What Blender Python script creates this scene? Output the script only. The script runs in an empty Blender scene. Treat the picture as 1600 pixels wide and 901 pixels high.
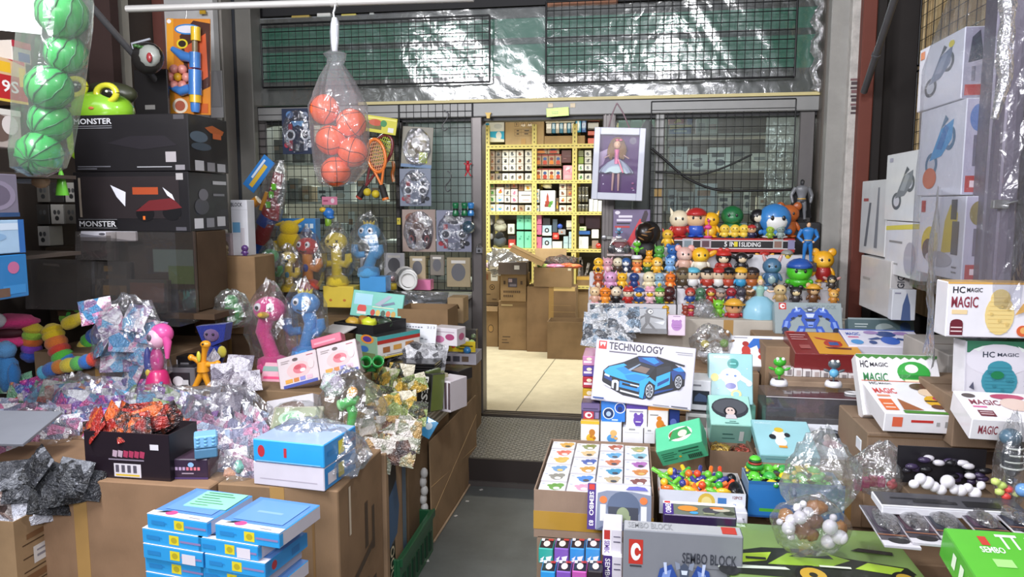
import bpy,math,random
from mathutils import Vector,Matrix,noise
PI=math.pi
rnd=random.Random(11)
# ------------------------------------------------------------------ camera
FOC,PITCH,YAW=1155.0,math.radians(6.5),math.radians(9.1)
CAM=Vector((0,0,1.6))
sc=bpy.context.scene
COL=sc.collection
cam_d=bpy.data.cameras.new('camera');cam=bpy.data.objects.new('camera',cam_d);COL.objects.link(cam)
cam_d.sensor_width=36;cam_d.lens=FOC/1600*36;cam_d.clip_start=.05
cam.location=CAM;cam.rotation_euler=(PI/2-PITCH,0,YAW)
sc.camera=cam
CR=cam.rotation_euler.to_matrix();CRI=CR.transposed()
# ------------------------------------------------------------------ light
w=bpy.data.worlds.new('night');sc.world=w;w.use_nodes=True
w.node_tree.nodes['Background'].inputs[0].default_value=(.80,.82,.95,1)
w.node_tree.nodes['Background'].inputs[1].default_value=.30
sc.view_settings.view_transform='Standard';sc.view_settings.look='None'
sc.view_settings.exposure=.60;sc.view_settings.gamma=1
sc.cycles.transparent_max_bounces=24
def lamp(name,kind,loc,power,col=(1,1,1),size=.2,aim=None,sy=None):
 l=bpy.data.lights.new(name,kind);l.energy=power;l.color=col
 if kind=='AREA':
  l.size=size
  if sy:l.shape='RECTANGLE';l.size_y=sy
 else:l.shadow_soft_size=size
 o=bpy.data.objects.new(name,l);COL.objects.link(o);o.location=loc
 if aim is not None:o.rotation_euler=(Vector(aim)-Vector(loc)).to_track_quat('-Z','Y').to_euler()
 return o
lamp('stall_bulb','POINT',(-2.05,1.35,3.12),62,(.97,.98,1),.15)
lamp('stall_bulb','POINT',(.42,1.6,3.28),62,(.97,.98,1),.15)
lamp('front_fill','AREA',(-.2,-1.5,2.7),76,(.95,.94,1),2.6,(-.4,2.8,.9),.8)  # unseen fill light from the front, shaped to brighten the stalls
lamp('shop_tube','AREA',(-.55,6.35,2.55),33,(1,.93,.76),1.6,(-.55,6.6,0),.3)
lamp('right_wall_fill','AREA',(-1.7,1.0,2.75),58,(.95,.95,1),1.1,(1.1,2.9,1.4),.4)  # added fill light, unseen, brightens the boxes along the right wall
lamp('shop_tube','AREA',(-2.2,6.9,2.6),55,(.95,1,.96),1.4,(-2.2,6.2,0),.3)
lamp('shop_tube','AREA',(1.2,6.9,2.6),42,(.95,1,.98),1.4,(1.2,6.2,0),.3)
# ------------------------------------------------------------------ pixel rays (photo pixel -> point of the place at a known depth or height)
def ray(px,py):return CR@Vector(((px-800)/FOC,-(py-450.5)/FOC,-1))
def at(px,py,Y):d=ray(px,py);return CAM+d*(Y/d.y)
def onz(px,py,z):d=ray(px,py);return CAM+d*((z-CAM.z)/d.z)
def onx(px,py,X):d=ray(px,py);return CAM+d*(X/d.x)
def proj(p):
 q=CRI@(Vector(p)-CAM)
 return(800+FOC*q.x/-q.z,450.5-FOC*q.y/-q.z)
def solve(f,target,lo,hi):
 a,b=f(lo)-target,f(hi)-target
 for _ in range(40):
  m=(lo+hi)/2;c=f(m)-target
  if(c>0)==(a>0):lo=m
  else:hi=m
 return(lo+hi)/2
 # ------------------------------------------------------------------ materials
def lin(h):
 h=h.lstrip('#')
 if len(h)==3:h=''.join(c*2 for c in h)
 v=[int(h[i:i+2],16)/255 for i in(0,2,4)]
 return tuple(c/12.92 if c<=.04045 else((c+.055)/1.055)**2.4 for c in v)+(1,)
MC={}
def _new(key):
 m=bpy.data.materials.new(key);m.use_nodes=True
 nt=m.node_tree;return m,nt,nt.nodes,nt.links,nt.nodes['Principled BSDF']
def M(h,rough=.5,metal=0.0,coat=0.0,spec=.5,var=.06):
 """plain surface of one colour with a little procedural unevenness"""
 k=('p',h,rough,metal,coat,spec,var)
 if k in MC:return MC[k]
 m,nt,N,L,b=_new('surface_'+h.strip('#'))
 c=lin(h)
 if var:
  tc=N.new('ShaderNodeTexCoord');n=N.new('ShaderNodeTexNoise');n.inputs['Scale'].default_value=14;n.inputs['Detail'].default_value=3
  r=N.new('ShaderNodeMixRGB');r.inputs[1].default_value=tuple(x*(1-var*2)for x in c[:3])+(1,)
  r.inputs[2].default_value=tuple(min(1,x*(1+var))for x in c[:3])+(1,)
  L.new(tc.outputs['Object'],n.inputs['Vector']);L.new(n.outputs['Fac'],r.inputs[0]);L.new(r.outputs[0],b.inputs['Base Color'])
 else:b.inputs['Base Color'].default_value=c
 b.inputs['Roughness'].default_value=rough;b.inputs['Metallic'].default_value=metal
 b.inputs['Coat Weight'].default_value=coat;b.inputs['Specular IOR Level'].default_value=spec
 MC[k]=m;return m
def ramp(N,stops,interp='LINEAR'):
 r=N.new('ShaderNodeValToRGB');r.color_ramp.interpolation=interp
 e=r.color_ramp.elements
 while len(e)<len(stops):e.new(.5)
 for i,(p,c)in enumerate(stops):e[i].position=p;e[i].color=lin(c)if isinstance(c,str)else c
 return r
def card(h='#a5825c'):
 """corrugated cardboard: fine fluting, blotches, scuffs"""
 k=('card',h)
 if k in MC:return MC[k]
 m,nt,N,L,b=_new('cardboard_'+h.strip('#'))
 tc=N.new('ShaderNodeTexCoord')
 n=N.new('ShaderNodeTexNoise');n.inputs['Scale'].default_value=5;n.inputs['Detail'].default_value=6
 c=lin(h);g_=sum(c[:3])/3;c=tuple((x*.76+g_*.24)*.9 for x in c[:3]);f=lambda s:tuple(min(1,x*s)for x in c[:3])+(1,)
 r=ramp(N,[(.25,f(.72)),(.55,f(1.0)),(.85,f(1.16))])
 wv=N.new('ShaderNodeTexWave');wv.inputs['Scale'].default_value=55;wv.inputs['Distortion'].default_value=.6
 bp=N.new('ShaderNodeBump');bp.inputs['Strength'].default_value=.07;bp.inputs['Distance'].default_value=.01
 L.new(tc.outputs['Object'],n.inputs['Vector']);L.new(n.outputs['Fac'],r.inputs[0]);L.new(r.outputs[0],b.inputs['Base Color'])
 L.new(tc.outputs['Object'],wv.inputs['Vector']);L.new(wv.outputs['Fac'],bp.inputs['Height']);L.new(bp.outputs[0],b.inputs['Normal'])
 b.inputs['Roughness'].default_value=.8;b.inputs['Specular IOR Level'].default_value=.2
 MC[k]=m;return m
def film(tint='#f4f6f8',milk=.05,gloss=.16,rough=.12,scale=30,bump=.5,milkcol='#ffffff'):
 """crinkled clear plastic: mostly see-through, glossy where it creases"""
 k=('film',tint,milk,gloss,rough,scale,bump,milkcol)
 if k in MC:return MC[k]
 m,nt,N,L,b=_new('clear_film');N.remove(b)
 out=N['Material Output']
 tr=N.new('ShaderNodeBsdfTransparent');tr.inputs[0].default_value=lin(tint)
 df=N.new('ShaderNodeBsdfDiffuse');df.inputs[0].default_value=lin(milkcol)
 tl=N.new('ShaderNodeBsdfTranslucent');tl.inputs[0].default_value=lin(milkcol)
 m0=N.new('ShaderNodeMixShader');m0.inputs[0].default_value=.5
 gl=N.new('ShaderNodeBsdfGlossy');gl.inputs['Roughness'].default_value=rough
 m1=N.new('ShaderNodeMixShader');m1.inputs[0].default_value=milk
 m2=N.new('ShaderNodeMixShader')
 lw=N.new('ShaderNodeLayerWeight');lw.inputs[0].default_value=.25
 mr=N.new('ShaderNodeMapRange');mr.inputs[3].default_value=gloss;mr.inputs[4].default_value=min(1,gloss*4)
 tc=N.new('ShaderNodeTexCoord');n=N.new('ShaderNodeTexNoise');n.inputs['Scale'].default_value=scale;n.inputs['Detail'].default_value=3
 n.inputs['Distortion'].default_value=.8
 bp=N.new('ShaderNodeBump');bp.inputs['Strength'].default_value=bump;bp.inputs['Distance'].default_value=.02
 L.new(tc.outputs['Object'],n.inputs['Vector']);L.new(n.outputs['Fac'],bp.inputs['Height']);L.new(bp.outputs[0],gl.inputs['Normal'])
 L.new(df.outputs[0],m0.inputs[1]);L.new(tl.outputs[0],m0.inputs[2])
 L.new(tr.outputs[0],m1.inputs[1]);L.new(m0.outputs[0],m1.inputs[2])
 L.new(lw.outputs['Facing'],mr.inputs[0]);L.new(mr.outputs[0],m2.inputs[0])
 L.new(m1.outputs[0],m2.inputs[1]);L.new(gl.outputs[0],m2.inputs[2]);L.new(m2.outputs[0],out.inputs[0])
 MC[k]=m;return m
def pouchmat(cols,scale=16,coat=.9,rough=.25,metal=0.0):
 """printed glossy pouch: patches of a few ink colours"""
 k=('pouch',tuple(cols),scale,coat,rough,metal)
 if k in MC:return MC[k]
 m,nt,N,L,b=_new('printed_film')
 tc=N.new('ShaderNodeTexCoord');oi=N.new('ShaderNodeObjectInfo');ad=N.new('ShaderNodeVectorMath');ad.operation='ADD'
 v=N.new('ShaderNodeTexVoronoi');v.inputs['Scale'].default_value=scale
 n=N.new('ShaderNodeTexNoise');n.inputs['Scale'].default_value=scale*1.7;n.inputs['Detail'].default_value=3
 mx=N.new('ShaderNodeMixRGB');mx.inputs[0].default_value=.4
 k2=len(cols);r=ramp(N,[((i+.0)/k2*.7+.15,c)for i,c in enumerate(cols)],'EASE')
 sp=N.new('ShaderNodeSeparateColor')
 L.new(tc.outputs['Object'],ad.inputs[0]);L.new(oi.outputs['Random'],ad.inputs[1])
 L.new(ad.outputs[0],v.inputs['Vector']);L.new(ad.outputs[0],n.inputs['Vector'])
 L.new(v.outputs['Color'],mx.inputs[1]);L.new(n.outputs['Color'],mx.inputs[2]);L.new(mx.outputs[0],sp.inputs[0])
 L.new(sp.outputs[0],r.inputs[0]);L.new(r.outputs[0],b.inputs['Base Color'])
 bp=N.new('ShaderNodeBump');bp.inputs['Strength'].default_value=.8;bp.inputs['Distance'].default_value=.02
 n2=N.new('ShaderNodeTexNoise');n2.inputs['Scale'].default_value=55;n2.inputs['Distortion'].default_value=1.5
 L.new(ad.outputs[0],n2.inputs['Vector']);L.new(n2.outputs['Fac'],bp.inputs['Height'])
 L.new(bp.outputs[0],b.inputs['Coat Normal']);L.new(bp.outputs[0],b.inputs['Normal'])
 b.inputs['Coat Weight'].default_value=coat;b.inputs['Coat Roughness'].default_value=.12
 b.inputs['Roughness'].default_value=rough+.25;b.inputs['Metallic'].default_value=metal
 MC[k]=m;return m
def fur(h):
 k=('fur',h)
 if k in MC:return MC[k]
 m,nt,N,L,b=_new('plush_'+h.strip('#'))
 tc=N.new('ShaderNodeTexCoord');n=N.new('ShaderNodeTexNoise');n.inputs['Scale'].default_value=220;n.inputs['Detail'].default_value=2
 bp=N.new('ShaderNodeBump');bp.inputs['Strength'].default_value=.6;bp.inputs['Distance'].default_value=.01
 c=lin(h);r=ramp(N,[(.3,tuple(x*.8 for x in c[:3])+(1,)),(.7,c)])
 L.new(tc.outputs['Object'],n.inputs['Vector']);L.new(n.outputs['Fac'],bp.inputs['Height']);L.new(n.outputs['Fac'],r.inputs[0])
 L.new(r.outputs[0],b.inputs['Base Color']);L.new(bp.outputs[0],b.inputs['Normal'])
 b.inputs['Roughness'].default_value=.9;b.inputs['Sheen Weight'].default_value=.3;b.inputs['Specular IOR Level'].default_value=.1
 MC[k]=m;return m
def glass(tint='#dfe8e6',gloss=.06):
 return film(tint,.02,gloss,.3,3,.02)
 # ------------------------------------------------------------------ mesh building
class MB:
 def __init__(s):s.v=[];s.f=[];s.m=[];s.sm=[];s.mats=[]
 def mi(s,mat):
  if mat not in s.mats:s.mats.append(mat)
  return s.mats.index(mat)
 def add(s,vs,fs,mat,smooth=False):
  b=len(s.v);s.v+=[tuple(v)for v in vs];k=s.mi(mat)
  for f in fs:s.f.append(tuple(i+b for i in f));s.m.append(k);s.sm.append(smooth)
  return s
 def box(s,p0,p1,mat,faces=None):
  x0,y0,z0=p0;x1,y1,z1=p1
  vs=[(x0,y0,z0),(x1,y0,z0),(x1,y1,z0),(x0,y1,z0),(x0,y0,z1),(x1,y0,z1),(x1,y1,z1),(x0,y1,z1)]
  for key,f in(('D',(0,3,2,1)),('T',(4,5,6,7)),('F',(0,1,5,4)),('B',(2,3,7,6)),('L',(3,0,4,7)),('R',(1,2,6,5))):
   s.add(vs,[f],(faces or{}).get(key,mat))
  return s
 def cbox(s,p0,p1,mat,faces=None,c=None):
  """box with chamfered edges"""
  d=[abs(p1[i]-p0[i])for i in range(3)]
  c=min(min(d)*.18,.003 if c is None else c)
  vs=[];idx={}
  for i in range(8):
   sg=[(i>>k)&1 for k in range(3)]
   for a in range(3):
    p=[(p1[k]if sg[k]else p0[k])for k in range(3)]
    for k in range(3):
     if k!=a:p[k]+=-c if sg[k]else c
    idx[i,a]=len(vs);vs.append(p)
  fm=faces or{}
  F=lambda a,q:[idx[i,a]for i in q]
  for key,a,q in(('D',2,(0,2,3,1)),('T',2,(4,5,7,6)),('F',1,(0,1,5,4)),('B',1,(2,6,7,3)),('L',0,(0,4,6,2)),('R',0,(1,3,7,5))):
   s.add(vs,[F(a,q)],fm.get(key,mat))
  ed=[]
  for i in range(8):
   for k in range(3):
    j=i|(1<<k)
    if j!=i:
     a,b2=[x for x in range(3)if x!=k]
     ed.append((idx[i,a],idx[j,a],idx[j,b2],idx[i,b2]))
  b=fm.get('E',fm.get('F',mat))
  s.add(vs,ed,b)
  s.add(vs,[(idx[i,0],idx[i,1],idx[i,2])for i in range(8)],b)
  return s
 def tube(s,pts,r,mat,n=8,cap=True,smooth=True):
  pts=[Vector(p)for p in pts];rs=r if isinstance(r,(list,tuple))else[r]*len(pts)
  vs=[];up=None
  for i,p in enumerate(pts):
   t=(pts[min(i+1,len(pts)-1)]-pts[max(i-1,0)]).normalized()
   if up is None:up=Vector((0,0,1))if abs(t.z)<.9 else Vector((1,0,0))
   a=t.cross(up).normalized();b=a.cross(t).normalized();up=b
   vs+=[p+(a*math.cos(2*PI*k/n)+b*math.sin(2*PI*k/n))*rs[i]for k in range(n)]
  fs=[(i*n+k,i*n+(k+1)%n,(i+1)*n+(k+1)%n,(i+1)*n+k)for i in range(len(pts)-1)for k in range(n)]
  s.add(vs,fs,mat,smooth)
  if cap:s.add(vs,[tuple(range(n))[::-1],tuple((len(pts)-1)*n+k for k in range(n))],mat)
  return s
 def lathe(s,prof,mat,n=16,c=(0,0,0),smooth=True,sx=1,sy=1):
  vs=[(c[0]+r*sx*math.cos(2*PI*k/n),c[1]+r*sy*math.sin(2*PI*k/n),c[2]+z)for r,z in prof for k in range(n)]
  fs=[(i*n+k,i*n+(k+1)%n,(i+1)*n+(k+1)%n,(i+1)*n+k)for i in range(len(prof)-1)for k in range(n)]
  return s.add(vs,fs,mat,smooth)
 def ell(s,c,r,mat,n=14,m=8,smooth=True,jit=0,seed=0):
  if not isinstance(r,(tuple,list)):r=(r,r,r)
  vs=[];c=Vector(c)
  for i in range(m+1):
   th=PI*i/m
   for k in range(n):
    ph=2*PI*k/n
    d=Vector((math.sin(th)*math.cos(ph),math.sin(th)*math.sin(ph),-math.cos(th)))
    q=1+(jit*noise.noise(d*2.7+Vector((seed*3.1,seed,0)))+jit*.6*noise.noise(d*7+Vector((seed,0,5)))if jit else 0)
    vs.append((c.x+d.x*r[0]*q,c.y+d.y*r[1]*q,c.z+d.z*r[2]*q))
  fs=[(i*n+k,i*n+(k+1)%n,(i+1)*n+(k+1)%n,(i+1)*n+k)for i in range(m)for k in range(n)]
  return s.add(vs,fs,mat,smooth)
 def prism(s,poly,y0,y1,mat,side=None):
  """outline in x,z extruded along y"""
  n=len(poly);vs=[(x,y0,z)for x,z in poly]+[(x,y1,z)for x,z in poly]
  s.add(vs,[tuple(range(n)),tuple(range(2*n-1,n-1,-1))],mat)
  return s.add(vs,[(k,(k+1)%n,(k+1)%n+n,k+n)for k in range(n)],side or mat)
 def xf(s,mtx):s.v=[tuple(mtx@Vector(v))for v in s.v];return s
 def build(s,name,parent=None,loc=None,mtx=None,rot=None,scale=None):
  me=bpy.data.meshes.new(name);me.from_pydata(s.v,[],s.f)
  for m in s.mats:me.materials.append(m)
  me.polygons.foreach_set('material_index',s.m);me.polygons.foreach_set('use_smooth',s.sm);me.update()
  return link(name,me,parent,loc,mtx,rot,scale)
def link(name,data,parent=None,loc=None,mtx=None,rot=None,scale=None):
 o=bpy.data.objects.new(name,data);COL.objects.link(o)
 if parent is not None:o.parent=parent
 if mtx is not None:o.matrix_local=mtx
 if loc is not None:o.location=loc
 if rot is not None:o.rotation_euler=rot
 if scale is not None:o.scale=scale
 return o
def tag(o,label=None,cat=None,group=None,kind=None):
 if label:o['label']=label
 if cat:o['category']=cat
 if group:o['group']=group
 if kind:o['kind']=kind
 return o
def thing(name,label,cat,loc=(0,0,0),rz=0,group=None,rot=None):
 o=link(name,None,None,loc,rot=rot or(0,0,rz));return tag(o,label,cat,group)
def struct(name,mb):return tag(mb.build(name),kind='structure')
def copy_tree(o,parent=None):
 c=o.copy();COL.objects.link(c)
 if parent is not None:c.parent=parent
 for ch in list(o.children):copy_tree(ch,c)
 return c
def relabel(o,label):o['label']=label;return o
# unit shapes shared by the toys
UC={}
def unit(shape,mat):
 k=(shape,mat.name)
 if k not in UC:
  b=MB()
  if shape=='ball':b.ell((0,0,0),1,mat,14,9)
  elif shape=='low':b.ell((0,0,0),1,mat,10,6)
  elif shape=='cube':b.cbox((-1,-1,-1),(1,1,1),mat,c=.25)
  elif shape=='cyl':b.lathe([(0,-1),(.9,-1),(1,-.85),(1,.85),(.9,1),(0,1)],mat,14)
  elif shape=='cone':b.lathe([(0,-1),(1,-1),(.55,.2),(.06,1),(0,1)],mat,12)
  elif shape=='dome':b.lathe([(0,0),(1,0),(.97,.3),(.8,.62),(.5,.87),(0,1)],mat,14)
  me=bpy.data.meshes.new(shape);me.from_pydata(b.v,[],b.f);me.materials.append(mat)
  me.polygons.foreach_set('use_smooth',b.sm);me.update();UC[k]=me
 return UC[k]
def P(root,name,shape,mat,loc,sc_,rot=None):
 if isinstance(mat,str):mat=M(mat,.35,coat=.3)
 if not isinstance(sc_,(tuple,list)):sc_=(sc_,)*3
 return link(name,unit(shape,mat),root,loc,rot=rot,scale=sc_)
 # ------------------------------------------------------------------ flat print
TXC={}
def textmesh(s):
 if s not in TXC:
  cu=bpy.data.curves.new('t','FONT');cu.body=s;cu.resolution_u=2;cu.offset=.018
  o=bpy.data.objects.new('t',cu);COL.objects.link(o)
  bpy.context.view_layer.update()
  me=o.evaluated_get(bpy.context.evaluated_depsgraph_get()).to_mesh()
  vs=[(v.co.x,v.co.y)for v in me.vertices];fs=[tuple(p.vertices)for p in me.polygons]
  xs=[v[0]for v in vs];ys=[v[1]for v in vs]
  x0,x1,y0,y1=min(xs),max(xs),min(ys),max(ys)
  TXC[s]=([((x-x0)/(x1-x0),(y-y0)/(y1-y0))for x,y in vs],fs)
  bpy.data.objects.remove(o);bpy.data.curves.remove(cu)
 return TXC[s]
def ink(c):return M(c,.4,coat=.25,var=0)
def flat_art(mb,tb,items,fn,eps=.0005):
 """fn(u, v, lift) -> point on the face"""
 lift=eps
 for it in items:
  k=it[0];lift+=eps*.35
  if k=='r':
   _,u0,v0,u1,v1,c=it;mb.add([fn(u0,v0,lift),fn(u1,v0,lift),fn(u1,v1,lift),fn(u0,v1,lift)],[(0,1,2,3)],ink(c))
  elif k=='e':
   _,u,v,ru,rv,c=it;n=18
   mb.add([fn(u+ru*math.cos(2*PI*i/n),v+rv*math.sin(2*PI*i/n),lift)for i in range(n)],[tuple(range(n))],ink(c))
  elif k=='p':
   _,pts,c=it;mb.add([fn(u,v,lift)for u,v in pts],[tuple(range(len(pts)))],ink(c))
  elif k=='t':
   _,s,u0,v0,u1,v1,c=it;vs,fs=textmesh(s)
   tb.add([fn(u0+(u1-u0)*x,v0+(v1-v0)*y,lift)for x,y in vs],fs,ink(c))
  elif k=='tv':
   _,s,u0,v0,u1,v1,c=it;vs,fs=textmesh(s)
   tb.add([fn(u1-(u1-u0)*y,v0+(v1-v0)*x,lift)for x,y in vs],fs,ink(c))
  elif k=='td':
   _,s,u0,v0,u1,v1,c=it;vs,fs=textmesh(s)
   tb.add([fn(u0+(u1-u0)*y,v1-(v1-v0)*x,lift)for x,y in vs],fs,ink(c))
def facefn(face,w,d,h):
 return{'F':lambda u,v,l:(u*w,-l,v*h),'T':lambda u,v,l:(u*w,v*d,h+l),'B':lambda u,v,l:(w-u*w,d+l,v*h),'L':lambda u,v,l:(-l,d-u*d,v*h),'R':lambda u,v,l:(w+l,u*d,v*h)}[face]
def art_on(root,art,w,d,h):
 mb,tb=MB(),MB()
 for face,items in(art or{}).items():flat_art(mb,tb,items,facefn(face,w,d,h))
 if mb.f:mb.build('printed_artwork',root)
 if tb.f:tb.build('printed_lettering',root)
def frame_mtx(A,yaw=0,tilt=0,roll=0):
 """x along the front, y backwards, z up the front"""
 U=Vector((math.cos(yaw),math.sin(yaw),0));Nh=Vector((-math.sin(yaw),math.cos(yaw),0))
 V=Vector((0,0,1))*math.cos(tilt)+Nh*math.sin(tilt)
 if roll:
  U2=U*math.cos(roll)+V*math.sin(roll);V=V*math.cos(roll)-U*math.sin(roll);U=U2
 Nn=V.cross(U)
 return Matrix(((U.x,Nn.x,V.x,A.x),(U.y,Nn.y,V.y,A.y),(U.z,Nn.z,V.z,A.z),(0,0,0,1)))
def fit(rect,Y=None,z=None,X=None,d=.1,yback=None,yaw=0,tilt=0,roll=0):
 """real size of a box from where its front face shows in the photo"""
 xl,yt,xr,yb=rect;yaw=math.radians(yaw);tilt=math.radians(tilt)
 A=at(xl,yb,Y)if Y is not None else onz(xl,yb,z)if z is not None else onx(xl,yb,X)
 m=frame_mtx(A,yaw,tilt,math.radians(roll));U=m.col[0].xyz;V=m.col[2].xyz;Nn=m.col[1].xyz
 w=solve(lambda t:proj(A+U*t)[0],xr,.001,3)
 h=solve(lambda t:-proj(A+U*(w/2)+V*t)[1],-yt,.0005,3)
 if yback is not None:d=solve(lambda t:-proj(A+U*(w/2)+V*h+Nn*t)[1],-yback,.001,3)
 return m,w,d,h
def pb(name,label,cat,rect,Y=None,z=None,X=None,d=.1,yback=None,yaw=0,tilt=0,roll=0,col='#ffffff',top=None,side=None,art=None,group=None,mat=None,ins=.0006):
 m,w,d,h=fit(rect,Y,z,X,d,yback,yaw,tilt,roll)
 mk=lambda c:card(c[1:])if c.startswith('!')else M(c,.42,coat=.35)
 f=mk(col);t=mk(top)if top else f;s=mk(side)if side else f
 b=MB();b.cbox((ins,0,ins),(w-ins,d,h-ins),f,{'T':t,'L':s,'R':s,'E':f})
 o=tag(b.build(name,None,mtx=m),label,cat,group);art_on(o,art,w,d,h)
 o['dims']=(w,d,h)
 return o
 # ================================================================== setting
def floormat(h,sc1,rough,dark=.75,spec=.3):
 m,nt,N,L,b=_new('ground_'+h.strip('#'))
 tc=N.new('ShaderNodeTexCoord');n=N.new('ShaderNodeTexNoise');n.inputs['Scale'].default_value=sc1;n.inputs['Detail'].default_value=10;n.inputs['Roughness'].default_value=.7
 c=lin(h);f=lambda s:tuple(min(1,x*s)for x in c[:3])+(1,)
 r=ramp(N,[(.25,f(dark)),(.55,f(1)),(.8,f(1.18))])
 L.new(tc.outputs['Object'],n.inputs['Vector']);L.new(n.outputs['Fac'],r.inputs[0]);L.new(r.outputs[0],b.inputs['Base Color'])
 bp=N.new('ShaderNodeBump');bp.inputs['Strength'].default_value=.15;bp.inputs['Distance'].default_value=.01
 L.new(n.outputs['Fac'],bp.inputs['Height']);L.new(bp.outputs[0],b.inputs['Normal'])
 b.inputs['Roughness'].default_value=rough;b.inputs['Specular IOR Level'].default_value=spec
 return m
FZ=.16
FY=4.9
steel,alu,alud=M('#8f8f8b',.4,.6),M('#8b8b89',.5,.35),M('#6f6a68',.42,.5)
black,dark=M('#141416',.5),M('#1c1a1b',.7)
struct('floor',MB().box((-5,-2,-.1),(5,4.87,0),floormat('#5f6361',5,.5)))
struct('floor_shop',MB().box((-3,4.87,-.1),(2.2,8.6,FZ),floormat('#b9ad93',7,.6,.82)))
j=MB()
a_,b_=onz(868,560,FZ),onz(800,650,FZ)
d_=(b_-a_).normalized();n_=Vector((-d_.y,d_.x,0))*.004
j.add([a_+n_+Vector((0,0,.0008)),a_-n_+Vector((0,0,.0008)),b_-n_+Vector((0,0,.0008)),b_+n_+Vector((0,0,.0008))],[(0,1,2,3)],M('#6d6553',.8))
struct('trim_1',j)
# step with a checker plate
st=thing('entrance_step','low entrance step with grey checker plate top in front of doorway','step',(0,0,0))
plate=M('#8b8a86',.42,.7)
MB().box((-1.02,4.02,FZ-.012),(-.10,4.84,FZ-.002),plate).build('checker_plate',st)
b=MB()
for i in range(41):
 for k in range(34):
  x=-1.005+i*.022;y=4.03+k*.024;s=1 if(i+k)%2 else-1
  dx,dy=.0085,.0085*s;ox,oy=.0025,-.0025*s
  vs=[(x-dx-ox,y-dy-oy,0),(x+dx-ox,y+dy-oy,0),(x+dx+ox,y+dy+oy,0),(x-dx+ox,y-dy+oy,0)]
  z0,z1=FZ-.0021,FZ+.001
  b.add([(p[0],p[1],z0)for p in vs]+[(x+(p[0]-x)*.7,y+(p[1]-y)*.7,z1)for p in vs],[(4,5,6,7),(0,1,5,4),(1,2,6,5),(2,3,7,6),(3,0,4,7)],plate)
tag(b.build('tread_pattern',st),kind='stuff')
MB().box((-1.02,4.0,.0),(-.10,4.02,FZ-.002),M('#2d2522',.6)).box((-1.02,3.985,0),(-.10,4.0,.03),M('#4a4542',.7)).build('riser',st)
MB().box((-1.02,4.02,0),(-.10,4.84,FZ-.012),M('#2a2624',.8)).build('step_body',st)
th=thing('door_track','dark sliding door track with raised rails across threshold','track',(0,0,0))
b=MB().box((-1.0,4.84,0),(-.1,4.97,FZ+.001),M('#3a3532',.5,.3))
b.build('track_bed',th)
for k in range(3):MB().box((-1.0,4.85+k*.04,FZ),(-.1,4.862+k*.04,FZ+.016),M('#6d655c',.4,.6)).build('rail',th)
# outer shell
wm=M('#4a4644',.7)
struct('wall_left',MB().box((-3.2,-1.5,0),(-3.12,5.0,3.6),M('#4a4039',.8)))
struct('wall_right',MB().box((1.66,1.0,0),(1.74,5.0,3.6),M('#2b2624',.8)))
struct('ceiling',MB().box((-3.2,3.3,3.55),(1.8,8.6,3.6),M('#242224',.8)))
struct('ceiling_shop',MB().box((-3,5.06,2.72),(2.2,8.6,2.78),M('#b5afa0',.8)))
struct('wall_back',MB().box((-3,8.45,0),(2.2,8.6,2.8),M('#4b463f',.8)))
struct('wall_shop_left',MB().box((-3.06,5.0,0),(-3,8.6,2.8),M('#5a544c',.8)))
struct('wall_shop_right',MB().box((2.2,5.0,0),(2.26,8.6,2.8),M('#6a645c',.8)))
struct('wall_fascia',MB().box((-2.7,5.0,2.9),(1.6,5.06,3.55),M('#1b1a1c',.7)))
# facade posts and rails
def post(name,x0,x1,y0,y1,z0,z1,mat):return struct(name,MB().cbox((x0,y0,z0),(x1,y1,z1),mat,c=.006))
def px_x(px,py,Y):return at(px,py,Y).x
post('pillar_left_steel',px_x(378,150,4.86),px_x(402,150,4.86),4.8,4.95,0,3.5,M('#77756f',.5,.3))
post('pillar_left_dark',px_x(353,150,4.82),px_x(378,150,4.82),4.82,4.95,0,3.5,M('#23272d',.5))
post('pillar_left_grey',px_x(336,150,4.7),px_x(353,150,4.7),4.68,4.82,0,3.5,M('#8c8780',.5,.2))
struct('wall_white_panel',MB().box((px_x(208,100,4.6),4.6,.4),(px_x(336,100,4.6),4.66,3.4),M('#c9c8c6',.6)))
struct('trim_2',MB().box((px_x(242,60,4.58),4.565,1.9),(px_x(256,60,4.58),4.598,3.4),M('#6d3f36',.6)))
struct('trim_3',MB().box((px_x(203,60,4.58),4.555,1.4),(px_x(215,60,4.58),4.598,3.4),M('#18181b',.6)))
xR=px_x(1285,100,4.85)
post('pillar_right_edge',px_x(1286,100,4.8),px_x(1296,100,4.8),4.78,4.95,0,3.5,M('#5d564f',.5,.4))
post('pillar_right_steel',px_x(1295,100,4.72),px_x(1328,100,4.72),4.70,4.92,0,3.5,floormat('#9a9893',6,.45,.85))
post('pillar_right_white',px_x(1327,100,4.66),px_x(1345,100,4.66),4.64,4.9,0,3.5,floormat('#c2beb8',16,.5,.62))
post('pillar_right_red',px_x(1344,100,4.6),px_x(1366,100,4.6),4.58,4.88,0,3.5,M('#6b3428',.6))
post('pillar_right_gap',px_x(1365,100,4.6),px_x(1383,100,4.6),4.6,4.85,0,3.5,M('#1c1716',.7))
# sticker strips on the white post
zz=at(1335,130,4.64)
b=MB()
for k in range(9):
 p=at(1329+(k%2)*1.0,126+k*6.5,4.638);b.box((p.x,4.636,p.z),(p.x+.055,4.6395,p.z+.012+.006*(k%2)),M('#4d3f42' if k%3 else '#7a5a5c',.6))
sl=tag(b.build('paper_notice'),'torn lettered paper strips glued on the white steel post','notice')
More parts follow.
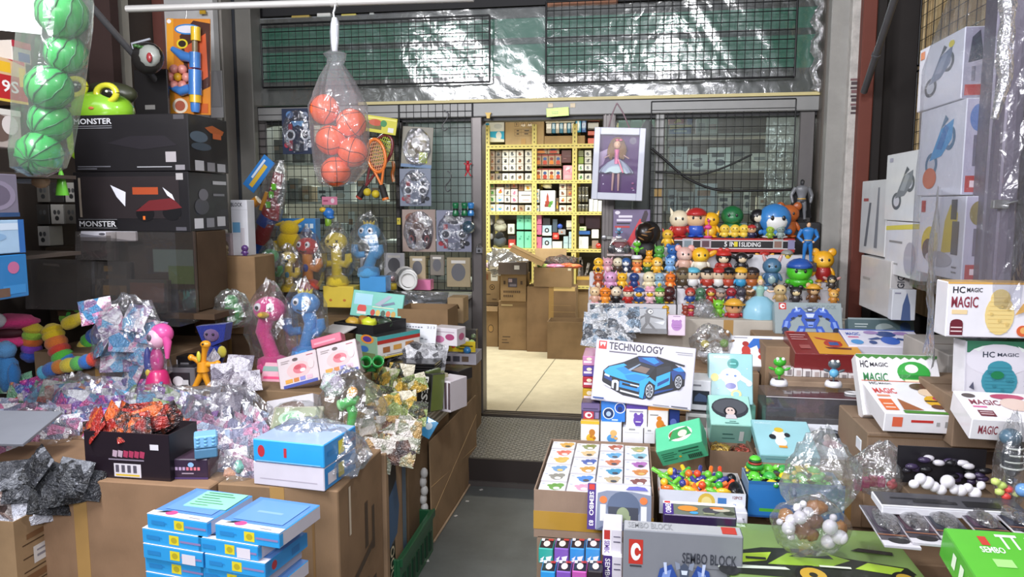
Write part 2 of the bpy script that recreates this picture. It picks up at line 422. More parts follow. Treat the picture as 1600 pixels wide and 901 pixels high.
# lintel, sill, door jambs
x_l,x_r,x_dl,x_dr=px_x(404,160,FY),px_x(1286,150,FY),px_x(756,400,FY),px_x(940,350,FY)
struct('lintel_grey',MB().cbox((x_l,4.86,2.17),(x_r,5.0,2.262),alu,c=.006))
struct('trim_yellow',MB().box((px_x(560,153,4.85),4.845,2.262),(x_r,4.90,2.281),M('#cdbf86',.5)))
struct('lintel_black',MB().box((x_l,4.9,2.148),(x_r,5.0,2.17),black))
post('door_jamb_left',x_dl-.075,x_dl,4.85,4.99,0,2.17,alud)
post('door_jamb_right',x_dr,x_dr+.085,4.86,4.99,0,2.17,alud)
for k in range(3):struct('trim_6' if k==0 else 'trim_6',MB().box((x_dr+.014+k*.024,4.85,0),(x_dr+.022+k*.024,4.862,2.17),alud))
post('door_jamb_centre',px_x(1022,300,FY),px_x(1036,300,FY),4.88,4.99,.4,2.17,alu)
post('window_stile_right',px_x(1246,250,FY),px_x(1270,250,FY),4.88,4.99,.4,2.17,M('#6f6c6b',.35,.6))
post('window_stile_left',x_l,x_l+.06,4.88,4.99,.4,2.17,alud)
post('window_stile_mid',px_x(617,250,FY),px_x(630,250,FY),4.9,4.99,.4,2.17,M('#4d4a49',.4,.5))
struct('sill_left',MB().cbox((x_l,4.72,.97),(x_dl-.075,4.99,.995),M('#c8c4bc',.5),c=.005))
struct('wall_under_sill',MB().box((x_l,4.88,0),(x_dl-.075,4.97,.97),M('#7e7a76',.5,.3)))
struct('wall_under_window',MB().box((x_dr+.085,4.88,0),(x_r,4.97,.9),M('#4c4946',.6)))
g1=glass('#e9f0ee',.018)
for i,(xa,xb)in enumerate(((x_l+.06,px_x(617,250,FY)),(px_x(630,250,FY),x_dl-.075),(px_x(1036,250,FY),px_x(1246,250,FY)))):
 struct('window_%d'%(i+1),MB().box((xa,4.945,.9 if i==2 else .995),(xb,4.951,2.148),g1))
 # black pane gap right of the door
struct('window_4',MB().box((x_dr+.085,4.945,1.0),(px_x(1022,300,FY),4.951,2.148),g1))
struct('door_1',MB().box((x_dr+.085,4.93,FZ),(px_x(1022,300,FY),4.97,1.0),M('#2a2a2c',.35)))
struct('wall_right_return',MB().box((px_x(1380,100,4.6),4.7,0),(1.7,4.78,3.5),M('#2b2624',.8)))
# signboard band over the door: green sheet behind crumpled clear film
zb0,zb1=2.283,2.868
band=M('#2c7a63',.5)
struct('wall_band',MB().box((x_l,4.95,zb0),(x_r,5.0,zb1),band,{'F':None or band}))
b=MB()
for k,(z0,z1,c)in enumerate(((zb0,zb0+.16,'#5a5857'),(zb0+.36,zb0+.40,'#3f4a47'),(zb1-.06,zb1,'#55504f'))):
 b.box((x_l,4.944,z0),(x_r,4.95,z1),M(c,.5))
struct('trim_band',b)
def wavy(nx,nz,x0,x1,z0,z1,y,amp,mat,fx=3.0,fz=7.0,seed=0):
 b=MB();vs=[]
 for i in range(nz+1):
  for k in range(nx+1):
   x=x0+(x1-x0)*k/nx;z=z0+(z1-z0)*i/nz
   q=noise.noise(Vector((x*fx+seed,z*fz*.5+x*2.0,seed)))*1.0+noise.noise(Vector((x*fx*4.2+z*9,z*fz*.9,seed+4)))*.42+noise.noise(Vector((x*26,z*30,seed+9)))*.12
   vs.append((x,y+amp*q,z))
 w_=nx+1
 b.add(vs,[(i*w_+k,i*w_+k+1,(i+1)*w_+k+1,(i+1)*w_+k)for i in range(nz)for k in range(nx)],mat,True)
 return b
pf=wavy(230,40,x_l-.01,x_r,zb0,zb1,4.915,.007,film('#e6eeea',.06,.15,.15,12,.16))
tag(pf.build('plastic_sheet'),'crumpled clear plastic sheet over the green band above the doorway','plastic sheet')
b=MB()
rr=random.Random(2)
pts=[Vector((x_r-.055+.02*math.sin(i*1.7),4.862,zb0+(zb1-zb0)*i/14))for i in range(15)]
b.tube(pts,[.025+.012*rr.random()for _ in pts],film('#f2f5f5',.25,.35,.12,40,.8),7,True,False)
tag(b.build('plastic_roll'),'gathered edge of clear plastic hanging at right end of green band','plastic sheet')
# ------------------------------------------------------------------ wire grids
def wire_grid(label,x0,x1,z0,z1,Y,dx=.05,dz=.0535,r=.0021,rh=None,fr=.0045,mtx=None,group=None,col='#121214'):
 t=thing('wire_grid_panel',label,'grid',(0,0,0),group=group)
 if mtx is not None:t.matrix_world=mtx
 m=M(col,.4,.3);f=MB()
 for p,q in(((x0,z0),(x1,z0)),((x0,z1),(x1,z1)),((x0,z0),(x0,z1)),((x1,z0),(x1,z1))):
  f.tube([(p[0],Y,p[1]),(q[0],Y,q[1])],fr,m,6)
 f.build('frame',t);b=MB()
 n=max(1,round((x1-x0)/dx))
 for i in range(1,n):x=x0+(x1-x0)*i/n;b.tube([(x,Y+.003,z0),(x,Y+.003,z1)],r,m,4,False)
 n=max(1,round((z1-z0)/dz))
 for i in range(1,n):z=z0+(z1-z0)*i/n;b.tube([(x0,Y-.002,z),(x1,Y-.002,z)],rh or r,m,4,False)
 tag(b.build('wires',t),kind='stuff');return t
def grid_px(label,rect,Y,**k):
 p,q=at(rect[0],rect[3],Y),at(rect[2],rect[1],Y);return wire_grid(label,p.x,q.x,p.z,q.z,Y,**k)
grid_px('black wire grid over the film, above the left window',(411,24,765,137),4.86,rh=.0034,fr=.007)
grid_px('black wire grid over the film, above the doorway and right window',(853,-14,1247,130),4.86,rh=.0034,fr=.007)
grid_px('narrow black wire grid at left end of shop window',(413,163,623,452),4.86)
grid_px('black wire grid with watch cards beside the doorway',(628,160,738,452),4.855,fr=.006)
grid_px('black wire grid before right window behind toy steps',(1012,154,1244,452),4.86)
# right wall: pale slats behind a black grid
XW=1.56
sw=thing('slatted_screen','pale reed screen behind black wire on right side','screen',(0,0,0))
b=MB();y=2.55
while y<4.55:
 wd=.022+.01*rr.random();b.box((XW+.01+.004*rr.random(),y,1.0),(XW+.03,y+wd,3.4),M(rr.choice(['#c9b184','#bda376','#d3bd92','#b59b70']),.7));y+=wd+.0015
tag(b.build('reeds',sw),kind='stuff')
MB().box((XW+.03,2.5,1.0),(XW+.04,4.58,3.4),M('#6b5a40',.8)).build('backing',sw)
mt=Matrix(((0,-1,0,XW-.01),(1,0,0,0),(0,0,1,0),(0,0,0,1)))
wire_grid('upper black wire grid over reed screen at right',2.7,4.5,2.36,3.4,0,dx=.1,dz=.066,mtx=mt,fr=.006)
wire_grid('lower black wire grid over reed screen at right',2.7,4.5,1.2,2.33,0,dx=.1,dz=.066,mtx=mt,fr=.006)
# aluminium end frame at far right
fx=onx(1546,200,1.34);f2=2.5
post('pillar_right_alu',px_x(1540,300,2.78),px_x(1562,300,2.78),2.78,2.88,.3,3.3,M('#6a6470',.4,.3))
post('pillar_right_alu_wide',px_x(1562,300,2.72),px_x(1592,300,2.72),2.72,2.88,.3,3.3,M('#7a727e',.4,.2))
struct('wall_far_right',MB().box((px_x(1592,300,2.76),2.76,0),(2.8,2.8,3.4),M('#0d0c0d',.8)))
lp=at(1565,319,2.71)
t=thing('door_latch','small grey metal latch on the pale frame at far right','latch',lp)
MB().cbox((-.03,-.012,-.015),(.02,.012,.015),steel,c=.003).build('latch_body',t)
MB().tube([(.0,-.016,0),(.04,-.02,.012)],.004,steel,6).build('bolt',t)
# awning arms and bar
def bar(label,p,q,r,mat,name='awning_arm'):
 t=thing(name,label,'bar',(0,0,0));MB().tube([p,q],r,mat,10).build('tube',t)
 d=(Vector(q)-Vector(p));MB().tube([Vector(p)+d*.6,Vector(p)+d*.62],r*1.25,mat,10).build('collar',t);return t
gm=M('#77777a',.4,.4)
bar('grey awning arm slanting beside the green ball bag',at(122,-14,3.3),at(258,142,4.0),.017,gm)
bar('grey awning arm slanting before the reed screen',at(1404,-20,3.9),at(1350,143,4.5),.019,M('#5f5f62',.4,.4))
pole=bar('pale horizontal hanging pole across the top of stall',at(198,14,3.25),at(740,-3,3.35),.016,M('#c9c6c2',.35,.4),'hanging_pole')
struct('trim_4',MB().box((px_x(140,60,3.9),3.88,1.6),(px_x(178,60,3.9),3.95,3.4),M('#3a2723',.8)))
struct('trim_5',MB().box((px_x(178,60,4.1),4.08,1.6),(px_x(196,60,4.1),4.14,3.4),M('#b9b4a8',.7)))
# things on the ledge over the band
for(x0,x1,y0,y1,c,lb)in((455,483,20,25,'#b49a4a','tan carton edge on the ledge over the green band'),(495,516,18,25,'#d8d6d0','white carton edge on the ledge by the bag hook'),(533,556,19,23,'#d6c35a','yellow slab on ledge right of the bag hook'),(855,965,3,14,'#8c5a3c','long brown plank on ledge above the doorway'),(577,584,20,24,'#b8b8b4','little pale block on ledge over green band')):
 m_,w_,d_,h_=fit((x0,y0,x1,y1),Y=4.96,d=.08);m_.translation.z=2.87
 o=tag(MB().cbox((0,0,0),(w_,.08,h_),M(c,.6)).build('ledge_block',mtx=m_),lb,'block')
 # ================================================================== inside the shop
ORD=['first','second','third','fourth','fifth','sixth','seventh','eighth','ninth','tenth','eleventh','twelfth','thirteenth','fourteenth','fifteenth','sixteenth','seventeenth','eighteenth','nineteenth','twentieth','twenty-first','twenty-second']
def carton(name,label,rect,Y=None,z=None,X=None,d=.3,yback=None,yaw=0,tilt=0,col='#a5825c',flaps='',fl=.4,art=None,open_=True,tape=False,group=None,taped='#b58f56',fang=1.9):
 """corrugated box: open with walls and flaps, or shut with its tape"""
 m,w,d,h=fit(rect,Y,z,X,d,yback,yaw,tilt)
 t=tag(link(name,None,mtx=m),label,'carton',group);c=card(col);k=.004
 ci=card(col)
 if open_:
  b=MB().box((0,0,0),(w,k,h),c).box((0,d-k,0),(w,d,h),c).box((0,k,0),(k,d-k,h),c).box((w-k,k,0),(w,d-k,h),c).box((k,k,0),(w-k,d-k,k),c)
  b.build('carton_body',t)
  for f in flaps:
   L_=d*fl if f in 'FB' else w*fl
   a=fang+.25*rnd.random()
   fb=MB()
   if f in 'FB':
    fb.box((0,0,0),(w,.003,L_),c)
    ang=a if f=='F' else-a
    mt_=Matrix.Translation((0,0 if f=='F' else d,h))@Matrix.Rotation(ang,4,'X')
   else:
    fb.box((0,0,0),(.003,d,L_),c)
    mt_=Matrix.Translation((0 if f=='L' else w,0,h))@Matrix.Rotation(-a if f=='L' else a,4,'Y')
   fb.build('flap',t,mtx=mt_)
 else:
  MB().cbox((0,0,0),(w,d,h),c,c=.004).build('carton_body',t)
  g=.0015
  MB().box((0,d/2-g,h),(w,d/2+g,h+.0008),M('#5d4630',.9)).build('lid_seam',t)
 if tape:
  tb=MB();tw=min(.024,w*.12)
  tb.box((w/2-tw,-.0008,0),(w/2+tw,0,h),M(taped,.3,coat=.4))
  if not open_:tb.box((w/2-tw,0,h),(w/2+tw,d,h+.001),M(taped,.3,coat=.4))
  tb.build('packing_tape',t)
 art_on(t,art,w,d,h);t['dims']=(w,d,h);return t
INK='#4a3726'
def carton_marks(u=0.1,v=.1,s=.8):
 return[('r',u,v+.12*s,u+.5*s,v+.16*s,INK),('r',u,v+.24*s,u+.38*s,v+.27*s,INK),('r',u+.05*s,v+.36*s,u+.6*s,v+.4*s,INK)]
def icon(u,v,r,asp=1):
 return[('r',u-r,v-r*asp,u+r,v+r*asp,INK),('r',u-r*.86,v-r*.86*asp,u+r*.86,v+r*.86*asp,'#c9a878'),('r',u-r*.15,v-r*.6*asp,u+r*.15,v+r*.2*asp,INK),('p',[(u-r*.45,v+r*.1*asp),(u+r*.45,v+r*.1*asp),(u,v+r*.7*asp)],INK)]
 # yellow slotted shelving
YS=7.75
rack=thing('shelving_rack','yellow slotted steel shelving full of toy boxes inside shop','shelf',(0,0,0))
ym=M('#d8c877',.45);slot=M('#4b4330',.8)
zsh=[at(835,y,YS).z for y in(225.5,281.5,330.5,388)]
xu=[at(x,300,YS).x for x in(762,835,897.5,962)]
for x in xu:
 up_=MB().box((x-.024,YS-.02,FZ),(x+.024,YS+.02,2.42),ym).build('upright',rack)
 sb=MB();z=.3
 while z<2.4:sb.box((x-.004,YS-.0215,z),(x+.004,YS-.02,z+.02),slot);z+=.042
 tag(sb.build('slots',up_),kind='stuff')
 MB().box((x-.02,YS+.55,FZ),(x+.02,YS+.57,2.42),ym).build('rear_upright',rack)
for i,z in enumerate(zsh+[.75]):
 hh=.045 if i==0 else .034
 bd_=MB().box((xu[0]-.06,YS-.024,z-hh),(xu[-1]+.1,YS-.002,z),ym).box((xu[0]-.06,YS-.002,z-.008),(xu[-1]+.1,YS+.57,z),ym).build('shelf_board',rack)
 sb=MB();x=xu[0]
 while x<xu[-1]:sb.box((x,YS-.0255,z-hh*.55),(x+.024,YS-.024,z-hh*.4),slot);x+=.042
 tag(sb.build('slots',bd_),kind='stuff')
 # fringe of white tube ends over the top shelf
b=MB()
for i in range(9):x=at(772+i*9.7,181,7.6).x;b.ell((x,7.6,at(772,181,7.6).z),(.028,.1,.016),M('#eae6da',.4),10,6)
def shelfz(yb):
 z=at(835,yb,YS).z
 for s in zsh:
  if abs(z-s)<.026:return s
 return z
SB={'brown':['#8a5a3c','#5b3a2a'],'red':['#b5483a','#e0a03a'],'blue':['#4f9ad6','#e0b26a'],'grey':['#6e7076','#3a3c40'],'green':['#4f9a3c','#2d6a2a'],'orange':['#e08a2a','#c0452f'],'pink':['#d48aa6','#b5567a'],'yellow':['#e8b82e','#c07a22'],'dark':['#2c2a2c','#555']}
def blob(kind,u=.5,v=.48,s=1.0,seed=0):
 a,c=SB[kind];r_=random.Random(seed)
 o=[('e',u,v-.12*s,.22*s,.17*s,a),('e',u+.06*s*(1 if seed%2 else-1),v+.1*s,.15*s,.13*s,c)]
 for k in range(3):q=r_.random();o.append(('e',u+(r_.random()-.5)*.5*s,v+(r_.random()-.5)*.45*s,.08*s,.055*s,a if q>.5 else c))
 return o
nb=[0]
def sbox(rect,col,kind=None,label='',name='toy_box',d=.16,dz=0,extra=None,group=None,top=None):
 nb[0]+=1
 x0,y0,x1,y1=rect
 art=[]
 if kind:art+=blob(kind,seed=nb[0])
 if extra:art+=extra
 o=pb(name,label,'box',(x0+.25,y0+.2,x1-.25,y1),Y=YS+.035+dz,d=d,col=col,art={'F':art}if art else None,group=group,top=top)
 o.location.z=max(o.location.z,o.location.z)if abs(shelfz(y1)-o.location.z)>.03 else shelfz(y1)+.0005
 return o
 # top shelf, large cartons
sbox((754,182,788,222),'#f1f2f2',None,'white and cyan carton at the left end of yellow top shelf',extra=[('r',0,0,.3,.75,'#1f9bd0'),('r',.3,.1,1,.42,'#28b3e2'),('p',[(.2,0),(1,0),(1,.1),(.2,.22)],'#f3efdc'),('e',.72,.62,.2,.1,'#d6d9de'),('e',.75,.25,.13,.16,'#f4f5f5'),('r',.35,.88,.8,.92,'#8b8f94')],d=.3)
o=sbox((789,183,850,222),'!#d9b47c',None,'tan shipping carton with arrow marks on yellow top shelf',name='shipping_carton',extra=icon(.3,.83,.055,1.5)+icon(.47,.83,.055,1.5)+icon(.64,.83,.055,1.5)+[('r',.25,.36,.7,.37,INK),('r',.25,.5,.7,.51,INK),('r',.25,.63,.7,.64,INK),('r',.25,.36,.255,.64,INK),('r',.7,.36,.705,.64,INK),('r',.42,.36,.423,.64,INK),('r',.3,.55,.36,.6,INK),('r',.5,.55,.62,.6,INK),('r',.3,.42,.36,.47,INK),('r',.5,.42,.6,.47,INK),('r',.42,.0,.53,.25,'#c39a5f')],d=.32)
o=sbox((850,208,914,222),'!#c9a26a',None,'low tan carton tray on yellow top shelf',name='shipping_carton',d=.32)
for k,(c,wd)in enumerate((('#c9c2bc',9),('#2f86b4',6),('#c9c2bc',6),('#2f86b4',6),('#c9c2bc',6),('#2f86b4',6),('#c9c2bc',5))):
 x0=853+sum((9,6,6,6,6,6,5)[:k]);sbox((x0,192,x0+wd,208),c,None,'%s slim upright box, %s from left in tan tray on top shelf'%('blue' if k%2 else 'pale grey',ORD[k]),name='slim_box',d=.25)
sbox((852,185,899,192),'#d8d3c4',None,'flat pale box lying over the slim boxes on top shelf',d=.2,extra=[('r',.12,.3,.36,.7,'#a58a5a'),('r',.42,.3,.5,.7,'#777')])
sbox((899,180,908,207.5),'#22a7dd',None,'light blue boxed bottle beside flat pale box on top shelf',d=.08,dz=-.03,extra=[('r',.3,.1,.65,.75,'#f2f6f8')])
sbox((908.5,182,916,207.5),'#2a62b4',None,'deep blue small box at right of light blue bottle box',d=.08,dz=-.03,extra=[('r',.3,.15,.75,.4,'#86aee0'),('r',.3,.55,.75,.85,'#86aee0')])
for k,(y0,y1,c,n)in enumerate(((179,190,'#e2716a','topmost'),(191,204,'#2d2426','second from top'),(205,212,'#e8776a','third from top'),(212.5,222,'#e8776a','lowest'))):
 sbox((918,y0,936,y1),c,None,'%s box, %s of the stack right of blue boxes on top shelf'%('black' if k==1 else 'coral red',n),d=.2)
 # bay one, upper shelf
cols=[(764.5,773.5,'#9b8878','brown'),(774,784,'#857a70','dark'),(784.5,795,'#e4dfd6','dark'),(795,806,'#dfdcd8','grey'),(806.5,818,'#dcd4cb','brown'),(820,831.5,'#dad7d2','grey')]
rows=[233.5,244.5,255.6,266.6,278]
for c,(x0,x1,cc,kd)in enumerate(cols):
 for r_ in range(4):
  sbox((x0,rows[r_],x1,rows[r_+1]),cc,kd,'small white block toy box, %s from left, %s row from top, upper left shelf bay'%(ORD[c],ORD[r_]),group='small block boxes in upper left bay')
for r_,(y0,y1,n)in enumerate(((229,240.5,2),(241,259,4),(259.5,278,4))):
 for k in range(n):
  wd=38/n if n==2 else 10.3
  sbox((836+k*wd,y0,836+(k+1)*wd,y1),'#d9cdbf' if r_==2 else '#a08774',None,'%s red and cream boxed figure, %s row of upper middle shelf bay'%(ORD[k],ORD[r_]),d=.2,group='boxed figures in upper middle bay',extra=[('r',.0,.88,1,1,'#8e2f26'),('e',.5,.62,.28,.14,('#7a2f24','#33538f')[k%2]),('e',.5,.3,.34,.2,('#cf7a26','#b53e2a')[k%2]),('r',.1,.05,.9,.14,'#5d2a20')])
sbox((877,234,893,254.5),'#5a3038',None,'dark maroon box above the pink card in upper middle bay',extra=[('r',.2,.3,.5,.35,'#9a6a70')])
sbox((879.5,254.5,896,278),'#e79aae',None,'pink packaged toy card at right of upper middle bay',d=.06,extra=[('e',.5,.7,.25,.16,'#f3d6da'),('p',[(.25,.62),(.75,.82),(.7,.5)],'#c96a80'),('r',.15,.12,.85,.35,'#efb0bf')])
for k,(y0,y1,c,kd,n)in enumerate(((235,245,'#6b6f4c',None,'top'),(245,256,'#8ba34b',None,'second'),(256.5,267,'#dfe0d8','green','third'),(267.5,278,'#e6e8e0','green','bottom'))):
 sbox((903,y0,912,y1),c,kd,'little green printed box, %s in stack at left of upper right bay'%n)
for k,(y0,y1,n)in enumerate(((235,245.5,'top'),(245.5,256,'second'),(256.5,267,'third'),(267.5,278,'bottom'))):
 sbox((913,y0,924,y1),'#cfcfcb','grey','little grey printed box, %s in stack by the doll frame, upper right bay'%n)
 # bay one, middle shelf
for c,x0,x1,lst in(('first',764.5,774,[(284,295,'#8d7c66','green'),(295.2,305,'#a8ab96','green'),(305.2,316,'#c9d2bd','green'),(316.2,327.5,'#e6ebe4','blue')]),('second',775,787.5,[(283.5,291.5,'#7d6655','brown'),(292,304.5,'#f1ece6','orange'),(304.8,316,'#f0f0ee','blue'),(316.2,327.5,'#f2f2f0','blue')]),('third',788,797.5,[(284,295,'#a3907e','grey'),(295.2,305.5,'#d9ccc2','grey'),(305.7,316.5,'#e2d9d0','grey'),(316.7,327.5,'#e2dbd4','grey')]),('fourth',798,809,[(284,294,'#9a7e6a','red'),(295,306,'#ecdedd','pink'),(306.2,317,'#ecdedd','pink'),(317.2,327.5,'#eee8e0','brown')])):
 for k,(y0,y1,cc,kd)in enumerate(lst):
  sbox((x0,y0,x1,y1),cc,kd,'%s printed toy box, %s column, %s from top, middle left bay'%({'green':'greenish','blue':'white and blue','brown':'brown','orange':'white and orange','grey':'cream','red':'tan and red','pink':'pale pink'}[kd],c,ORD[k]))
sbox((810,317.3,819.5,327.5),'#a3907c','brown','brown pictured box under the wide white box, middle left bay')
sbox((820,317.3,831,327.5),'#e4e2dc','dark','white box with black picture, bottom right of middle left bay')
sbox((810,298.5,831,317),'#ece6e2',None,'wide white box with pink stripes in middle left bay',extra=[('r',.2,.62,.9,.7,'#6d6a6a'),('r',.3,.2,.8,.3,'#d6a7ae'),('r',.3,.82,.7,.87,'#c5bfba')])
sbox((810,285,818.5,298),'#8a6a4c','brown','brown box standing on wide white box, middle left bay')
sbox((819,287.5,831,298),'#f2ecdc','yellow','white box with yellow toy picture on wide white box')
for k,(y0,y1)in enumerate(((295,306),(306.2,317),(317.2,327.5))):sbox((836.5,y0,843,y1),'#e6eaee','blue','narrow blue pictured box, %s from top beside the castle box'%ORD[k])
sbox((843.5,294.5,867.5,327.8),'#dde2ea',None,'large white box with red brick castle picture on middle shelf',d=.12,dz=-.02,extra=[('r',.34,.3,.62,.5,'#a33a2a'),('r',.3,.22,.72,.34,'#8e3424'),('r',.42,.5,.58,.68,'#b54a36'),('p',[(.42,.68),(.58,.68),(.5,.9)],'#a33a2a'),('e',.72,.4,.12,.09,'#4f8a3a'),('e',.64,.28,.1,.08,'#5a9a40'),('e',.8,.46,.07,.05,'#6aa84a')])
lz=onz
p=at(855,294.3,YS+.05);t=thing('lemon_toy','white and yellow lemon shaped toy lying on castle box','toy',p)
P(t,'rind','ball','#efe6b8',(0,0,.03),(.05,.04,.03));P(t,'tip','ball','#e6cf6a',(-.05,0,.033),(.016,.014,.014));P(t,'base','low','#d8d4c4',(.02,0,.006),(.03,.02,.006))
for c,x0,x1,cc in(('left',873.5,885,'#efe4d8'),('right',885.3,896.3,'#e4d3c2')):
 for k in range(4):sbox((x0,285.5+k*10.6,x1,285.5+(k+1)*10.5),cc if not(c=='right' and k<2)else '#a3866c','brown' if(k+len(c))%3 else 'red','cream box with red brown animal print, %s column, %s from top, middle bay'%(c,ORD[k]))
sbox((868,306,873,327.6),'#6a5844','yellow','narrow dark box squeezed beside the castle box')
for k,x in enumerate((903,908.5,914)):
 for r_ in range(3):
  p=at(x+2.6,303+r_*12.2,YS+.08);zb=shelfz(303+r_*12.2)
  t=thing('clear_jar','clear grey stacked jar, %s column, %s from top on middle right shelf'%(ORD[k],ORD[r_]),'jar',(p.x,p.y,zb if r_==2 else p.z))
  MB().lathe([(0,.001),(.016,.001),(.0168,.06),(.015,.066)],film('#c9ccca',.18,.2,.1,20,.2),12).build('jar_body',t);MB().lathe([(0,.066),(.0165,.066),(.0165,.074),(0,.075)],M('#e2e2de',.3),12).build('jar_lid',t)
for k in range(3):sbox((920+k*7,308+k*1.2,926.8+k*7,328),'#eceef2',None,'slim white box, %s of three under the doll frame'%ORD[k],d=.1,extra=[('r',.1,.08,.9,.12,'#c5c8cc')])
# lower shelf
for k,(x0,y0,x1,y1)in enumerate(((807,333.5,818.8,359),(819.2,333.5,831,359),(807,359.4,818.8,385.5),(819.2,359.4,831,385.5))):
 sbox((x0,y0,x1,y1),'#7fd8b8',None,'mint green tall box, %s %s of four on lower left shelf'%(('upper','lower')[k//2],('left','right')[k%2]),extra=[('r',.3,.5,.6,.62,'#4fa98a'),('e',.6,.7,.09,.05,'#4fa98a')])
def plushbag(rect,c1,c2,label,Y=YS+.1,name='plush_toy',cat='plush'):
 x0,y0,x1,y1=rect;p=at((x0+x1)/2,y1,Y);q=at(x1,y0,Y);w_=(q.x-p.x);h_=q.z-p.z
 t=thing(name,label,cat,(p.x,p.y,p.z))
 MB().ell((0,0,h_*.4),(w_,w_*.6,h_*.4),fur(c1),14,8,jit=.25,seed=x0).build('body',t)
 MB().ell((0,-w_*.2,h_*.78),(w_*.7,w_*.5,h_*.24),fur(c2),12,8,jit=.2,seed=y0).build('head',t)
 return t
plushbag((772,342,792,362.5),'#d6d8c6','#e2e2da','pale green white soft bag on the grey plush, lower left shelf')
plushbag((771,363,791,386),'#5d6672','#2a2c30','grey and black plush on lower left shelf beside mint boxes')
plushbag((764,342,772,364),'#22242a','#d6d6d8','black and white plush, upper one at far left of lower shelf')
plushbag((764,365,772,386),'#17181c','#b9babd','black and white plush, lower one at far left of lower shelf')
sbox((793,350,804,366),'#e4e2d6',None,'white card box with grey animal outline near mint boxes',d=.06,extra=[('e',.5,.45,.2,.25,'#8b8c84')])
sbox((794,366.5,805.5,386),'#b53a34',None,'red and black box under the white card box on lower shelf',extra=[('r',0,.7,1,1,'#222'),('r',.2,.2,.8,.4,'#e4cfc8')])
for k,(y0,y1)in enumerate(((334,350.5),(351,367),(367.5,385.5))):sbox((836.3,y0,846.5,y1),'#e885b4',None,'bright pink box, %s of the stack on lower middle shelf'%ORD[k],extra=[('r',.15,.3,.4,.5,'#b5447c')])
for k,(y0,y1)in enumerate(((352,368),(369,385.5))):
 sbox((847,y0,862,y1),'#b9d3e6',None,'pale blue box with black ring window, %s one on lower middle shelf'%('upper','lower')[k],extra=[('r',0,0,1,.28,'#eef2f4'),('e',.5,.52,.24,.24,'#22262c'),('e',.5,.52,.11,.12,'#e8ecf0')])
sbox((848,340,860,351.8),'#35343a',None,'black gadget box on the pale blue ring boxes',d=.1)
sbox((863,342,871,363),'#4b5a68',None,'dark slate tall box beside blue ball on lower shelf',d=.08)
sbox((863,363.4,873.5,374),'#c8382c',None,'small red box on white box, lower middle shelf',d=.08,extra=[('e',.5,.5,.3,.2,'#f0a090')])
sbox((862.5,374.4,878.5,385.5),'#efe9e2',None,'white box under the small red box on lower shelf',d=.12)
sbox((872,358,884,366.5),'#a9aab0',None,'grey printed card under the blue ball toy',d=.03,extra=blob('red',.5,.5,.6))
p=at(875,358,YS+.05);t=thing('ball_toy','blue ball headed toy on lower middle shelf','toy',p);P(t,'ball','ball','#3a5cc0',(0,0,.03),.028);P(t,'base','cyl','#28344f',(0,0,.006),(.018,.018,.006))
sbox((880,366.5,888,385.5),'#bcd8e6',None,'pale blue slim box on lower shelf, left of two',extra=[('r',0,.45,1,.5,'#8fb2c6')])
sbox((888.4,359,896,385.5),'#c2dce8',None,'pale blue slim box on lower shelf, right and taller of two',extra=[('r',0,.3,1,.33,'#8fb2c6'),('r',0,.62,1,.65,'#8fb2c6')])
sbox((884.5,344,896,355.2),'#ddd9cf',None,'white little box at top right of lower middle bay',d=.1);sbox((885,355.4,896,358.8),'#b5b0a6',None,'thin grey box under white little box in lower bay',d=.1)
sbox((904,366.5,919.5,385.5),'#e8eaf0',None,'white upright box at left of lower right bay',d=.08,extra=[('r',.2,.3,.26,.7,'#b5b9c4')])
sbox((904,360.5,922,366.2),'#2a62b0',None,'flat blue box on the white upright box, lower right bay',d=.1)
sbox((905,353.5,916,360.2),'#dbe6c0',None,'small green and white packet on flat blue box',d=.08,extra=[('r',.1,.3,.7,.6,'#6fae3a')])
sbox((903.5,337,913,350),'#5d3440',None,'small maroon box above green packet, lower right bay',dz=.2,d=.1);sbox((914,336,938,358),'#57303c',None,'wide maroon box at the back of lower right bay',dz=.2,d=.1)
sbox((924,358,935.5,372),'#f4f4f4',None,'glossy white box near the red ball, lower right bay',d=.08);sbox((924.5,372.3,935,385.5),'#9a8273',None,'brown lower box under the glossy white box',d=.08)
p=at(935,386.5,YS-.0);t=thing('red_ball_toy','shiny red ball shaped toy at right end of lower shelf','toy',(p.x,YS+.03,zsh[3]));P(t,'ball','ball',M('#c02a26',.15,coat=1),(0,0,.031),.03);P(t,'snout','ball',M('#a02220',.2,coat=1),(.03,-.01,.028),.013)
# ---- cartons on the shop floor
o=carton('shipping_carton','plain brown open carton nearest the doorway, empty',(855,503,918.5,560),z=FZ,d=.26,col='#9b7a4f',flaps='')
o=carton('shipping_carton','big brown carton with long tape strip in the middle of shop floor',(823,448,899,549),z=FZ,d=.3,col='#96744a',open_=False,tape=True,taped='#a8864f',art={'F':[('r',.52,.94,.98,1.0,'#d6b878'),('r',.5,.62,.99,.624,'#c9a86c'),('r',.5,.72,.9,.723,'#c9a86c')]})
zt=o.location.z+o['dims'][2]
o2=carton('shipping_carton','open brown carton overfilled with bags atop the big taped carton',(834,418,893,447.5),z=zt+.001,d=.28,col='#9f7d50',flaps='',art={'F':[('r',.45,.8,.55,1,'#8a6a40'),('r',.9,.86,.98,.97,'#d6cdb8')]})
bx=o2.location.copy();dw,dd,dh=o2['dims']
def bundle(name,label,cat,c,r,mat,seed,loc,rough=.3):
 t=thing(name,label,cat,loc);MB().ell((0,0,r[2]),r,mat,16,9,True,rough,seed).build('bundle_body',t);return t
bundle('rolled_bag','dark brown mesh bag heaped at back of the overfilled carton','bag',0,(.17,.09,.07),pouchmat(['#2a2022','#3f2d2a','#171214','#55382e'],30),3,(bx.x+.25,bx.y+.17,bx.z+dh-.03))
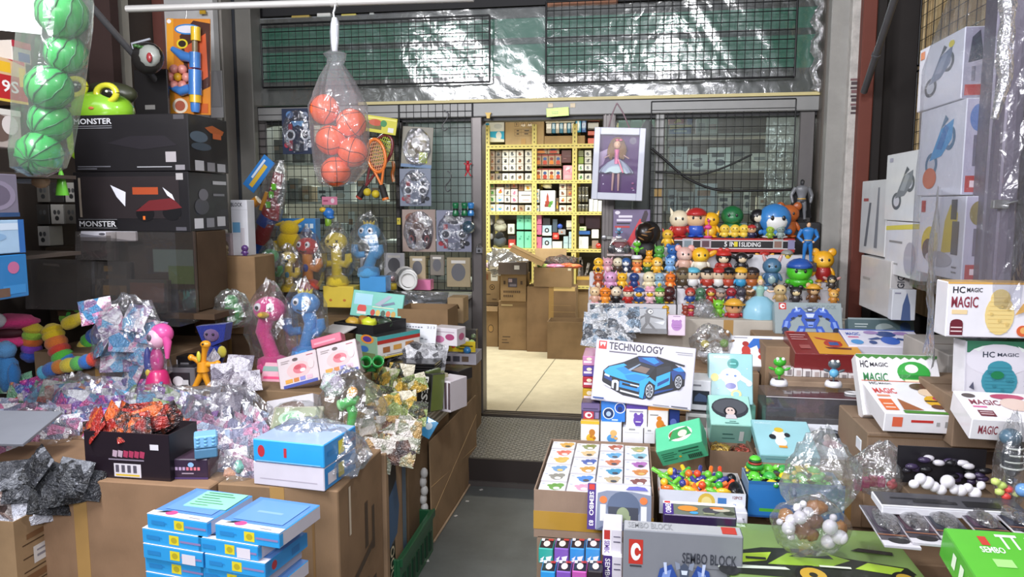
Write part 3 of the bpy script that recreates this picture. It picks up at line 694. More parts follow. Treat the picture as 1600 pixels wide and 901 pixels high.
bundle('rolled_bag','orange folded bag lying on the overfilled carton','bag',0,(.12,.05,.025),pouchmat(['#e0642c','#c9502a','#e88a4a'],20),5,(bx.x+.34,bx.y+.07,bx.z+dh-.012))
bundle('rolled_bag','pink folded bag lying on front edge of overfilled carton','bag',0,(.12,.045,.02),pouchmat(['#e48ab0','#f0a6c4','#d66c9a'],20),6,(bx.x+.2,bx.y+.05,bx.z+dh-.008))
bundle('rolled_bag','green packet at left end of overfilled carton','bag',0,(.06,.045,.022),pouchmat(['#8fb24a','#b9c96a','#6a8a3a'],24),7,(bx.x+.08,bx.y+.05,bx.z+dh-.012))
o=carton('shipping_carton','brown carton low in middle stack with torn top edge',(779,470,823,546),z=FZ,d=.26,col='#a07d4e',open_=False,art={'F':carton_marks(.12,.08,.5)+[('r',.1,.9,.5,.93,'#d6bf90')]})
zt=o.location.z+o['dims'][2]
o=carton('shipping_carton','brown carton with raised front flap, stencilled lettering, middle stack',(782,428,822,470),z=zt+.001,d=.26,col='#a5824f',flaps='',art={'F':[*[('r',.12+.075*i,.31,.17+.075*i,.39,INK)for i in range(9)],*[('r',.12+.08*i,.16,.17+.08*i,.23,INK)for i in range(5)],('r',.3,.52,.65,.85,'#4b4550'),('r',.32,.7,.46,.82,'#b9a3ab'),('r',.36,.55,.62,.64,'#7d7783'),('r',.12,.62,.2,.75,INK),('r',.78,.62,.86,.75,INK)]})
dw,dd,dh=o['dims'];MB().box((0,0,0),(dw,.003,.125),card('#c39d66')).build('flap',o,loc=(0,-.002,dh),rot=(-.08,0,0))
o=carton('shipping_carton','brown carton lowest at left side of shop, open top',(756,478,778,541),z=FZ,d=.28,col='#a8834f',flaps='F',fl=.2,fang=2.6,art={'F':[('e',.5,.45,.2,.1,INK),('e',.5,.45,.16,.08,'#a8834f')]})
zt=o.location.z+o['dims'][2]
o=carton('shipping_carton','brown carton with round emblem and white label, upper left stack',(757,424,781,472),z=zt+.03,d=.26,col='#a5824f',open_=False,art={'F':[('r',.42,.7,.86,.92,'#e4e0d6'),('r',.5,.82,.78,.87,'#8b8578'),('e',.5,.5,.17,.085,INK),('e',.5,.5,.12,.06,'#a5824f'),('r',.44,.47,.56,.53,INK),('r',.0,.74,.24,.92,'#7a4a30'),('r',.12,.26,.4,.28,INK),('r',.5,.1,.8,.12,INK)]})
zt2=o.location.z+o['dims'][2];zl=o.location
MB().box((zl.x,zl.y,zl.z-.03),(zl.x+.14,zl.y+.25,zl.z-.001),card('#8a6a44')).build('flat_lid').update_tag()
tag(bpy.data.objects['flat_lid'],'flattened brown lid between the two cartons of left stack','lid');bpy.data.objects['flat_lid'].name='carton_lid'
t=thing('yellow_bag','crumpled yellow and pink sheets heaped on the left carton stack','bag',(zl.x+.09,zl.y+.13,zt2));MB().ell((0,0,.05),(.1,.12,.05),pouchmat(['#c9a94a','#e4c7cf','#8a3040','#d9b7bf'],12),14,8,True,.4,4).build('sheets',t)
o=carton('shipping_carton','brown carton standing right of the big taped carton',(900,432,921,532),z=FZ,d=.25,col='#977649',open_=False,art={'F':[('r',0,.95,1,1,'#c9a24a')]})
dw,dd,dh=o['dims']
for k,(c,a)in enumerate((('#6b3a3e',.05),('#b5a8b0',-.1),('#3a3436',.22))):
 t=thing('poster_roll','%s rolled packet standing on carton right of overfilled one'%('maroon','silver','black')[k],'packet',(o.location.x+.02+.035*k,o.location.y+.1,o.location.z+dh));MB().box((-.014,-.01,0),(.014,.01,.2-.03*k),pouchmat([c,'#d6d2d4','#4a4448'],16)).build('packet_body',t,rot=(0,a,0))
 # carton flaps and clear sheet piled over the stacks
zc=at(790,428,6.9)
t=thing('clear_sheet','crumpled grey clear plastic heaped behind the carton stacks','plastic sheet',at(792,426,7.2));MB().ell((0,0,.1),(.19,.1,.13),film('#b9b4b0',.25,.3,.12,18,.8),18,9,False,.5,8).build('sheet_body',t)
t=thing('clear_sheet_box','dark box wrapped in clear plastic under the crumpled sheet','box',at(805,428,7.12));MB().cbox((-.16,-.06,0),(.12,.1,.12),M('#574b45',.4)).build('box_body',t);MB().box((.0,-.0605,.05),(.05,-.06,.09),M('#d9d5d0')).build('label',t)
m_=Matrix.Translation(at(846,416,6.98))@Matrix.Rotation(math.radians(25),4,'Y')
t=tag(link('carton_lid',None,mtx=m_),'long folded brown carton lid slanting over the overfilled carton','lid');MB().box((-.34,0,0),(0,.12,.055),card('#b59059')).box((-.34,-.002,.05),(0,.0,.075),card('#cda76c')).build('lid_body',t)
pb('paper_board','pale tan cardboard sheet standing behind the overfilled carton','cardboard',(836,388,885,420),Y=7.25,d=.01,col='!#cda870',art={'F':[('p',[(.2,.3),(.3,.3),(.25,.5)],INK),('r',.3,.3,.5,.33,INK)]})
# ---- shelves behind the windows
def window_shelf(label,x0,x1,zs,Y):
 t=thing('display_shelf',label,'shelf',(0,0,0));m=M('#b5b2ac',.5)
 for z in zs:MB().box((x0,Y,z-.018),(x1,Y+.3,z),m).build('shelf_board',t)
 for x in(x0,x1-.02):MB().box((x,Y+.28,FZ),(x+.02,Y+.3,zs[-1]+.3),m).build('upright',t)
r4=random.Random(5)
def fill(x0,x1,z,Y,where,pal,hmax=.2):
 x=x0+.02;k=0
 while x<x1-.06 and k<12:
  wd=.05+.11*r4.random();hh=hmax*(.4+.55*r4.random());c,cn=r4.choice(pal)
  if x+wd>x1-.02:break
  b=MB().cbox((0,0,0),(wd,.16,hh),M(c,.45));o=tag(b.build('stock_box',loc=(x,Y+.02+.04*r4.random(),z+.0005)),'%s stock box, %s from left on %s'%(cn,ORD[k],where),'box')
  art_on(o,{'F':[('r',.12,.55,.7,.75,r4.choice(['#8a8a88','#4b4a4c','#a3785a'])),('e',.5,.3,.25,.15,r4.choice(['#777','#b5aaa0','#5a5d66']))]},wd,.16,hh)
  x+=wd+.008+.05*(r4.random()<.3);k+=1
palL=[('#c9c7c4','pale grey'),('#8e8b88','grey'),('#55504c','dark grey'),('#d9d8d6','white'),('#a08a70','tan')]
xa,xb=px_x(415,300,5.5),px_x(735,300,5.5)
window_shelf('pale shop shelf seen through left window grids',xa,xb,(1.02,1.32,1.62,1.92),5.5)
for z,n in((1.02,'lowest'),(1.32,'second'),(1.62,'third'),(1.92,'top')):
 fill(xa,px_x(612,300,5.5),z,5.5,'%s shelf behind left window'%n,palL,.24)
fill(px_x(640,300,5.5),xb,1.02,5.5,'lowest shelf behind the watch card grid',palL+[('#b59a6a','tan')],.22)
ob=pb('hanging_sheet','pale grey plastic sheet hanging behind the watch card grid','sheet',(640,168,738,345),Y=5.3,d=.01,col='#c5cbcc')
xa,xb=px_x(1040,300,5.5),px_x(1262,300,5.5)
window_shelf('pale shop shelf seen through right window grid',xa,xb,(1.3,1.55,1.85,2.1),5.5)
palR=[('#e2e2de','white'),('#b9b7b4','grey'),('#d6cfc4','cream'),('#8b847c','grey brown'),('#c9ccd0','silver')]
for z,n in((1.3,'lowest'),(1.55,'second'),(1.85,'third')):fill(xa,xb,z,5.5,'%s shelf behind right window'%n,palR,.22)
pb('toy_box','red and yellow toy box high behind right window','box',(1045,182,1070,194),Y=5.52,d=.1,col='#c23a2e',art={'F':[('p',[(.3,.1),(.8,.3),(.6,.9)],'#f0c93a')]})
pb('toy_box','blue and yellow toy box high behind right window','box',(1046,195,1080,210.5),Y=5.52,d=.1,col='#2f7cc0',art={'F':[('p',[(0,.55),(1,.75),(1,1),(0,1)],'#e8c24a'),('r',.2,.25,.8,.45,'#e8f0f6')]})
pb('toy_box','blue striped box behind right window beside white packs','box',(1074,183,1082,194),Y=5.52,d=.1,col='#2a56a0')
pb('toy_box','white grey printed pack high behind right window','box',(1088,184,1122,210),Y=5.52,d=.1,col='#dcdad8',art={'F':[('r',.1,.2,.4,.7,'#a3a3a6'),('r',.55,.3,.9,.6,'#c5a8a4')]})
for k in range(3):pb('storage_box','bright green storage box, %s of three seen over the doll frame'%ORD[k],'box',(966+k*19,186,984.5+k*19,222),Y=5.6,d=.2,col='#3fbf86',art={'F':[('r',0,.6,1,.63,'#1f7a54')]})
struct('wall_shop_partition',MB().box((px_x(962,222,5.6),5.58,FZ),(px_x(1030,222,5.6),5.9,at(985,222.4,5.6).z),M('#2b2a2c',.5)))
p=at(1012,186,5.2)
t=thing('hanging_coat','black garment hanging in window gap right of the doll frame','garment',p)
MB().lathe([(.008,0),(.03,-.03),(.07,-.1),(.085,-.3),(.1,-.7),(.11,-.95),(0,-.95)],M('#131316',.8),14,sx=1,sy=.5).build('cloth',t)
t=thing('red_rack','thin red wire display stand behind right window','stand',(at(1132,334,5.6).x,5.6,1.301));rm=M('#c23a3c',.4)
b=MB();hgt=.3
for dx in(-.05,.03):b.tube([(dx,0,0),(dx,0,hgt)],.004,rm,6)
for k in range(4):b.tube([(-.05,0,hgt*k/3),(.03,0,hgt*k/3)],.003,rm,6)
b.build('wire_frame',t);MB().tube([(-.12,0,.02),(-.05,-.01,.03),(0,-.02,.0)],.005,rm,6).build('hook',t)
t=thing('hanging_plastic','crumpled clear plastic packs hanging at right edge of right window','plastic',at(1216,345,5.15));b=wavy(16,30,-.1,.1,0,.82,0,.02,film('#e8e4dc',.3,.25,.12,22,.8));b.build('sheet_body',t)
# cables across the right window
def cable(name,label,pts,r=.008,mat=None,cat='cable',Y=4.84):
 P3=[at(x,y,Y)for x,y in pts];out=[]
 for i in range(len(P3)-1):
  for s in range(6):
   t_=s/6;p0,p1,p2,p3=P3[max(i-1,0)],P3[i],P3[i+1],P3[min(i+2,len(P3)-1)]
   out.append(.5*((2*p1)+(p2-p0)*t_+(2*p0-5*p1+4*p2-p3)*t_*t_+(3*p1-p0-3*p2+p3)*t_**3))
 out.append(P3[-1]);return tag(MB().tube(out,r,mat or M('#121214',.4),8).build(name),label,cat)
cable('black_cable','thick black cable sagging from door post across right window to the right',[(1018,232),(1035,246),(1070,276),(1110,294),(1150,298),(1246,296)],.008)
cable('black_cable','thinner black cable looping up across the middle of right window',[(1024,268),(1050,270),(1090,273),(1130,262),(1175,241)],.006,Y=4.83)
# ================================================================== right hand stall
def mapu(items,u0,v0,u1,v1):
 """move a drawing from the unit square into a patch of a face"""
 o=[];du,dv=u1-u0,v1-v0
 for it in items:
  k=it[0]
  if k in('r','tt'):o.append((k,u0+it[1]*du,v0+it[2]*dv,u0+it[3]*du,v0+it[4]*dv,it[5]))
  elif k=='e':o.append((k,u0+it[1]*du,v0+it[2]*dv,it[3]*du,it[4]*dv,it[5]))
  elif k=='p':o.append((k,[(u0+x*du,v0+y*dv)for x,y in it[1]],it[2]))
  else:o.append((k,it[1],u0+it[2]*du,v0+it[3]*dv,u0+it[4]*du,v0+it[5]*dv,it[6]))
 return o
def car_art(a='#1f86d6',b='#173f86',c='#2fa4ee',dk='#12141c',hub='#b9bcc4'):
 return[('p',[(0.00935,0.566),(0.0654,0.679),(0.252,0.811),(0.421,0.981),(0.626,1),(0.832,0.906),(0.991,0.717),(0.991,0.415),(0.907,0.302),(0.645,0.113),(0.514,0.00755),(0.271,0.0566),(0.0467,0.234),(0.00561,0.34)],dk),('p',[(0.0187,0.566),(0.0841,0.672),(0.252,0.774),(0.383,0.642),(0.57,0.558),(0.458,0.358),(0.234,0.415),(0.0467,0.491)],c),('p',[(0.159,0.642),(0.271,0.717),(0.383,0.596),(0.271,0.528)],a),('p',[(0.271,0.509),(0.402,0.566),(0.542,0.528),(0.458,0.396),(0.308,0.415)],a),('p',[(0.0374,0.472),(0.121,0.43),(0.125,0.34),(0.0243,0.408)],b),('p',[(0.219,0.377),(0.467,0.302),(0.458,0.17),(0.219,0.234)],a),('p',[(0.252,0.34),(0.439,0.287),(0.436,0.242),(0.252,0.287)],dk),('p',[(0.252,0.709),(0.439,0.838),(0.636,0.762),(0.57,0.574),(0.355,0.611)],'#20242e'),('p',[(0.355,0.649),(0.458,0.755),(0.57,0.717),(0.523,0.596)],'#7d6a60'),('p',[(0.308,0.642),(0.439,0.8),(0.458,0.8),(0.336,0.619)],'#8fa4bc'),('p',[(0.411,0.951),(0.617,0.996),(0.729,0.875),(0.636,0.777),(0.439,0.853)],b),('p',[(0.458,0.943),(0.607,0.974),(0.673,0.883),(0.617,0.823)],a),('p',[(0.645,0.755),(0.804,0.83),(0.832,0.725),(0.654,0.566)],'#262a34'),('p',[(0.654,0.551),(0.813,0.702),(0.817,0.415),(0.645,0.242)],c),('p',[(0.673,0.415),(0.804,0.566),(0.804,0.491),(0.673,0.332)],b),('p',[(0.817,0.709),(0.907,0.785),(0.993,0.694),(0.989,0.566),(0.85,0.491)],b),('p',[(0.832,0.755),(0.925,0.83),(0.981,0.736),(0.907,0.717)],a),('p',[(0.458,0.415),(0.574,0.528),(0.654,0.43),(0.645,0.358),(0.57,0.445),(0.529,0.264),(0.514,0.0302),(0.469,0.0528)],c),('p',[(0.636,1.01),(0.978,0.875),(0.97,0.838),(0.645,0.962)],dk),('p',[(0.832,0.913),(0.854,0.898),(0.85,0.838),(0.832,0.845)],dk),('p',[(0.0131,0.309),(0.121,0.219),(0.121,0.181),(0.0206,0.264)],'#d8dce4'),('p',[(0.234,0.174),(0.467,0.106),(0.467,0.0679),(0.234,0.136)],'#d8dce4'),('p',[(0.125,0.358),(0.148,0.385),(0.187,0.385),(0.211,0.347),(0.215,0.151),(0.187,0.143),(0.185,0.302),(0.17,0.325),(0.155,0.309),(0.155,0.181),(0.129,0.196)],'#c9ced6'),('p',[(0.0318,0.509),(0.0935,0.472),(0.0916,0.43),(0.028,0.468)],'#cfe2f0'),('p',[(0.346,0.332),(0.458,0.309),(0.454,0.279),(0.35,0.302)],'#cfe2f0'),('p',[(0.523,0.0302),(0.645,0.158),(0.85,0.302),(0.869,0.34),(0.645,0.219),(0.533,0.113)],b),('e',0.585,0.219,0.0617,0.196,dk),('e',0.585,0.219,0.0449,0.151,hub),('e',0.585,0.219,0.0374,0.128,'#3c4048'),('e',0.916,0.483,0.0555,0.177,dk),('e',0.916,0.483,0.0404,0.136,hub),('e',0.916,0.483,0.0336,0.115,'#3c4048')]+[('p',[(x+r*.041*math.cos(t),y+r*.14*math.sin(t)),(x+r*.041*math.cos(t+.3),y+r*.14*math.sin(t+.3)),(x,y)],hub)for x,y,r in((.585,.219,1),(.916,.483,.9))for t in[k*.9 for k in range(7)]]
def robot_art(a='#2f56b8',b='#7d9ae0',dk='#1b2340'):
 o=[]
 for k in(1,-1):
  X=lambda pts:[(.5+k*(x-.5),y)for x,y in pts]
  o+=[('p',X([(.58,.3),(.7,.3),(.8,-.1),(.62,-.1)]),a),('p',X([(.62,.2),(.68,.2),(.74,-.1),(.68,-.1)]),b),('p',X([(.7,.86),(.86,.74),(.94,.5),(.84,.46),(.74,.62),(.64,.66)]),a),('p',X([(.86,.52),(.96,.5),(1,.22),(.9,.12),(.84,.3)]),a),('p',X([(.88,.46),(.93,.46),(.96,.26),(.91,.22)]),b),('e',.5+k*.44,.14,.06,.11,dk),('p',X([(.9,.1),(.98,.12),(1.0,-.02),(.95,.0)]),dk),('p',X([(.86,.1),(.92,.1),(.9,-.04),(.86,.0)]),'#4a5878'),('p',X([(.58,.8),(.66,.96),(.8,.9),(.84,.74),(.7,.64),(.6,.66)]),a),('p',X([(.66,.9),(.76,.86),(.78,.78),(.68,.8)]),b),('p',X([(.62,.7),(.72,.68),(.7,.62),(.62,.63)]),dk),('p',X([(.78,.62),(.84,.56),(.82,.5),(.76,.56)]),dk),('p',X([(.72,.98),(.76,.98),(.74,.84),(.71,.84)]),'#c5d2ee')]
 o+=[('p',[(.38,.78),(.62,.78),(.66,.52),(.58,.22),(.42,.22),(.34,.52)],a),('p',[(.42,.74),(.58,.74),(.55,.6),(.45,.6)],'#c5d2ee'),('p',[(.4,.56),(.6,.56),(.57,.46),(.43,.46)],dk),('p',[(.44,.44),(.56,.44),(.54,.26),(.46,.26)],b),('r',.46,.3,.54,.34,dk),('p',[(.45,.8),(.55,.8),(.56,.94),(.5,.99),(.44,.94)],'#4a5468'),('p',[(.46,.9),(.54,.9),(.53,.85),(.47,.85)],'#d8e4f4'),('p',[(.4,.9),(.45,.92),(.44,.98),(.38,1.0)],'#8a94a8'),('p',[(.6,.9),(.55,.92),(.56,.98),(.62,1.0)],'#8a94a8')]
 return o
def brickblob(c,c2,seed=1,eyes=True):
 """plain animal-free lump of bricks, as on a building toy box"""
 r_=random.Random(seed);o=[('e',.5,.44,.4,.42,c),('e',.5,.78,.27,.2,c)]
 for k in range(9):o.append(('r',.16+.02*abs(k-4),.08+k*.09,.84-.02*abs(k-4),.088+k*.09,c2))
 for k in range(7):u,v=.22+.5*r_.random(),.15+.6*r_.random();o.append(('r',u,v,u+.07,v+.06,c2))
 return o
def hc(cm,sub='#e0a26a',head=True,u0=.06,v1=.9):
 o=[('t','HC',u0,v1-.1,u0+.12,v1,'#2b2a30'),('t','MAGIC',u0+.14,v1-.08,u0+.33,v1-.02,'#2b2a30')]if head else[]
 return o+[('t','MAGIC',u0,v1-.4,u0+.3,v1-.2,cm),('r',u0+.01,v1-.5,u0+.18,v1-.45,sub)]
 # --- stock cartons that carry everything
def stock(label,p0,p1,col='#a5825c',name='stock_carton'):
 x0,y0,z0=p0;x1,y1,z1=p1
 t=thing(name,label,'carton',(x0,y0,z0));w_,d_,h_=x1-x0,y1-y0,z1-z0
 MB().cbox((0,0,0),(w_,d_,h_),card(col),c=.004).build('carton_body',t)
 MB().box((0,d_/2-.002,h_),(w_,d_/2+.002,h_+.001),M('#5d4630',.9)).build('lid_seam',t)
 MB().box((w_/2-.025,-.001,0),(w_/2+.025,0,h_),M('#b08a52',.3,coat=.4)).build('packing_tape',t)
 return t
stock('brown carton under the small boxes beside the aisle, right stall',(-.20,3.06,0),(.60,4.15,.575))
stock('brown carton under front goods of the right stall',(.13,2.42,0),(1.5,2.98,.46))
stock('brown carton under middle goods of the right stall',(.61,3.02,0),(1.52,4.1,.66))
stock('brown carton under toy display steps by the doorway',(-.19,4.16,0),(1.2,4.8,.93),'#9d8a72')
stock('low brown carton under the grey robot box at front',(-.02,1.85,0),(.32,2.38,.28))
stock('low brown carton under the long green car boxes',(.34,1.7,0),(1.45,2.4,.42))
# --- carton of white picture boxes
zt=.585
A,B_,Cc=onz(838,770,zt),onz(1019,770,zt),onz(872,693,zt)
x0,x1,y0,y1=A.x+.004,B_.x,A.y+.006,Cc.y
t=carton('picture_box_carton','open brown carton with yellow tape holding white picture boxes',(834,770,1020,838),Y=y0-.012,d=(y1-y0)+.03,col='#a8896e',flaps='')
w_,d_,h_=t['dims'];MB().box((-.001,-.0012,h_*.18),(w_+.001,0,h_*.56),M('#b9903c',.25,coat=.5)).box((-.0012,0,h_*.18),(0,d_*.5,h_*.56),M('#b9903c',.25,coat=.5)).build('packing_tape',t)
zc=t.location.z+.006;hb=zt-zc+.012
cw,rl=(x1-x0)/4,(y1-y0)/6
pal=[['#e0a83a','#7f8f4a','#b5563a','#a8b06a'],['#e06a5a','#e4c48a','#4fa8d8','#7fc0d0'],['#e0b84a','#2a5ab0','#d87a3a','#b86ab8'],['#5f9ad0','#d8a03a','#3a9ac0','#e0903a'],['#8a8a84','#3a8ad8','#c9b48a','#8a4a3a'],['#5a9a3a','#e8a0c0','#d8c070','#c0605a']]
for r_ in range(6):
 for c in range(4):
  k=5-r_;b=MB();cc=pal[r_][c]
  b.cbox((0,0,0),(cw-.003,rl-.004,hb-.003*((c+r_)%2)),M('#f1eff0',.4,coat=.3),{'F':M('#cfccd0',.4),'E':M('#b8b4b8',.5)},c=.0022)  # greyer fronts and edges: shade of the gaps put into the colour
  o=tag(b.build('picture_box',loc=(x0+c*cw,y0+k*rl,zc)),'white picture box, %s from left in %s row from the back of the taped carton'%(ORD[c],ORD[r_]),'box','white picture boxes in the taped carton')
  r5=random.Random(r_*7+c);u=.55+.1*r5.random()
  art_on(o,{'T':[('e',u,.45,.24,.34,cc),('e',u+.16,.68,.15,.2,cc),('e',u-.2,.58,.12,.12,cc),('e',u+.05,.3,.12,.14,r5.choice(['#fff','#333','#e4c060'])),('r',.08,.72,.2,.76,'#8fa8d8'),('e',u-.05,.72,.09,.1,cc)]},cw-.003,rl-.004,hb-.003*((c+r_)%2))
  o.data.name='picture_box'
t=carton('shipping_carton','lower brown carton beneath the taped picture box carton',(838,842,1016,1010),Y=y0-.012,d=(y1-y0)+.02,col='#a08468',open_=False)
sup=t.location.z
if sup>.002:stock('flat carton on the floor under picture box cartons',(x0-.0,y0+.02,0),(x1,y1,sup-.001),'#94785c')
# --- tray of colourful little boxes
tc=['#2fa89a','#7d55b4','#2f8fd8','#3a96dc','#2f9ae0','#8456b8','#c458b0','#2a2328']
cn=['teal','purple','blue','light blue','blue','purple','magenta','black']
for k in range(8):
 r_,c=k//4,k%4;xx=841+c*24.5+r_*3;yy=856+r_*36
 Yk=2.30-.08*r_
 pb('surprise_box','%s little box with black top, %s in the %s row of tray'%(cn[k],ORD[c],('rear','front')[r_]),'box',(xx,yy,xx+23.5,yy+24+30*r_),Y=Yk,d=.072,col=tc[k],top='#231d24',side='#1d191f',ins=.0008,art={'F':[('p',[(.12,.3),(.4,.5),(.3,.2)],'#eef0f2'),('p',[(.5,.45),(.9,.55),(.75,.1),(.55,.2)],'#eef0f2'),('p',[(.1,.1),(.85,.2),(.8,.3),(.12,.22)],'#f4f4f4')],'T':[('e',.5,.45,.22,.3,'#e8d9d0'),('r',.1,.7,.3,.95,'#e6e6ea'),('r',.55,.75,.9,.95,'#b83a34')]})
stock('small dark tray carton under colourful little boxes',(-.27,2.14,0),(.02,2.38,at(850,916,2.30).z-.06),'#3a2f30','tray_carton')
# --- boxes with vertical lettering
purple='#46307c'
o=pb('brick_toy_box','white and purple boxed set with skeleton gateway picture leaning on carton','box',(917,757,1017,826),Y=2.42,d=.05,tilt=14,col='#d6d8e2',top='#eceaf4',side=purple,art={'F':[('r',0,0,.13,1,purple),('r',.02,.86,.11,.98,'#c9352c'),('td','SEMBO',.03,.3,.1,.82,'#f0eef6'),('td','83',.03,.08,.1,.2,'#f0eef6'),('p',[(.14,0),(1,0),(1,.8),(.7,.86),(.3,.86),(.16,.8)],'#7f889c'),('e',.57,.52,.26,.34,'#56647e'),('r',.33,.18,.8,.52,'#3a3f4c'),('e',.56,.36,.1,.16,'#8d9a78'),('r',.46,.2,.68,.34,'#8d9a78'),('r',.2,.2,.29,.56,'#d9dbe0'),('r',.84,.2,.93,.56,'#d9dbe0'),('e',.25,.66,.06,.08,'#e8783a'),('e',.88,.68,.06,.08,'#e8783a'),('r',.32,.2,.48,.25,'#e07a5a'),('r',.64,.2,.82,.25,'#e07a5a'),('p',[(.14,.0),(.95,.0),(.8,.14),(.3,.14)],'#56607a'),('p',[(.6,.9),(.95,.9),(.9,.97),(.78,.99),(.65,.97)],'#6a6ac0')]})
for k,(y0_,y1_)in enumerate(((826,866),(868,910))):
 pb('brick_toy_box','white box with purple spine, %s in stack left of grey robot box'%('upper','lower')[k],'box',(941+k,y0_,972,y1_),Y=2.30-.02*k,d=.12,col='#e6e2ec',side=purple,art={'F':[('r',0,0,.46,.99,'#f2f0f4'),('r',.08,.6,.38,.95,'#c03a34')if k==0 else('r',0,0,.46,1,purple),('td','SEMBO',.1,.05,.36,.55 if k==0 else .9,'#7a5ab0' if k==0 else '#f0eef6'),('r',.55,.5,.9,.54,'#55506a'),('r',.55,.7,.9,.73,'#55506a')]})
stock('slim carton under the white purple box stack',(-.03,2.385,0),(.12,2.5,at(945,826,2.42).z-.002))
LOGO=lambda u0,v0,u1,v1:[('r',u0,v0,u1,v1,'#bf3328'),('e',(u0+u1)/2,(v0+v1)/2,(u1-u0)*.36,(v1-v0)*.36,'#eeeeee'),('e',(u0+u1)/2+(u1-u0)*.08,(v0+v1)/2,(u1-u0)*.17,(v1-v0)*.17,'#bf3328'),('r',(u0+u1)/2,(v0+v1)/2-(v1-v0)*.08,u1-(u1-u0)*.14,(v0+v1)/2+(v1-v0)*.06,'#bf3328')]
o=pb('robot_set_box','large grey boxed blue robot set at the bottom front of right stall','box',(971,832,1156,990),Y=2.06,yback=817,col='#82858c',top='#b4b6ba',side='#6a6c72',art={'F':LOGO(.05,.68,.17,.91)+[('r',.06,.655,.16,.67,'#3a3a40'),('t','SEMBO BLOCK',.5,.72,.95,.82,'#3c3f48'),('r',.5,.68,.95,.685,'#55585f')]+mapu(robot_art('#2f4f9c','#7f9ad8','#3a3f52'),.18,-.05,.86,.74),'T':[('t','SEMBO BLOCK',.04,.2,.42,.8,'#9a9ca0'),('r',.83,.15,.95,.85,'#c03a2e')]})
# --- small boxes under the big blue car box
fr=[((907,657,936,693),'#f2efe6','#e0b52c','white box with yellow band and yellow figure, first in lower row under car box','yellow'),((938,659,971,693),'#eef2f6','#2f86d0','white box with blue creature print, second in lower row under car box','blue'),((972.5,668,1005,693),'#e8e8ec','#e4e4e8','plain white box with fine lines, third in lower row under car box',None),((1006,670,1024,693),'#e6e6ea',None,'plain white narrow box, last in lower row under car box',None)]
for rc,c,tp,lb,kd in fr:pb('small_toy_box',lb,'box',rc,Y=3.09,d=.085,col=c,top=tp,art={'F':(blob(kd,.55,.4,1.1,3)if kd else[('r',.1,.7,.8,.72,'#aaa'),('r',.3,.85,.6,.95,'#999')])+([('r',0,.86,1,1,tp)]if kd=='yellow' else[])})
pb('small_toy_box','dark purple box with red emblem under the left of car box','box',(908,629,937,655),Y=3.115,d=.08,col='#4a3f66',art={'F':[('r',0,.55,1,.96,'#6a5c86'),('r',.1,.62,.9,.68,'#3a3152'),('r',.12,.05,.68,.5,'#b0344a'),('e',.4,.28,.2,.17,'#f0eef0'),('e',.43,.28,.1,.09,'#b0344a'),('r',.75,.1,.95,.45,'#8a7ca4')]})
pb('small_toy_box','bright blue box with two round figure pictures under car box','box',(938.5,626,977,658),Y=3.12,d=.08,col='#2f7fd6',art={'F':[('e',.32,.4,.24,.28,'#dfe8f0'),('e',.32,.4,.2,.24,'#20355e'),('e',.78,.68,.22,.26,'#f0f4f8'),('e',.78,.68,.19,.22,'#1f4fae'),('e',.78,.62,.1,.12,'#1b2f66'),('e',.32,.38,.1,.12,'#a8c0e0'),('r',.45,.06,.7,.14,'#dce8f6')]})
pb('small_toy_box','white box with purple top and purple creature print under car box','box',(978,632,1011,668),Y=3.115,d=.08,col='#efeef2',top='#5a44a0',art={'F':[('r',0,.82,1,1,'#5a44a0'),('r',.15,.68,.8,.74,'#9a96a8')]+blob('pink',.55,.36,1.0,4)[:0]+[('e',.58,.34,.24,.24,'#6a4aa8'),('e',.45,.54,.09,.12,'#6a4aa8'),('e',.72,.54,.09,.12,'#6a4aa8'),('p',[(.4,.24),(.76,.24),(.7,.1),(.45,.1)],'#593a98'),('r',.45,.26,.7,.3,'#e8e4f0')]})
pb('small_toy_box','white box with orange band and orange figure print under car box','box',(1012,635,1044,671),Y=3.11,d=.08,col='#f0ece8',top='#e08a3a',art={'F':[('r',0,.84,1,1,'#e08a3a'),('e',.6,.25,.2,.2,'#d8842a'),('e',.55,.5,.12,.1,'#d8842a'),('e',.78,.16,.12,.1,'#c0702a'),('r',.1,.62,.5,.66,'#888')]})
pb('small_toy_box','navy box at right end of boxes under car box','box',(1045,639,1062,668),Y=3.12,d=.08,col='#23357a',art={'F':[('e',.4,.3,.3,.2,'#5a6ab0')]})
for k,(y0_,y1_,c,n)in enumerate(((556,571,'#c98ab0','pink'),(571.5,588,'#5f4a9c','violet'),(588.5,606,'#b02c3a','crimson'),(607,629,'#c9a028','gold'))):
 pb('small_toy_box','%s box in the narrow column left of blue car box'%n,'box',(910,y0_,931,y1_),Y=3.22,d=.2,col=c,art={'F':[('r',.1,.3,.7,.5,'#e8d8e0'),('e',.5,.7,.2,.15,'#f0e0c0')]})
 # --- big blue car box
o=pb('car_set_box','large white boxed blue sports car brick set standing beside the aisle','box',(923,536,1080,624),Y=3.10,d=.075,tilt=12,roll=-4.2,col='#d4d2e0',top='#dedce6',art={'F':[('r',.03,.84,.11,.97,'#c8322c'),('p',[(.05,.88),(.07,.93),(.09,.88),(.1,.95),(.04,.95)],'#ffffff'),('t','TECHNOLOGY',.135,.845,.68,.965,'#3a3440'),('r',.14,.80,.42,.82,'#6a6570'),('r',.8,.9,.97,.91,'#888'),('r',.82,.87,.97,.88,'#999')]+mapu(car_art(),.09,.09,.92,.80)+[('r',.02,.035,.13,.06,'#2f4f8c'),('r',.62,.03,.78,.042,'#777'),('r',.8,.03,.96,.05,'#5a5a64'),('r',.6,.0,.98,.008,'#c9a050')]})
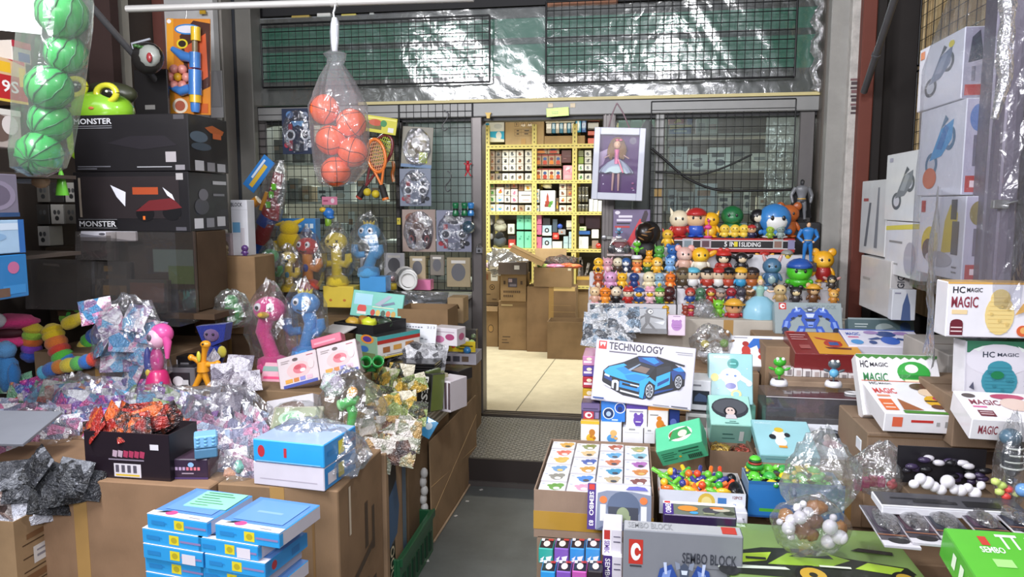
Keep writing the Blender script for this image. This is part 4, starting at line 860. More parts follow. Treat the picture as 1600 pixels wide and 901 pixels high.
# --- mint boxes
MINT='#8fcfc4'
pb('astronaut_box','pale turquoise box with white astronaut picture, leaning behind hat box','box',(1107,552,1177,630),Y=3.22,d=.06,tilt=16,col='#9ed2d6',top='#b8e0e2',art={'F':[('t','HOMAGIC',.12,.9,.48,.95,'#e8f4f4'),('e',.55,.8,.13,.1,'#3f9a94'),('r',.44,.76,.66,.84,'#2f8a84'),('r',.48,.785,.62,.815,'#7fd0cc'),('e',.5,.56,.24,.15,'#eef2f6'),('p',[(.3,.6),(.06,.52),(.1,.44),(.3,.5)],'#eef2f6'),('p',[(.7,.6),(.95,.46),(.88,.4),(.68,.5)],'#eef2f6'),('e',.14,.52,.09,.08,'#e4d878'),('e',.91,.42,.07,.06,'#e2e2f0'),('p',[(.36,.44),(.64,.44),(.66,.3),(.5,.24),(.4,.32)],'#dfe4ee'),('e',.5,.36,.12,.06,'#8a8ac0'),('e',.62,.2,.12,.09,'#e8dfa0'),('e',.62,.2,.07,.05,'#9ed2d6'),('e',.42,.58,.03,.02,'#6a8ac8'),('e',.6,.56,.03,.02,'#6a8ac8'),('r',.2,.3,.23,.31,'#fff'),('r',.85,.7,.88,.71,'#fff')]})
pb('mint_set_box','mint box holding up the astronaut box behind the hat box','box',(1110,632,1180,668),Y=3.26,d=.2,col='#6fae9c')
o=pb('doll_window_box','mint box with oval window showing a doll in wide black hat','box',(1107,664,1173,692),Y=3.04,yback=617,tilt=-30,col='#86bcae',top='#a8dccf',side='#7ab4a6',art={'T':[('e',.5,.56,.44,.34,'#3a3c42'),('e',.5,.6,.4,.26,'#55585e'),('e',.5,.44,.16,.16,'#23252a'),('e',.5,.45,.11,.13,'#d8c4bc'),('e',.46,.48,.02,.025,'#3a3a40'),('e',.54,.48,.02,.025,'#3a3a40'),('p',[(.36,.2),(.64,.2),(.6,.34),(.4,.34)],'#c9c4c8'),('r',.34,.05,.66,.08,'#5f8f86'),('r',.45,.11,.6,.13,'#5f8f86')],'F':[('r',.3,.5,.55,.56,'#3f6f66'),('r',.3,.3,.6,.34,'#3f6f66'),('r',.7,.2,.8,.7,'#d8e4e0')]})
o=pb('white_car_box','white box with small dark car picture right of blue car box','box',(1079,594,1110,640),Y=3.2,d=.15,yaw=-8,col='#e8e8ec',top='#f4f4f6',art={'F':[('r',.08,.2,.92,.66,'#2a2c36'),('p',[(.15,.3),(.85,.3),(.75,.5),(.4,.58),(.2,.45)],'#4a5a7c'),('r',.1,.8,.5,.86,'#8a8a90')]})
pb('white_car_box','grey white open box under the small dark car box','box',(1070,646,1106,696),Y=3.16,d=.16,yaw=-6,col='#c9c6c4',top='#4a4644',art={'F':[('r',.1,.6,.9,.9,'#77736f'),('e',.5,.3,.3,.2,'#b4afab')]})
pb('mint_print_box','tilted bright green box with printed back lying over taped carton edge','box',(1036,697,1108,729),Y=2.86,yback=660,roll=22,tilt=-25,col='#57c492',top='#63cf9c',side='#4ab486',art={'F':[('r',.08,.7,.35,.74,'#2a6a4c'),('r',.08,.58,.4,.62,'#2a6a4c'),('r',.08,.46,.32,.5,'#2a6a4c'),('r',.08,.3,.38,.34,'#2a6a4c'),('r',.45,.7,.88,.78,'#2a6a4c'),('r',.5,.52,.86,.58,'#2a6a4c'),('r',.6,.15,.9,.42,'#3f7f60')]+[('r',.62+i*.04,.17,.635+i*.04,.4,'#1c3a2c')for i in range(7)]+[('e',.45,.42,.03,.06,'#e8b83a')],'T':[('e',.55,.5,.26,.3,'#e8ece4'),('e',.5,.52,.2,.2,'#8a5a3a'),('p',[(.3,.3),(.8,.4),(.7,.75),(.4,.7)],'#3f9a5a'),('e',.6,.5,.1,.14,'#e6d9c4')]})
# carton with gold and red foil
t=carton('foil_carton','open brown carton of gold and red foil sweets by mint boxes',(1108,705,1175,745),Y=2.88,d=.16,col='#8a6c50',flaps='R',fl=.3)
dw,dd,dh=t['dims'];L0=t.location
for k,(c,n,x)in enumerate((('#c99a2e','gold',.05),('#a03a2c','red',.13))):
 bundle('foil_heap','%s shiny foil pieces heaped in the open carton'%n,'sweets',0,(.038,.05,.022),pouchmat([c,'#5a3a1c',c,'#e8c468' if k==0 else '#d8685a'],70,metal=.4),k+3,(L0.x+x,L0.y+.08,L0.z+dh-.045),.5)['kind']='stuff'
 # --- tray of whistle toys
t=carton('toy_tray','white printed tray full of orange and green whistle toys',(1030,768,1164,801),Y=2.5,d=.2,col='#c9c4c0',flaps='')
dw,dd,dh=t['dims'];L0=t.location.copy();Mt=t.matrix_world.copy()
MB().box((0,-.001,0),(dw,0,dh),M('#d9dde6',.35,coat=.4)).build('printed_panel',t)
art_on(t,{'F':[('r',.05,.5,.42,.95,'#2f6ab8'),('r',.06,.05,.4,.4,'#b8344a'),('t','SPACE',.1,.1,.36,.34,'#f0e8d8'),('e',.55,.6,.1,.36,'#d8b84a'),('e',.55,.6,.06,.22,'#e8d890'),('r',.68,.35,.78,.8,'#3f78b8'),('e',.87,.4,.06,.28,'#f2f2f4'),('e',.87,.4,.04,.18,'#2f6ab0'),('t','12PCS',.85,.78,.96,.9,'#8a4a4a')]},dw,dd,dh)
rw=random.Random(8)
wc=[('#e8742a','orange'),('#e04f2a','red orange'),('#6fc43a','lime'),('#3fa83a','green'),('#f0c02e','yellow'),('#3a3f8c','indigo')]
k=0
for r_ in range(2):
 for c in range(6):
  col,n=wc[(r_*2+c*(1+r_)+c)%6]
  tt=thing('whistle_toy','%s spiral whistle toy, %s from left, %s row in the white tray'%(n,ORD[c],('front','rear')[r_]),'toy',(L0.x+.03+c*.037,L0.y+.045+r_*.075,L0.z+dh-.02+.012*r_),rw.random()*3)
  ring=[(.023*math.cos(a),.023*math.sin(a),.008*math.sin(2*a)+.012)for a in[i*PI/6 for i in range(13)]]
  MB().tube(ring,.0105,M(col,.25,coat=.6),7).build('coil',tt)
  P(tt,'mouthpiece','cyl',M(wc[(k+2)%6][0],.25,coat=.6),(.028,0,.022),(.008,.008,.03),rot=(0,1.1,0));P(tt,'bead','low',M(wc[(k+4)%6][0],.25,coat=.6),(-.014,.004,.032),.014)
  k+=1
tt=thing('black_toy','black figure toy at the right end of the whistle tray','toy',(L0.x+dw-.03,L0.y+.07,L0.z+dh-.02));P(tt,'body','ball',M('#16161a',.3),(0,0,.01),(.026,.05,.026));P(tt,'head','ball',M('#16161a',.3),(-.004,.045,.03),(.018,.018,.018));P(tt,'arm','low',M('#16161a',.3),(.012,-.04,.016),(.014,.03,.012))
o=pb('brick_toy_box','flat purple box with cauldron scene lying before the whistle tray','box',(1036,806,1150,820),Y=2.34,yback=785,tilt=-20,col='#3d2c5c',top='#6d7466',side=purple,art={'T':[('r',0,0,.14,1,purple),('td','SEMBO',.03,.1,.11,.85,'#e8e4f0'),('r',0,.8,1,1,'#e4e2ea'),('r',.02,.84,.1,.97,'#c9352c'),('e',.34,.5,.14,.2,'#e08a3a'),('e',.42,.2,.06,.1,'#4a9ad0'),('e',.66,.44,.12,.22,'#4a4a50'),('e',.8,.5,.12,.12,'#b8b4a0'),('e',.74,.62,.1,.08,'#d87a3a'),('e',.9,.3,.08,.12,'#3a3f34'),('r',.55,.12,.7,.24,'#8a8f70')]})
pb('white_toy_box','white box under the flat purple box','box',(1040,821,1166,838),Y=2.36,d=.1,col='#d8d6dc')
pb('white_toy_box','white box seen right of the flat purple box','box',(1140,800,1168,822),Y=2.44,d=.1,col='#d6d6dc',art={'F':[('r',.2,.5,.8,.6,'#8a8a90')]})
# --- blue tray of turtle toys
t=carton('toy_tray','blue printed display tray full of green turtle toys',(1168,760,1318,806),Y=2.52,d=.16,col='#7a98b8',flaps='')
dw,dd,dh=t['dims'];L1=t.location.copy()
MB().box((0,-.001,0),(dw,0,dh),M('#2f74b8',.3,coat=.5)).box((0,-.001,dh),(dw,.0,dh+.012),M('#2a64a0',.3)).build('printed_panel',t)
art_on(t,{'F':[('e',.22,.5,.19,.4,'#f0f2f4'),('t','Putters',.07,.42,.6,.8,'#e07030'),('r',.12,.18,.36,.28,'#4fa83a'),('r',.5,.1,.95,.3,'#5f9ad0'),('r',0,.0,1,.06,'#1d4f8c')]},dw,dd,dh)
tg=[('#5fc83a','lime'),('#3fa848','green'),('#f0d42e','yellow'),('#7ad84a','light green')]
for r_ in range(3):
 for c in range(5):
  col,n=tg[(c+r_*3)%4]
  tt=thing('turtle_toy','%s turtle toy, %s from left in %s row of blue tray'%(n,ORD[c],('front','middle','rear')[r_]),'toy',(L1.x+.03+c*.052,L1.y+.03+r_*.045,L1.z+dh-.012+.012*r_),rw.random()*6)
  m1,m2=M(col,.3,coat=.5),M(tg[(c+r_*3+1)%4][0],.3,coat=.5)
  P(tt,'shell','dome',m2,(0,0,.002),(.024,.02,.018));P(tt,'body','low',m1,(0,0,.002),(.026,.021,.008));P(tt,'head','low',m1,(.028,0,.012),.0105)
  for sx in(-1,1):P(tt,'eye','low','#f4f4f0',(.034,.005*sx,.018),.0035)
  for sx in(-1,1):
   for sy in(-1,1):P(tt,'foot','low',m1,(.015*sx,.019*sy,-.002),(.009,.006,.005))
   # stacked spinning turtle on top, left
tt=thing('turtle_stack','green turtle toy with red and dark rings on top at tray left end','toy',(L1.x+.035,L1.y+.1,L1.z+dh+.022));P(tt,'base','cyl','#2f9a3a',(0,0,.008),(.03,.03,.008));P(tt,'ring','cyl','#a03a2c',(0,0,.02),(.024,.024,.004));P(tt,'ring','cyl','#1f4a2c',(0,0,.028),(.022,.022,.004));P(tt,'cap','dome','#5fd03a',(0,0,.032),(.02,.02,.014))
# --- clear bags
def crumple(b,n,m,r,mat,jit=.16,seed=0,c=(0,0,0),flat=0,top=None):
 vs=[];r3=random.Random(seed)
 for i in range(m+1):
  th=PI*i/m
  for k in range(n):
   ph=2*PI*k/n;d=Vector((math.sin(th)*math.cos(ph),math.sin(th)*math.sin(ph),-math.cos(th)))
   q=1+jit*noise.noise(d*2.2+Vector((seed*1.7,seed,2)))+jit*.9*(r3.random()-.5)
   if i in(0,m):q=1
   v=Vector((d.x*r[0]*q,d.y*r[1]*q,d.z*r[2]*q))
   if top and d.z>.2:s_=1-(1-top)*min(1,(d.z-.2)/.8);v.x*=s_;v.y*=s_
   if flat and v.z<-r[2]*flat:v.z=-r[2]*flat
   vs.append((v.x+c[0],v.y+c[1],v.z+c[2]))
 return b.add(vs,[(i*n+k,i*n+(k+1)%n,(i+1)*n+(k+1)%n,(i+1)*n+k)for i in range(m)for k in range(n)],mat,False)
CLEAR=film('#f6f7f8',.05,.13,.16,30,.35)
HAZE=film('#f0f2f4',.13,.20,.18,30,.5)
def bag(name,label,rect,Y,ry=.08,mat=None,seed=0,jit=.16,top=None,n=22,m=14,flat=.85):
 x0,y0,x1,y1=rect;p,q=at(x0,y1,Y),at(x1,y0,Y);rx,rz=(q.x-p.x)/2,(q.z-p.z)/2
 t=thing(name,label,'bag',((p.x+q.x)/2,Y,p.z));crumple(MB(),n,m,(rx,ry,rz),mat or CLEAR,jit,seed,(0,0,rz*(1+flat)/2 if flat else rz),flat,top).build('film',t)
 return t
def egg(label,px,py,Y,r,col,name='squeeze_egg',cat='toy'):
 p=at(px,py,Y);t=tag(MB().ell((0,0,0),(r,r,r*1.12),M(col,.35,coat=.3),14,9).build(name,loc=p),label,cat);t.rotation_euler=(rw.random(),rw.random(),0);return t
YE=2.14
for k,(px,py,r)in enumerate(((1246,793,.012),(1250,808,.019),(1237,812,.017),(1232,825,.019),(1262,800,.015),(1297,823,.021),(1294,846,.020),(1312,839,.021),(1218,815,.009),(1255,787,.01),(1236,838,.011),(1302,808,.01))):
 egg('white squeeze egg, %s listed from top left in the clear egg bag'%(ORD+['thirteenth'])[k],px,py,YE-.02*(k%2),r,'#e8e4ea')
for k,(px,py,rx,rz)in enumerate(((1276,792,.032,.02),(1254,824,.026,.034),(1272,814,.028,.022),(1228,806,.022,.022),(1314,824,.018,.02),(1268,834,.02,.02))):
 p=at(px,py,YE+.03);t=tag(MB().ell((0,0,0),(rx,.02,rz),M(['#a06a34','#8f5c2c','#7a4c24','#b07a40'][k%4],.5),14,8,True,.25,k).build('brown_shell',loc=p),'brown shell piece, %s in the clear egg bag'%ORD[k],'toy')
bag('egg_bag','clear plastic bag of white eggs and brown shells, front right',(1203,774,1330,862),YE,.06,CLEAR,3,.14)
bag('clear_bag','tall crumpled clear bag above the blue turtle tray',(1222,668,1345,800),2.40,.055,HAZE,5,.2,.6)
bag('clear_bag','crumpled clear bag with magenta pieces beside the white egg card',(1330,690,1425,770),2.50,.07,HAZE,6,.18,.7)
for k,(px,py,c,n)in enumerate(((1340,757,'#c0246c','magenta'),(1352,753,'#c9287a','magenta'),(1364,751,'#b8205f','magenta'),(1376,752,'#cf3a84','magenta'),(1394,757,'#e8445a','coral'),(1408,759,'#e04a60','coral'))):
 p=at(px,py,2.50);tt=thing('plastic_piece','%s plastic piece, %s from left in crumpled clear bag'%(n,ORD[k]),'toy',p);P(tt,'piece','cube' if k<4 else 'ball',M(c,.3,coat=.5),(0,0,0),(.012,.012,.017)if k<4 else(.018,.015,.015));P(tt,'knob','low',M(c,.3,coat=.5),(0,-.01,.016),.008)
bag('clear_bag','clear bag with lime and black monster toy at right edge',(1552,640,1610,790),2.3,.06,CLEAR,9,.16,.6)
tt=thing('monster_toy','black and white striped toy in a bag at right edge','toy',at(1580,745,2.3));P(tt,'body','ball','#2b3038',(0,0,.06),(.03,.025,.06));P(tt,'head','ball','#4f6a7c',(-.01,0,.12),(.03,.028,.026))
for k in range(4):P(tt,'stripe','cyl','#d8dcd4',(0,0,.03+k*.02),(.031-.002*k,.027,.003))
for k,(px,py)in enumerate(((1556,752),(1566,758),(1576,764),(1562,768),(1588,770),(1572,775))):
 p=at(px,py,2.27);tag(MB().ell((0,0,0),(.014,.012,.011),M(['#c9d878','#b4c868','#d84a44'][k%3 if k!=4 else 0],.35),10,6,True,.2,k).build('bead_toy',loc=p),'%s rubber piece, %s from left under the striped toy'%(['lime','olive','red'][k%3 if k!=4 else 0],ORD[k]),'toy')
tag(MB().ell((0,0,0),.02,M('#6a9ad0',.25,coat=.6),14,9).build('ball_toy',loc=at(1598,765,2.25)),'light blue ball at the right edge under striped toy','ball')
# --- egg card and long black cards
o=pb('blister_card','wide white edged card with black spider and white eggs, lying over black cards','card',(1377,797,1610,803),Y=2.17,yback=772,tilt=-4,col='#d9d9de',top='#4a4a50',art={'T':[('r',.0,0,1,.1,'#e4e4e8'),('r',.25,.35,.55,.5,'#1b1b20'),('r',.6,.25,.85,.6,'#1b1b20'),('r',.1,.55,.5,.62,'#2a2a30')]})
xs=[1348,1392,1440,1500,1556]
for k,x in enumerate(xs):
 m_,w_,d_,h_=fit((x+34,851-k*4,x+92,855-k*4),Y=1.99+.012*k,yback=787,yaw=-3)
 b=MB().cbox((0,0,0),(w_,d_,.006),M('#b8b4bc',.3,coat=.5),{'T':M('#3f3a44',.3,coat=.6)})
 o=tag(b.build('blister_card',mtx=m_),'long black toy card, %s from left in overlapping row'%ORD[k],'card','long black toy cards')
 art_on(o,{'T':[('r',0,0,1,.12,'#d9d6dc'),('e',.5,.13,.3,.07,'#1c1a1e'),('r',.0,.24,1,.27,'#8a5a40'),('r',.1,.32,.9,.95,['#4c4450','#55404a','#3f434c','#553f52','#3c4150'][k])]},w_,d_,.006)
 bb=MB();crumple(bb,12,8,(w_*.36,d_*.33,.012),film('#e2e2e8',.12,.3,.12,60,.5),.2,k,(w_*.5,d_*.6,.012));bb.build('blister',o)
 bb=MB().tube([(w_*.3,d_*.35,.012),(w_*.5,d_*.6,.016),(w_*.7,d_*.88,.012)],[.006,.009,.004],M('#2a272e',.3),6);bb.build('toy_sword',o)
for k in range(11):
 px,py=1428+k*10.5,[756,748,754,760,765,752,764,766,762,770,758][k]
 egg('white ball, %s from left along the black spider card'%ORD[k],px,py,2.34,[.014,.017,.019,.016,.016,.02,.015,.017,.014,.018,.012][k],'#e6e4ea','white_ball','ball')
tt=thing('spider_card','black spider toys piled on the card behind white balls','toy',at(1475,752,2.42))
rs_=random.Random(3);bb=MB()
for k in range(26):x,z=(rs_.random()-.5)*.22,.0+rs_.random()*.07;bb.ell((x,(rs_.random()-.5)*.05,z),(.014+.01*rs_.random(),.012,.01),M(rs_.choice(['#17161a','#23202a','#3a2f4c','#c9c6cc']),.3),8,5)
tag(bb.build('spiders',tt),kind='stuff');MB().box((-.13,.03,-.02),(.13,.034,.1),M('#1d1b20',.4)).build('backing_card',tt)
pb('stock_box','low brown box carrying spider card and balls','box',(1420,775,1560,800),Y=2.38,d=.12,col='!#7a6248')
# --- long green car boxes
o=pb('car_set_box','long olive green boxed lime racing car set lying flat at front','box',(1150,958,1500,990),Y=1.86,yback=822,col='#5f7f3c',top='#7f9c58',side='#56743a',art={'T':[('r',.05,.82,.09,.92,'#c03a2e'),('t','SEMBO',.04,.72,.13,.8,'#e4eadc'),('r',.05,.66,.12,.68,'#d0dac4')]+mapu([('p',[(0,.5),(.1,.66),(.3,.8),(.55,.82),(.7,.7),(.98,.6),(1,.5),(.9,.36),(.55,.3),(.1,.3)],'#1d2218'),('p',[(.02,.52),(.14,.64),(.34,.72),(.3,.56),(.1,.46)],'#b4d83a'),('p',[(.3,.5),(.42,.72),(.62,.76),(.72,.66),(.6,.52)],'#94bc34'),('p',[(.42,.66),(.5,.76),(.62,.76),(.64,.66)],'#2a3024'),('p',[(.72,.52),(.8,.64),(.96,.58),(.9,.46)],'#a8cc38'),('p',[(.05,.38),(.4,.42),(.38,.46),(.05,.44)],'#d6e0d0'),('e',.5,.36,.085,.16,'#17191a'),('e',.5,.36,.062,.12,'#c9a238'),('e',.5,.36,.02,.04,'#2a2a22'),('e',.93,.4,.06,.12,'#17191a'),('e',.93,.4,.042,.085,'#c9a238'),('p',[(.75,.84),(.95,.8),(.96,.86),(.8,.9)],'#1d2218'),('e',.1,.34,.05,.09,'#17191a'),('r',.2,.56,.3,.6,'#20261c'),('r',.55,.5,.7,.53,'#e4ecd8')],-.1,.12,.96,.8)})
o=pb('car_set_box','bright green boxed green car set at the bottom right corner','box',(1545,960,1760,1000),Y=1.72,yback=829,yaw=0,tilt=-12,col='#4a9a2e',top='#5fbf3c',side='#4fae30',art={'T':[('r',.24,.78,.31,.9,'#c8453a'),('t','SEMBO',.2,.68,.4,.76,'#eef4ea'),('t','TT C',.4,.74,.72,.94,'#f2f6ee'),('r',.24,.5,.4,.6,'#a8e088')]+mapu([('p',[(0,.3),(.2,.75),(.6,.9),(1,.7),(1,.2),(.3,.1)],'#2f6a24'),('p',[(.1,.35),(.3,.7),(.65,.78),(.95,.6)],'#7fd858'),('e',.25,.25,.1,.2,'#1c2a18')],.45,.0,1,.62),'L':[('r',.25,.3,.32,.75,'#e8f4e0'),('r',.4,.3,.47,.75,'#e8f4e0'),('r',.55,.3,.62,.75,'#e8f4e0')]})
# ================================================================== toy figures on white steps
EYE='#17161a'
def fig(label,px,py,top,Y,head,body=None,hat=None,hk='cap',ears=None,ear='round',belly=None,foot=None,arm=None,z=None,name='toy_figure',wide=1.0,face=None,cat='figurine',hs=.29,rz=None):
 """chubby little figure: head, body, arms, feet, eyes and what it wears on its head"""
 p=at(px,py,Y)
 if z is not None:p.z=z
 H=(at(px,top,Y).z-at(px,py,Y).z)*1.1;p.z+=.0005
 t=thing(name,label,cat,p,rz if rz is not None else .12*math.sin(px));body=body or head;foot=foot or body;arm=arm or body
 hs*=1.12;r=H*hs*wide;hz=H*(1-hs)if not hat else H*(.94-hs)
 P(t,'foot','low',foot,(-r*.42,-r*.2,H*.045),(r*.36,r*.5,H*.05));P(t,'foot','low',foot,(r*.42,-r*.2,H*.045),(r*.36,r*.5,H*.05))
 bh=(hz-r*.55)/2
 P(t,'body','ball',body,(0,0,bh+H*.03),(r*.78,r*.68,bh+H*.03))
 if belly:P(t,'belly','low',belly,(0,-r*.3,bh),(r*.5,r*.45,bh*.75))
 P(t,'arm','low',arm,(-r*.85,-r*.1,bh*1.25),(r*.2,r*.22,bh*.62),(0,.45,0));P(t,'arm','low',arm,(r*.85,-r*.1,bh*1.25),(r*.2,r*.22,bh*.62),(0,-.45,0))
 P(t,'head','ball',head,(0,0,hz),(r,r*.85,r*.92))
 if face:P(t,'face','low',face,(0,-r*.42,hz-r*.18),(r*.72,r*.5,r*.55))
 ey=-r*.86 if face else-r*.8
 P(t,'eye','low',EYE,(-r*.33,ey,hz+r*.06),(r*.11,r*.06,r*.15));P(t,'eye','low',EYE,(r*.33,ey,hz+r*.06),(r*.11,r*.06,r*.15))
 if ears:
  s={'round':(.42,.2,.42),'long':(.2,.14,.62),'point':(.24,.14,.42),'wide':(.62,.14,.3)}[ear]
  for k in(-1,1):P(t,'ear','cone' if ear=='point' else 'low',ears,(k*r*(.78 if ear!='wide' else 1.25),0,hz+r*(.75 if ear!='wide' else .2)),tuple(r*q for q in s),(0,k*(.35 if ear!='wide' else-.5),0))
 if hat:
  P(t,'hat','dome',hat,(0,0,hz+r*.28),(r*1.02,r*.98,r*.75))
  if hk=='brim':P(t,'hat_brim','cyl',hat,(0,0,hz+r*.3),(r*1.35,r*1.3,r*.07))
  elif hk=='cap':P(t,'hat_peak','low',hat,(0,-r*.8,hz+r*.32),(r*.6,r*.5,r*.09))
  elif hk=='bow':
   for k in(-1,1):P(t,'bow','low',hat,(k*r*.45,-r*.2,hz+r*1.0),(r*.38,r*.16,r*.26),(0,k*.3,0))
  elif hk=='tuft':P(t,'tuft','cone',hat,(0,0,hz+r*1.15),(r*.22,r*.22,r*.35))
 return t
wp=M('#d6d4d8',.35,coat=.3)
def steps(label,x0,x1,yb,Ys,ybase):
 """white step display: one tread per row of toys"""
 t=thing('display_steps',label,'display stand',(0,0,0));xa,xb=at(x0,450,Ys[0]).x,at(x1,450,Ys[0]).x
 zs=[at(1050,y,Y).z for y,Y in zip(yb,Ys)]
 for i,(z,Y)in enumerate(zip(zs,Ys)):
  yf=Y-.035;yk=(Ys[i+1]-.035)if i+1<len(Ys)else Y+.06
  MB().cbox((xa,yf,ybase),(xb,yk-.0005,z),wp,c=.004).build('step',t)
 return t,zs
YA=[4.32,4.395,4.47]
s1,zA=steps('left white step display packed with small toy figures',919,1057,(474.5,450.5,426.5),YA,.935)
c3=lambda X:915+X/7.975
row3=[('#e8c89a','tan and pink','#d8a890','#e8a8b8'),('#f08a2a','orange','#f09a3a',None),('#ead9bc','cream faced black and red','#1c1a1c','#8e2a24'),('#ead9bc','cream faced red bowed','#b5302a',None),('#eef0f2','white and navy','#28447c',None),('#f0d8dc','pale pink and yellow','#e4b8c0',None),('#e8d8a0','cream and green','#4a8a3a',None),('#4a1f1f','dark maroon','#3a1818',None)]
X3=[115,245,380,530,665,800,925,1040]
ex3=[dict(ears='#b89060',ear='point',foot='#e8b0bc'),dict(hat='#f08a2a',hk='tuft',foot='#e8a828'),dict(ears='#17161a',ear='round'),dict(hat='#c23a30',hk='bow'),dict(hat='#2f559c',hk='cap',face='#f0b02a',foot='#e8a828'),dict(hat='#e8a8b8',hk='bow',face='#f0c02a'),dict(hat='#5fa83a',hk='tuft',face='#e8d8b0'),dict(wide=1.1,foot='#e0a82a')]
for k in range(8):fig('little %s figure, %s from left, lowest row of left steps'%(row3[k][1],ORD[k]),c3(X3[k]),473.5,449.5,YA[0]-.01,row3[k][0],row3[k][2],**ex3[k])
row2=[('#a8502c','red brown',dict(ears='#a8502c',ear='long',belly='#e8d0b0',face='#b85f36')),('#d8a0c8','round pink',dict(wide=1.25,ears='#d8a0c8',ear='point')),('#f0b82a','yellow',dict(ears='#f0b82a',ear='point',belly='#f4c84a')),('#24407c','navy and red',dict(arm='#b5483a',foot='#b5483a')),('#eee0b8','wide cream',dict(wide=1.25)),('#8fb0c4','blue grey',dict(belly='#e8b83a',foot='#8a9aa4')),('#f07c2a','bright orange',dict(belly='#f4cf90',hat='#f07c2a',hk='tuft'))]
for k,X in enumerate((160,310,455,605,790,920,1055)):fig('small %s figure, %s from left on middle row of left steps'%(row2[k][1],ORD[k]),c3(X),450,427.5,YA[1]-.01,row2[k][0],None,**row2[k][2])
row1=[('#f0b82a','yellow',dict(face='#f4c030',belly='#3a2a1c')),('#d8a0ac','pink',dict(ears='#d8a0ac',ear='point',belly='#ecc8c4')),('#e4d8b8','cream and dark brown',dict(body='#4a382c')),('#2f5a94','blue capped white',dict(face='#eef0f0',body='#26344f',belly='#eef0f0')),('#f08a4a','orange and cream',dict(belly='#f4d8a8',hat='#f4c878',hk='tuft')),('#e8c83a','yellow and dark green',dict(body='#2f5a34',hat='#f0a030',hk='tuft')),('#f0b83a','plump amber',dict(face='#f4d898',wide=1.15)),('#7fb0e0','sky blue',dict(foot='#d8a84a',ears='#5f98d8',ear='point'))]
for k,X in enumerate((160,275,400,505,640,770,890,1050)):fig('small %s figure, %s from left on the top row of left steps'%(row1[k][1],ORD[k]),c3(X),426,404,YA[2]-.01,row1[k][0],**row1[k][2])
YB=[4.30,4.385,4.47,4.56]
s2,zB=steps('right white step display packed with toy figures and capped dolls',1059,1316,(474,449.5,424,396),YB,.935)
c4=lambda X:1115+X/7.975
rb=[(c3(1300),'#b5382e','red mouthed brown',dict(body='#2a4a8c',face='#c9907a',ears='#8a7068',foot='#e0a030')),(c3(1430),'#4f7a5c','muted green',dict(body='#3f6a4c')),(c3(1560),'#a03028','red and gold',dict(face='#e0b84a')),(c4(85),'#c9a890','bearded grey',dict(body='#5a4f4a',hat='#9a9490')),(c4(215),'#a02c34','crimson and navy',dict(body='#2c3f7c',arm='#a02c34')),(c4(340),'#4a4650','grey striped',dict(belly='#d8d4d8',ears='#4a4650',ear='point')),(c4(455),'#7a5a38','brown bear',dict(ears='#6a4c2e',belly='#c09860'))]
for k,(x,h,n,kw)in enumerate(rb):fig('tiny %s figure, %s from left on lowest row of right steps'%(n,ORD[k]),x,473.5,450.5,YB[0]-.01,h,**kw)
ra=[(c3(1210),'#8a7a5c','dark camouflage capped','#4a3c28','#5a4a34'),(c3(1335),'#e8d0b0','pale blue capped','#e6e6e6','#5fb8d0'),(c3(1515),'#e8d0b0','black hatted red vested','#b03a2a','#1b1a1c'),(c4(55),'#e4cfb0','red capped white suited','#e4e2dc','#b82f2a'),(c4(185),'#b88858','black top hatted','#b5442c','#19181a'),(c4(335),'#e8cfa8','yellow capped blue shirted','#3a9ac8','#e8b02a'),(c4(475),'#8a5c34','dark banded cap brown faced','#b0602c','#2a2022')]
for k,(x,h,n,b_,ht)in enumerate(ra):fig('%s doll, %s from left on second row of right steps'%(n,ORD[k]),x,449,418,YB[1]-.01,h,b_,hat=ht,hk='cap' if k!=4 else 'brim',foot='#2a2628' if k%2 else '#d8d6d4',name='capped_doll')
fig('pale pink figure with round head at left end of top step row',1069,423.5,388,YB[2]+.0,'#e4b8ac','#dcb09c',ears='#e8a8a0',ear='round',face='#ecc8b8')
fig('large yellow figure with white collar on the third row of steps',1094,424,390,YB[2]+.005,'#f0b820','#ece4d0',ears='#e8a81c',ear='wide',wide=1.15,face='#f4c430')
fig('black headed cream faced figure with red spotted bow, third row',1130,424,392,YB[2]+.005,'#1b1a1c','#b02f28',hat='#c8322a',hk='bow',face='#ecd6b0',wide=1.05)
fig('black headed cream faced figure without a bow, third row',1158,424,396,YB[2]+.005,'#1b1a1c','#28262a',ears='#17161a',ear='wide',face='#ecd6b0')
fig('orange eared red capped figure at the back of right steps',1194,417,392,YB[3]-.01,'#e0902a','#a8302a',hat='#b8302a',ears='#e8a83a',ear='wide',wide=.9)
fig('grey goggled yellow figure at the back of right steps',1229,417,391,YB[3]-.01,'#e0c23a','#8a8a8c',hat='#9a9a94',wide=1.0)
fig('large blue long eared creature with pale belly on steps',1205,447,405,YB[1]-.03,'#4a7290','#44688a',ears='#c99a94',ear='long',belly='#9ab4b4',face='#55809c',wide=.95)
fig('bright green round monster with blue cap on right of steps',1248,449,409,YB[1]-.03,'#4fc02a','#48b428',hat='#2a56a8',hk='cap',wide=1.25,hs=.32,face='#58cc30')
fig('yellow bear in red shirt standing at right end of steps',1285,441,394,YB[2]-.03,'#f0b026','#a82a2a',ears='#e8a824',ear='round',arm='#e8a824',wide=.95,foot='#e8a824',face='#f4bc3a')
fig('tan block faced figure beside the blue creature on lowest row',1218,473.5,446,YB[0]-.01,'#e4c890','#caa870',ears='#3a2f28',ear='round',wide=1.0)
fig('black eared cream faced figure in front of the green monster',1243,474,449,YB[0]-.02,'#2a2628','#3a3436',ears='#151416',ear='round',face='#ecd4a0')
fig('brown monkey figure with straw hat on lowest row of steps',1270,474,443,YB[0]-.01,'#7a5030','#6a4428',hat='#e0a83a',hk='brim',face='#d8b080',ears='#d0a878',ear='round',wide=.9)
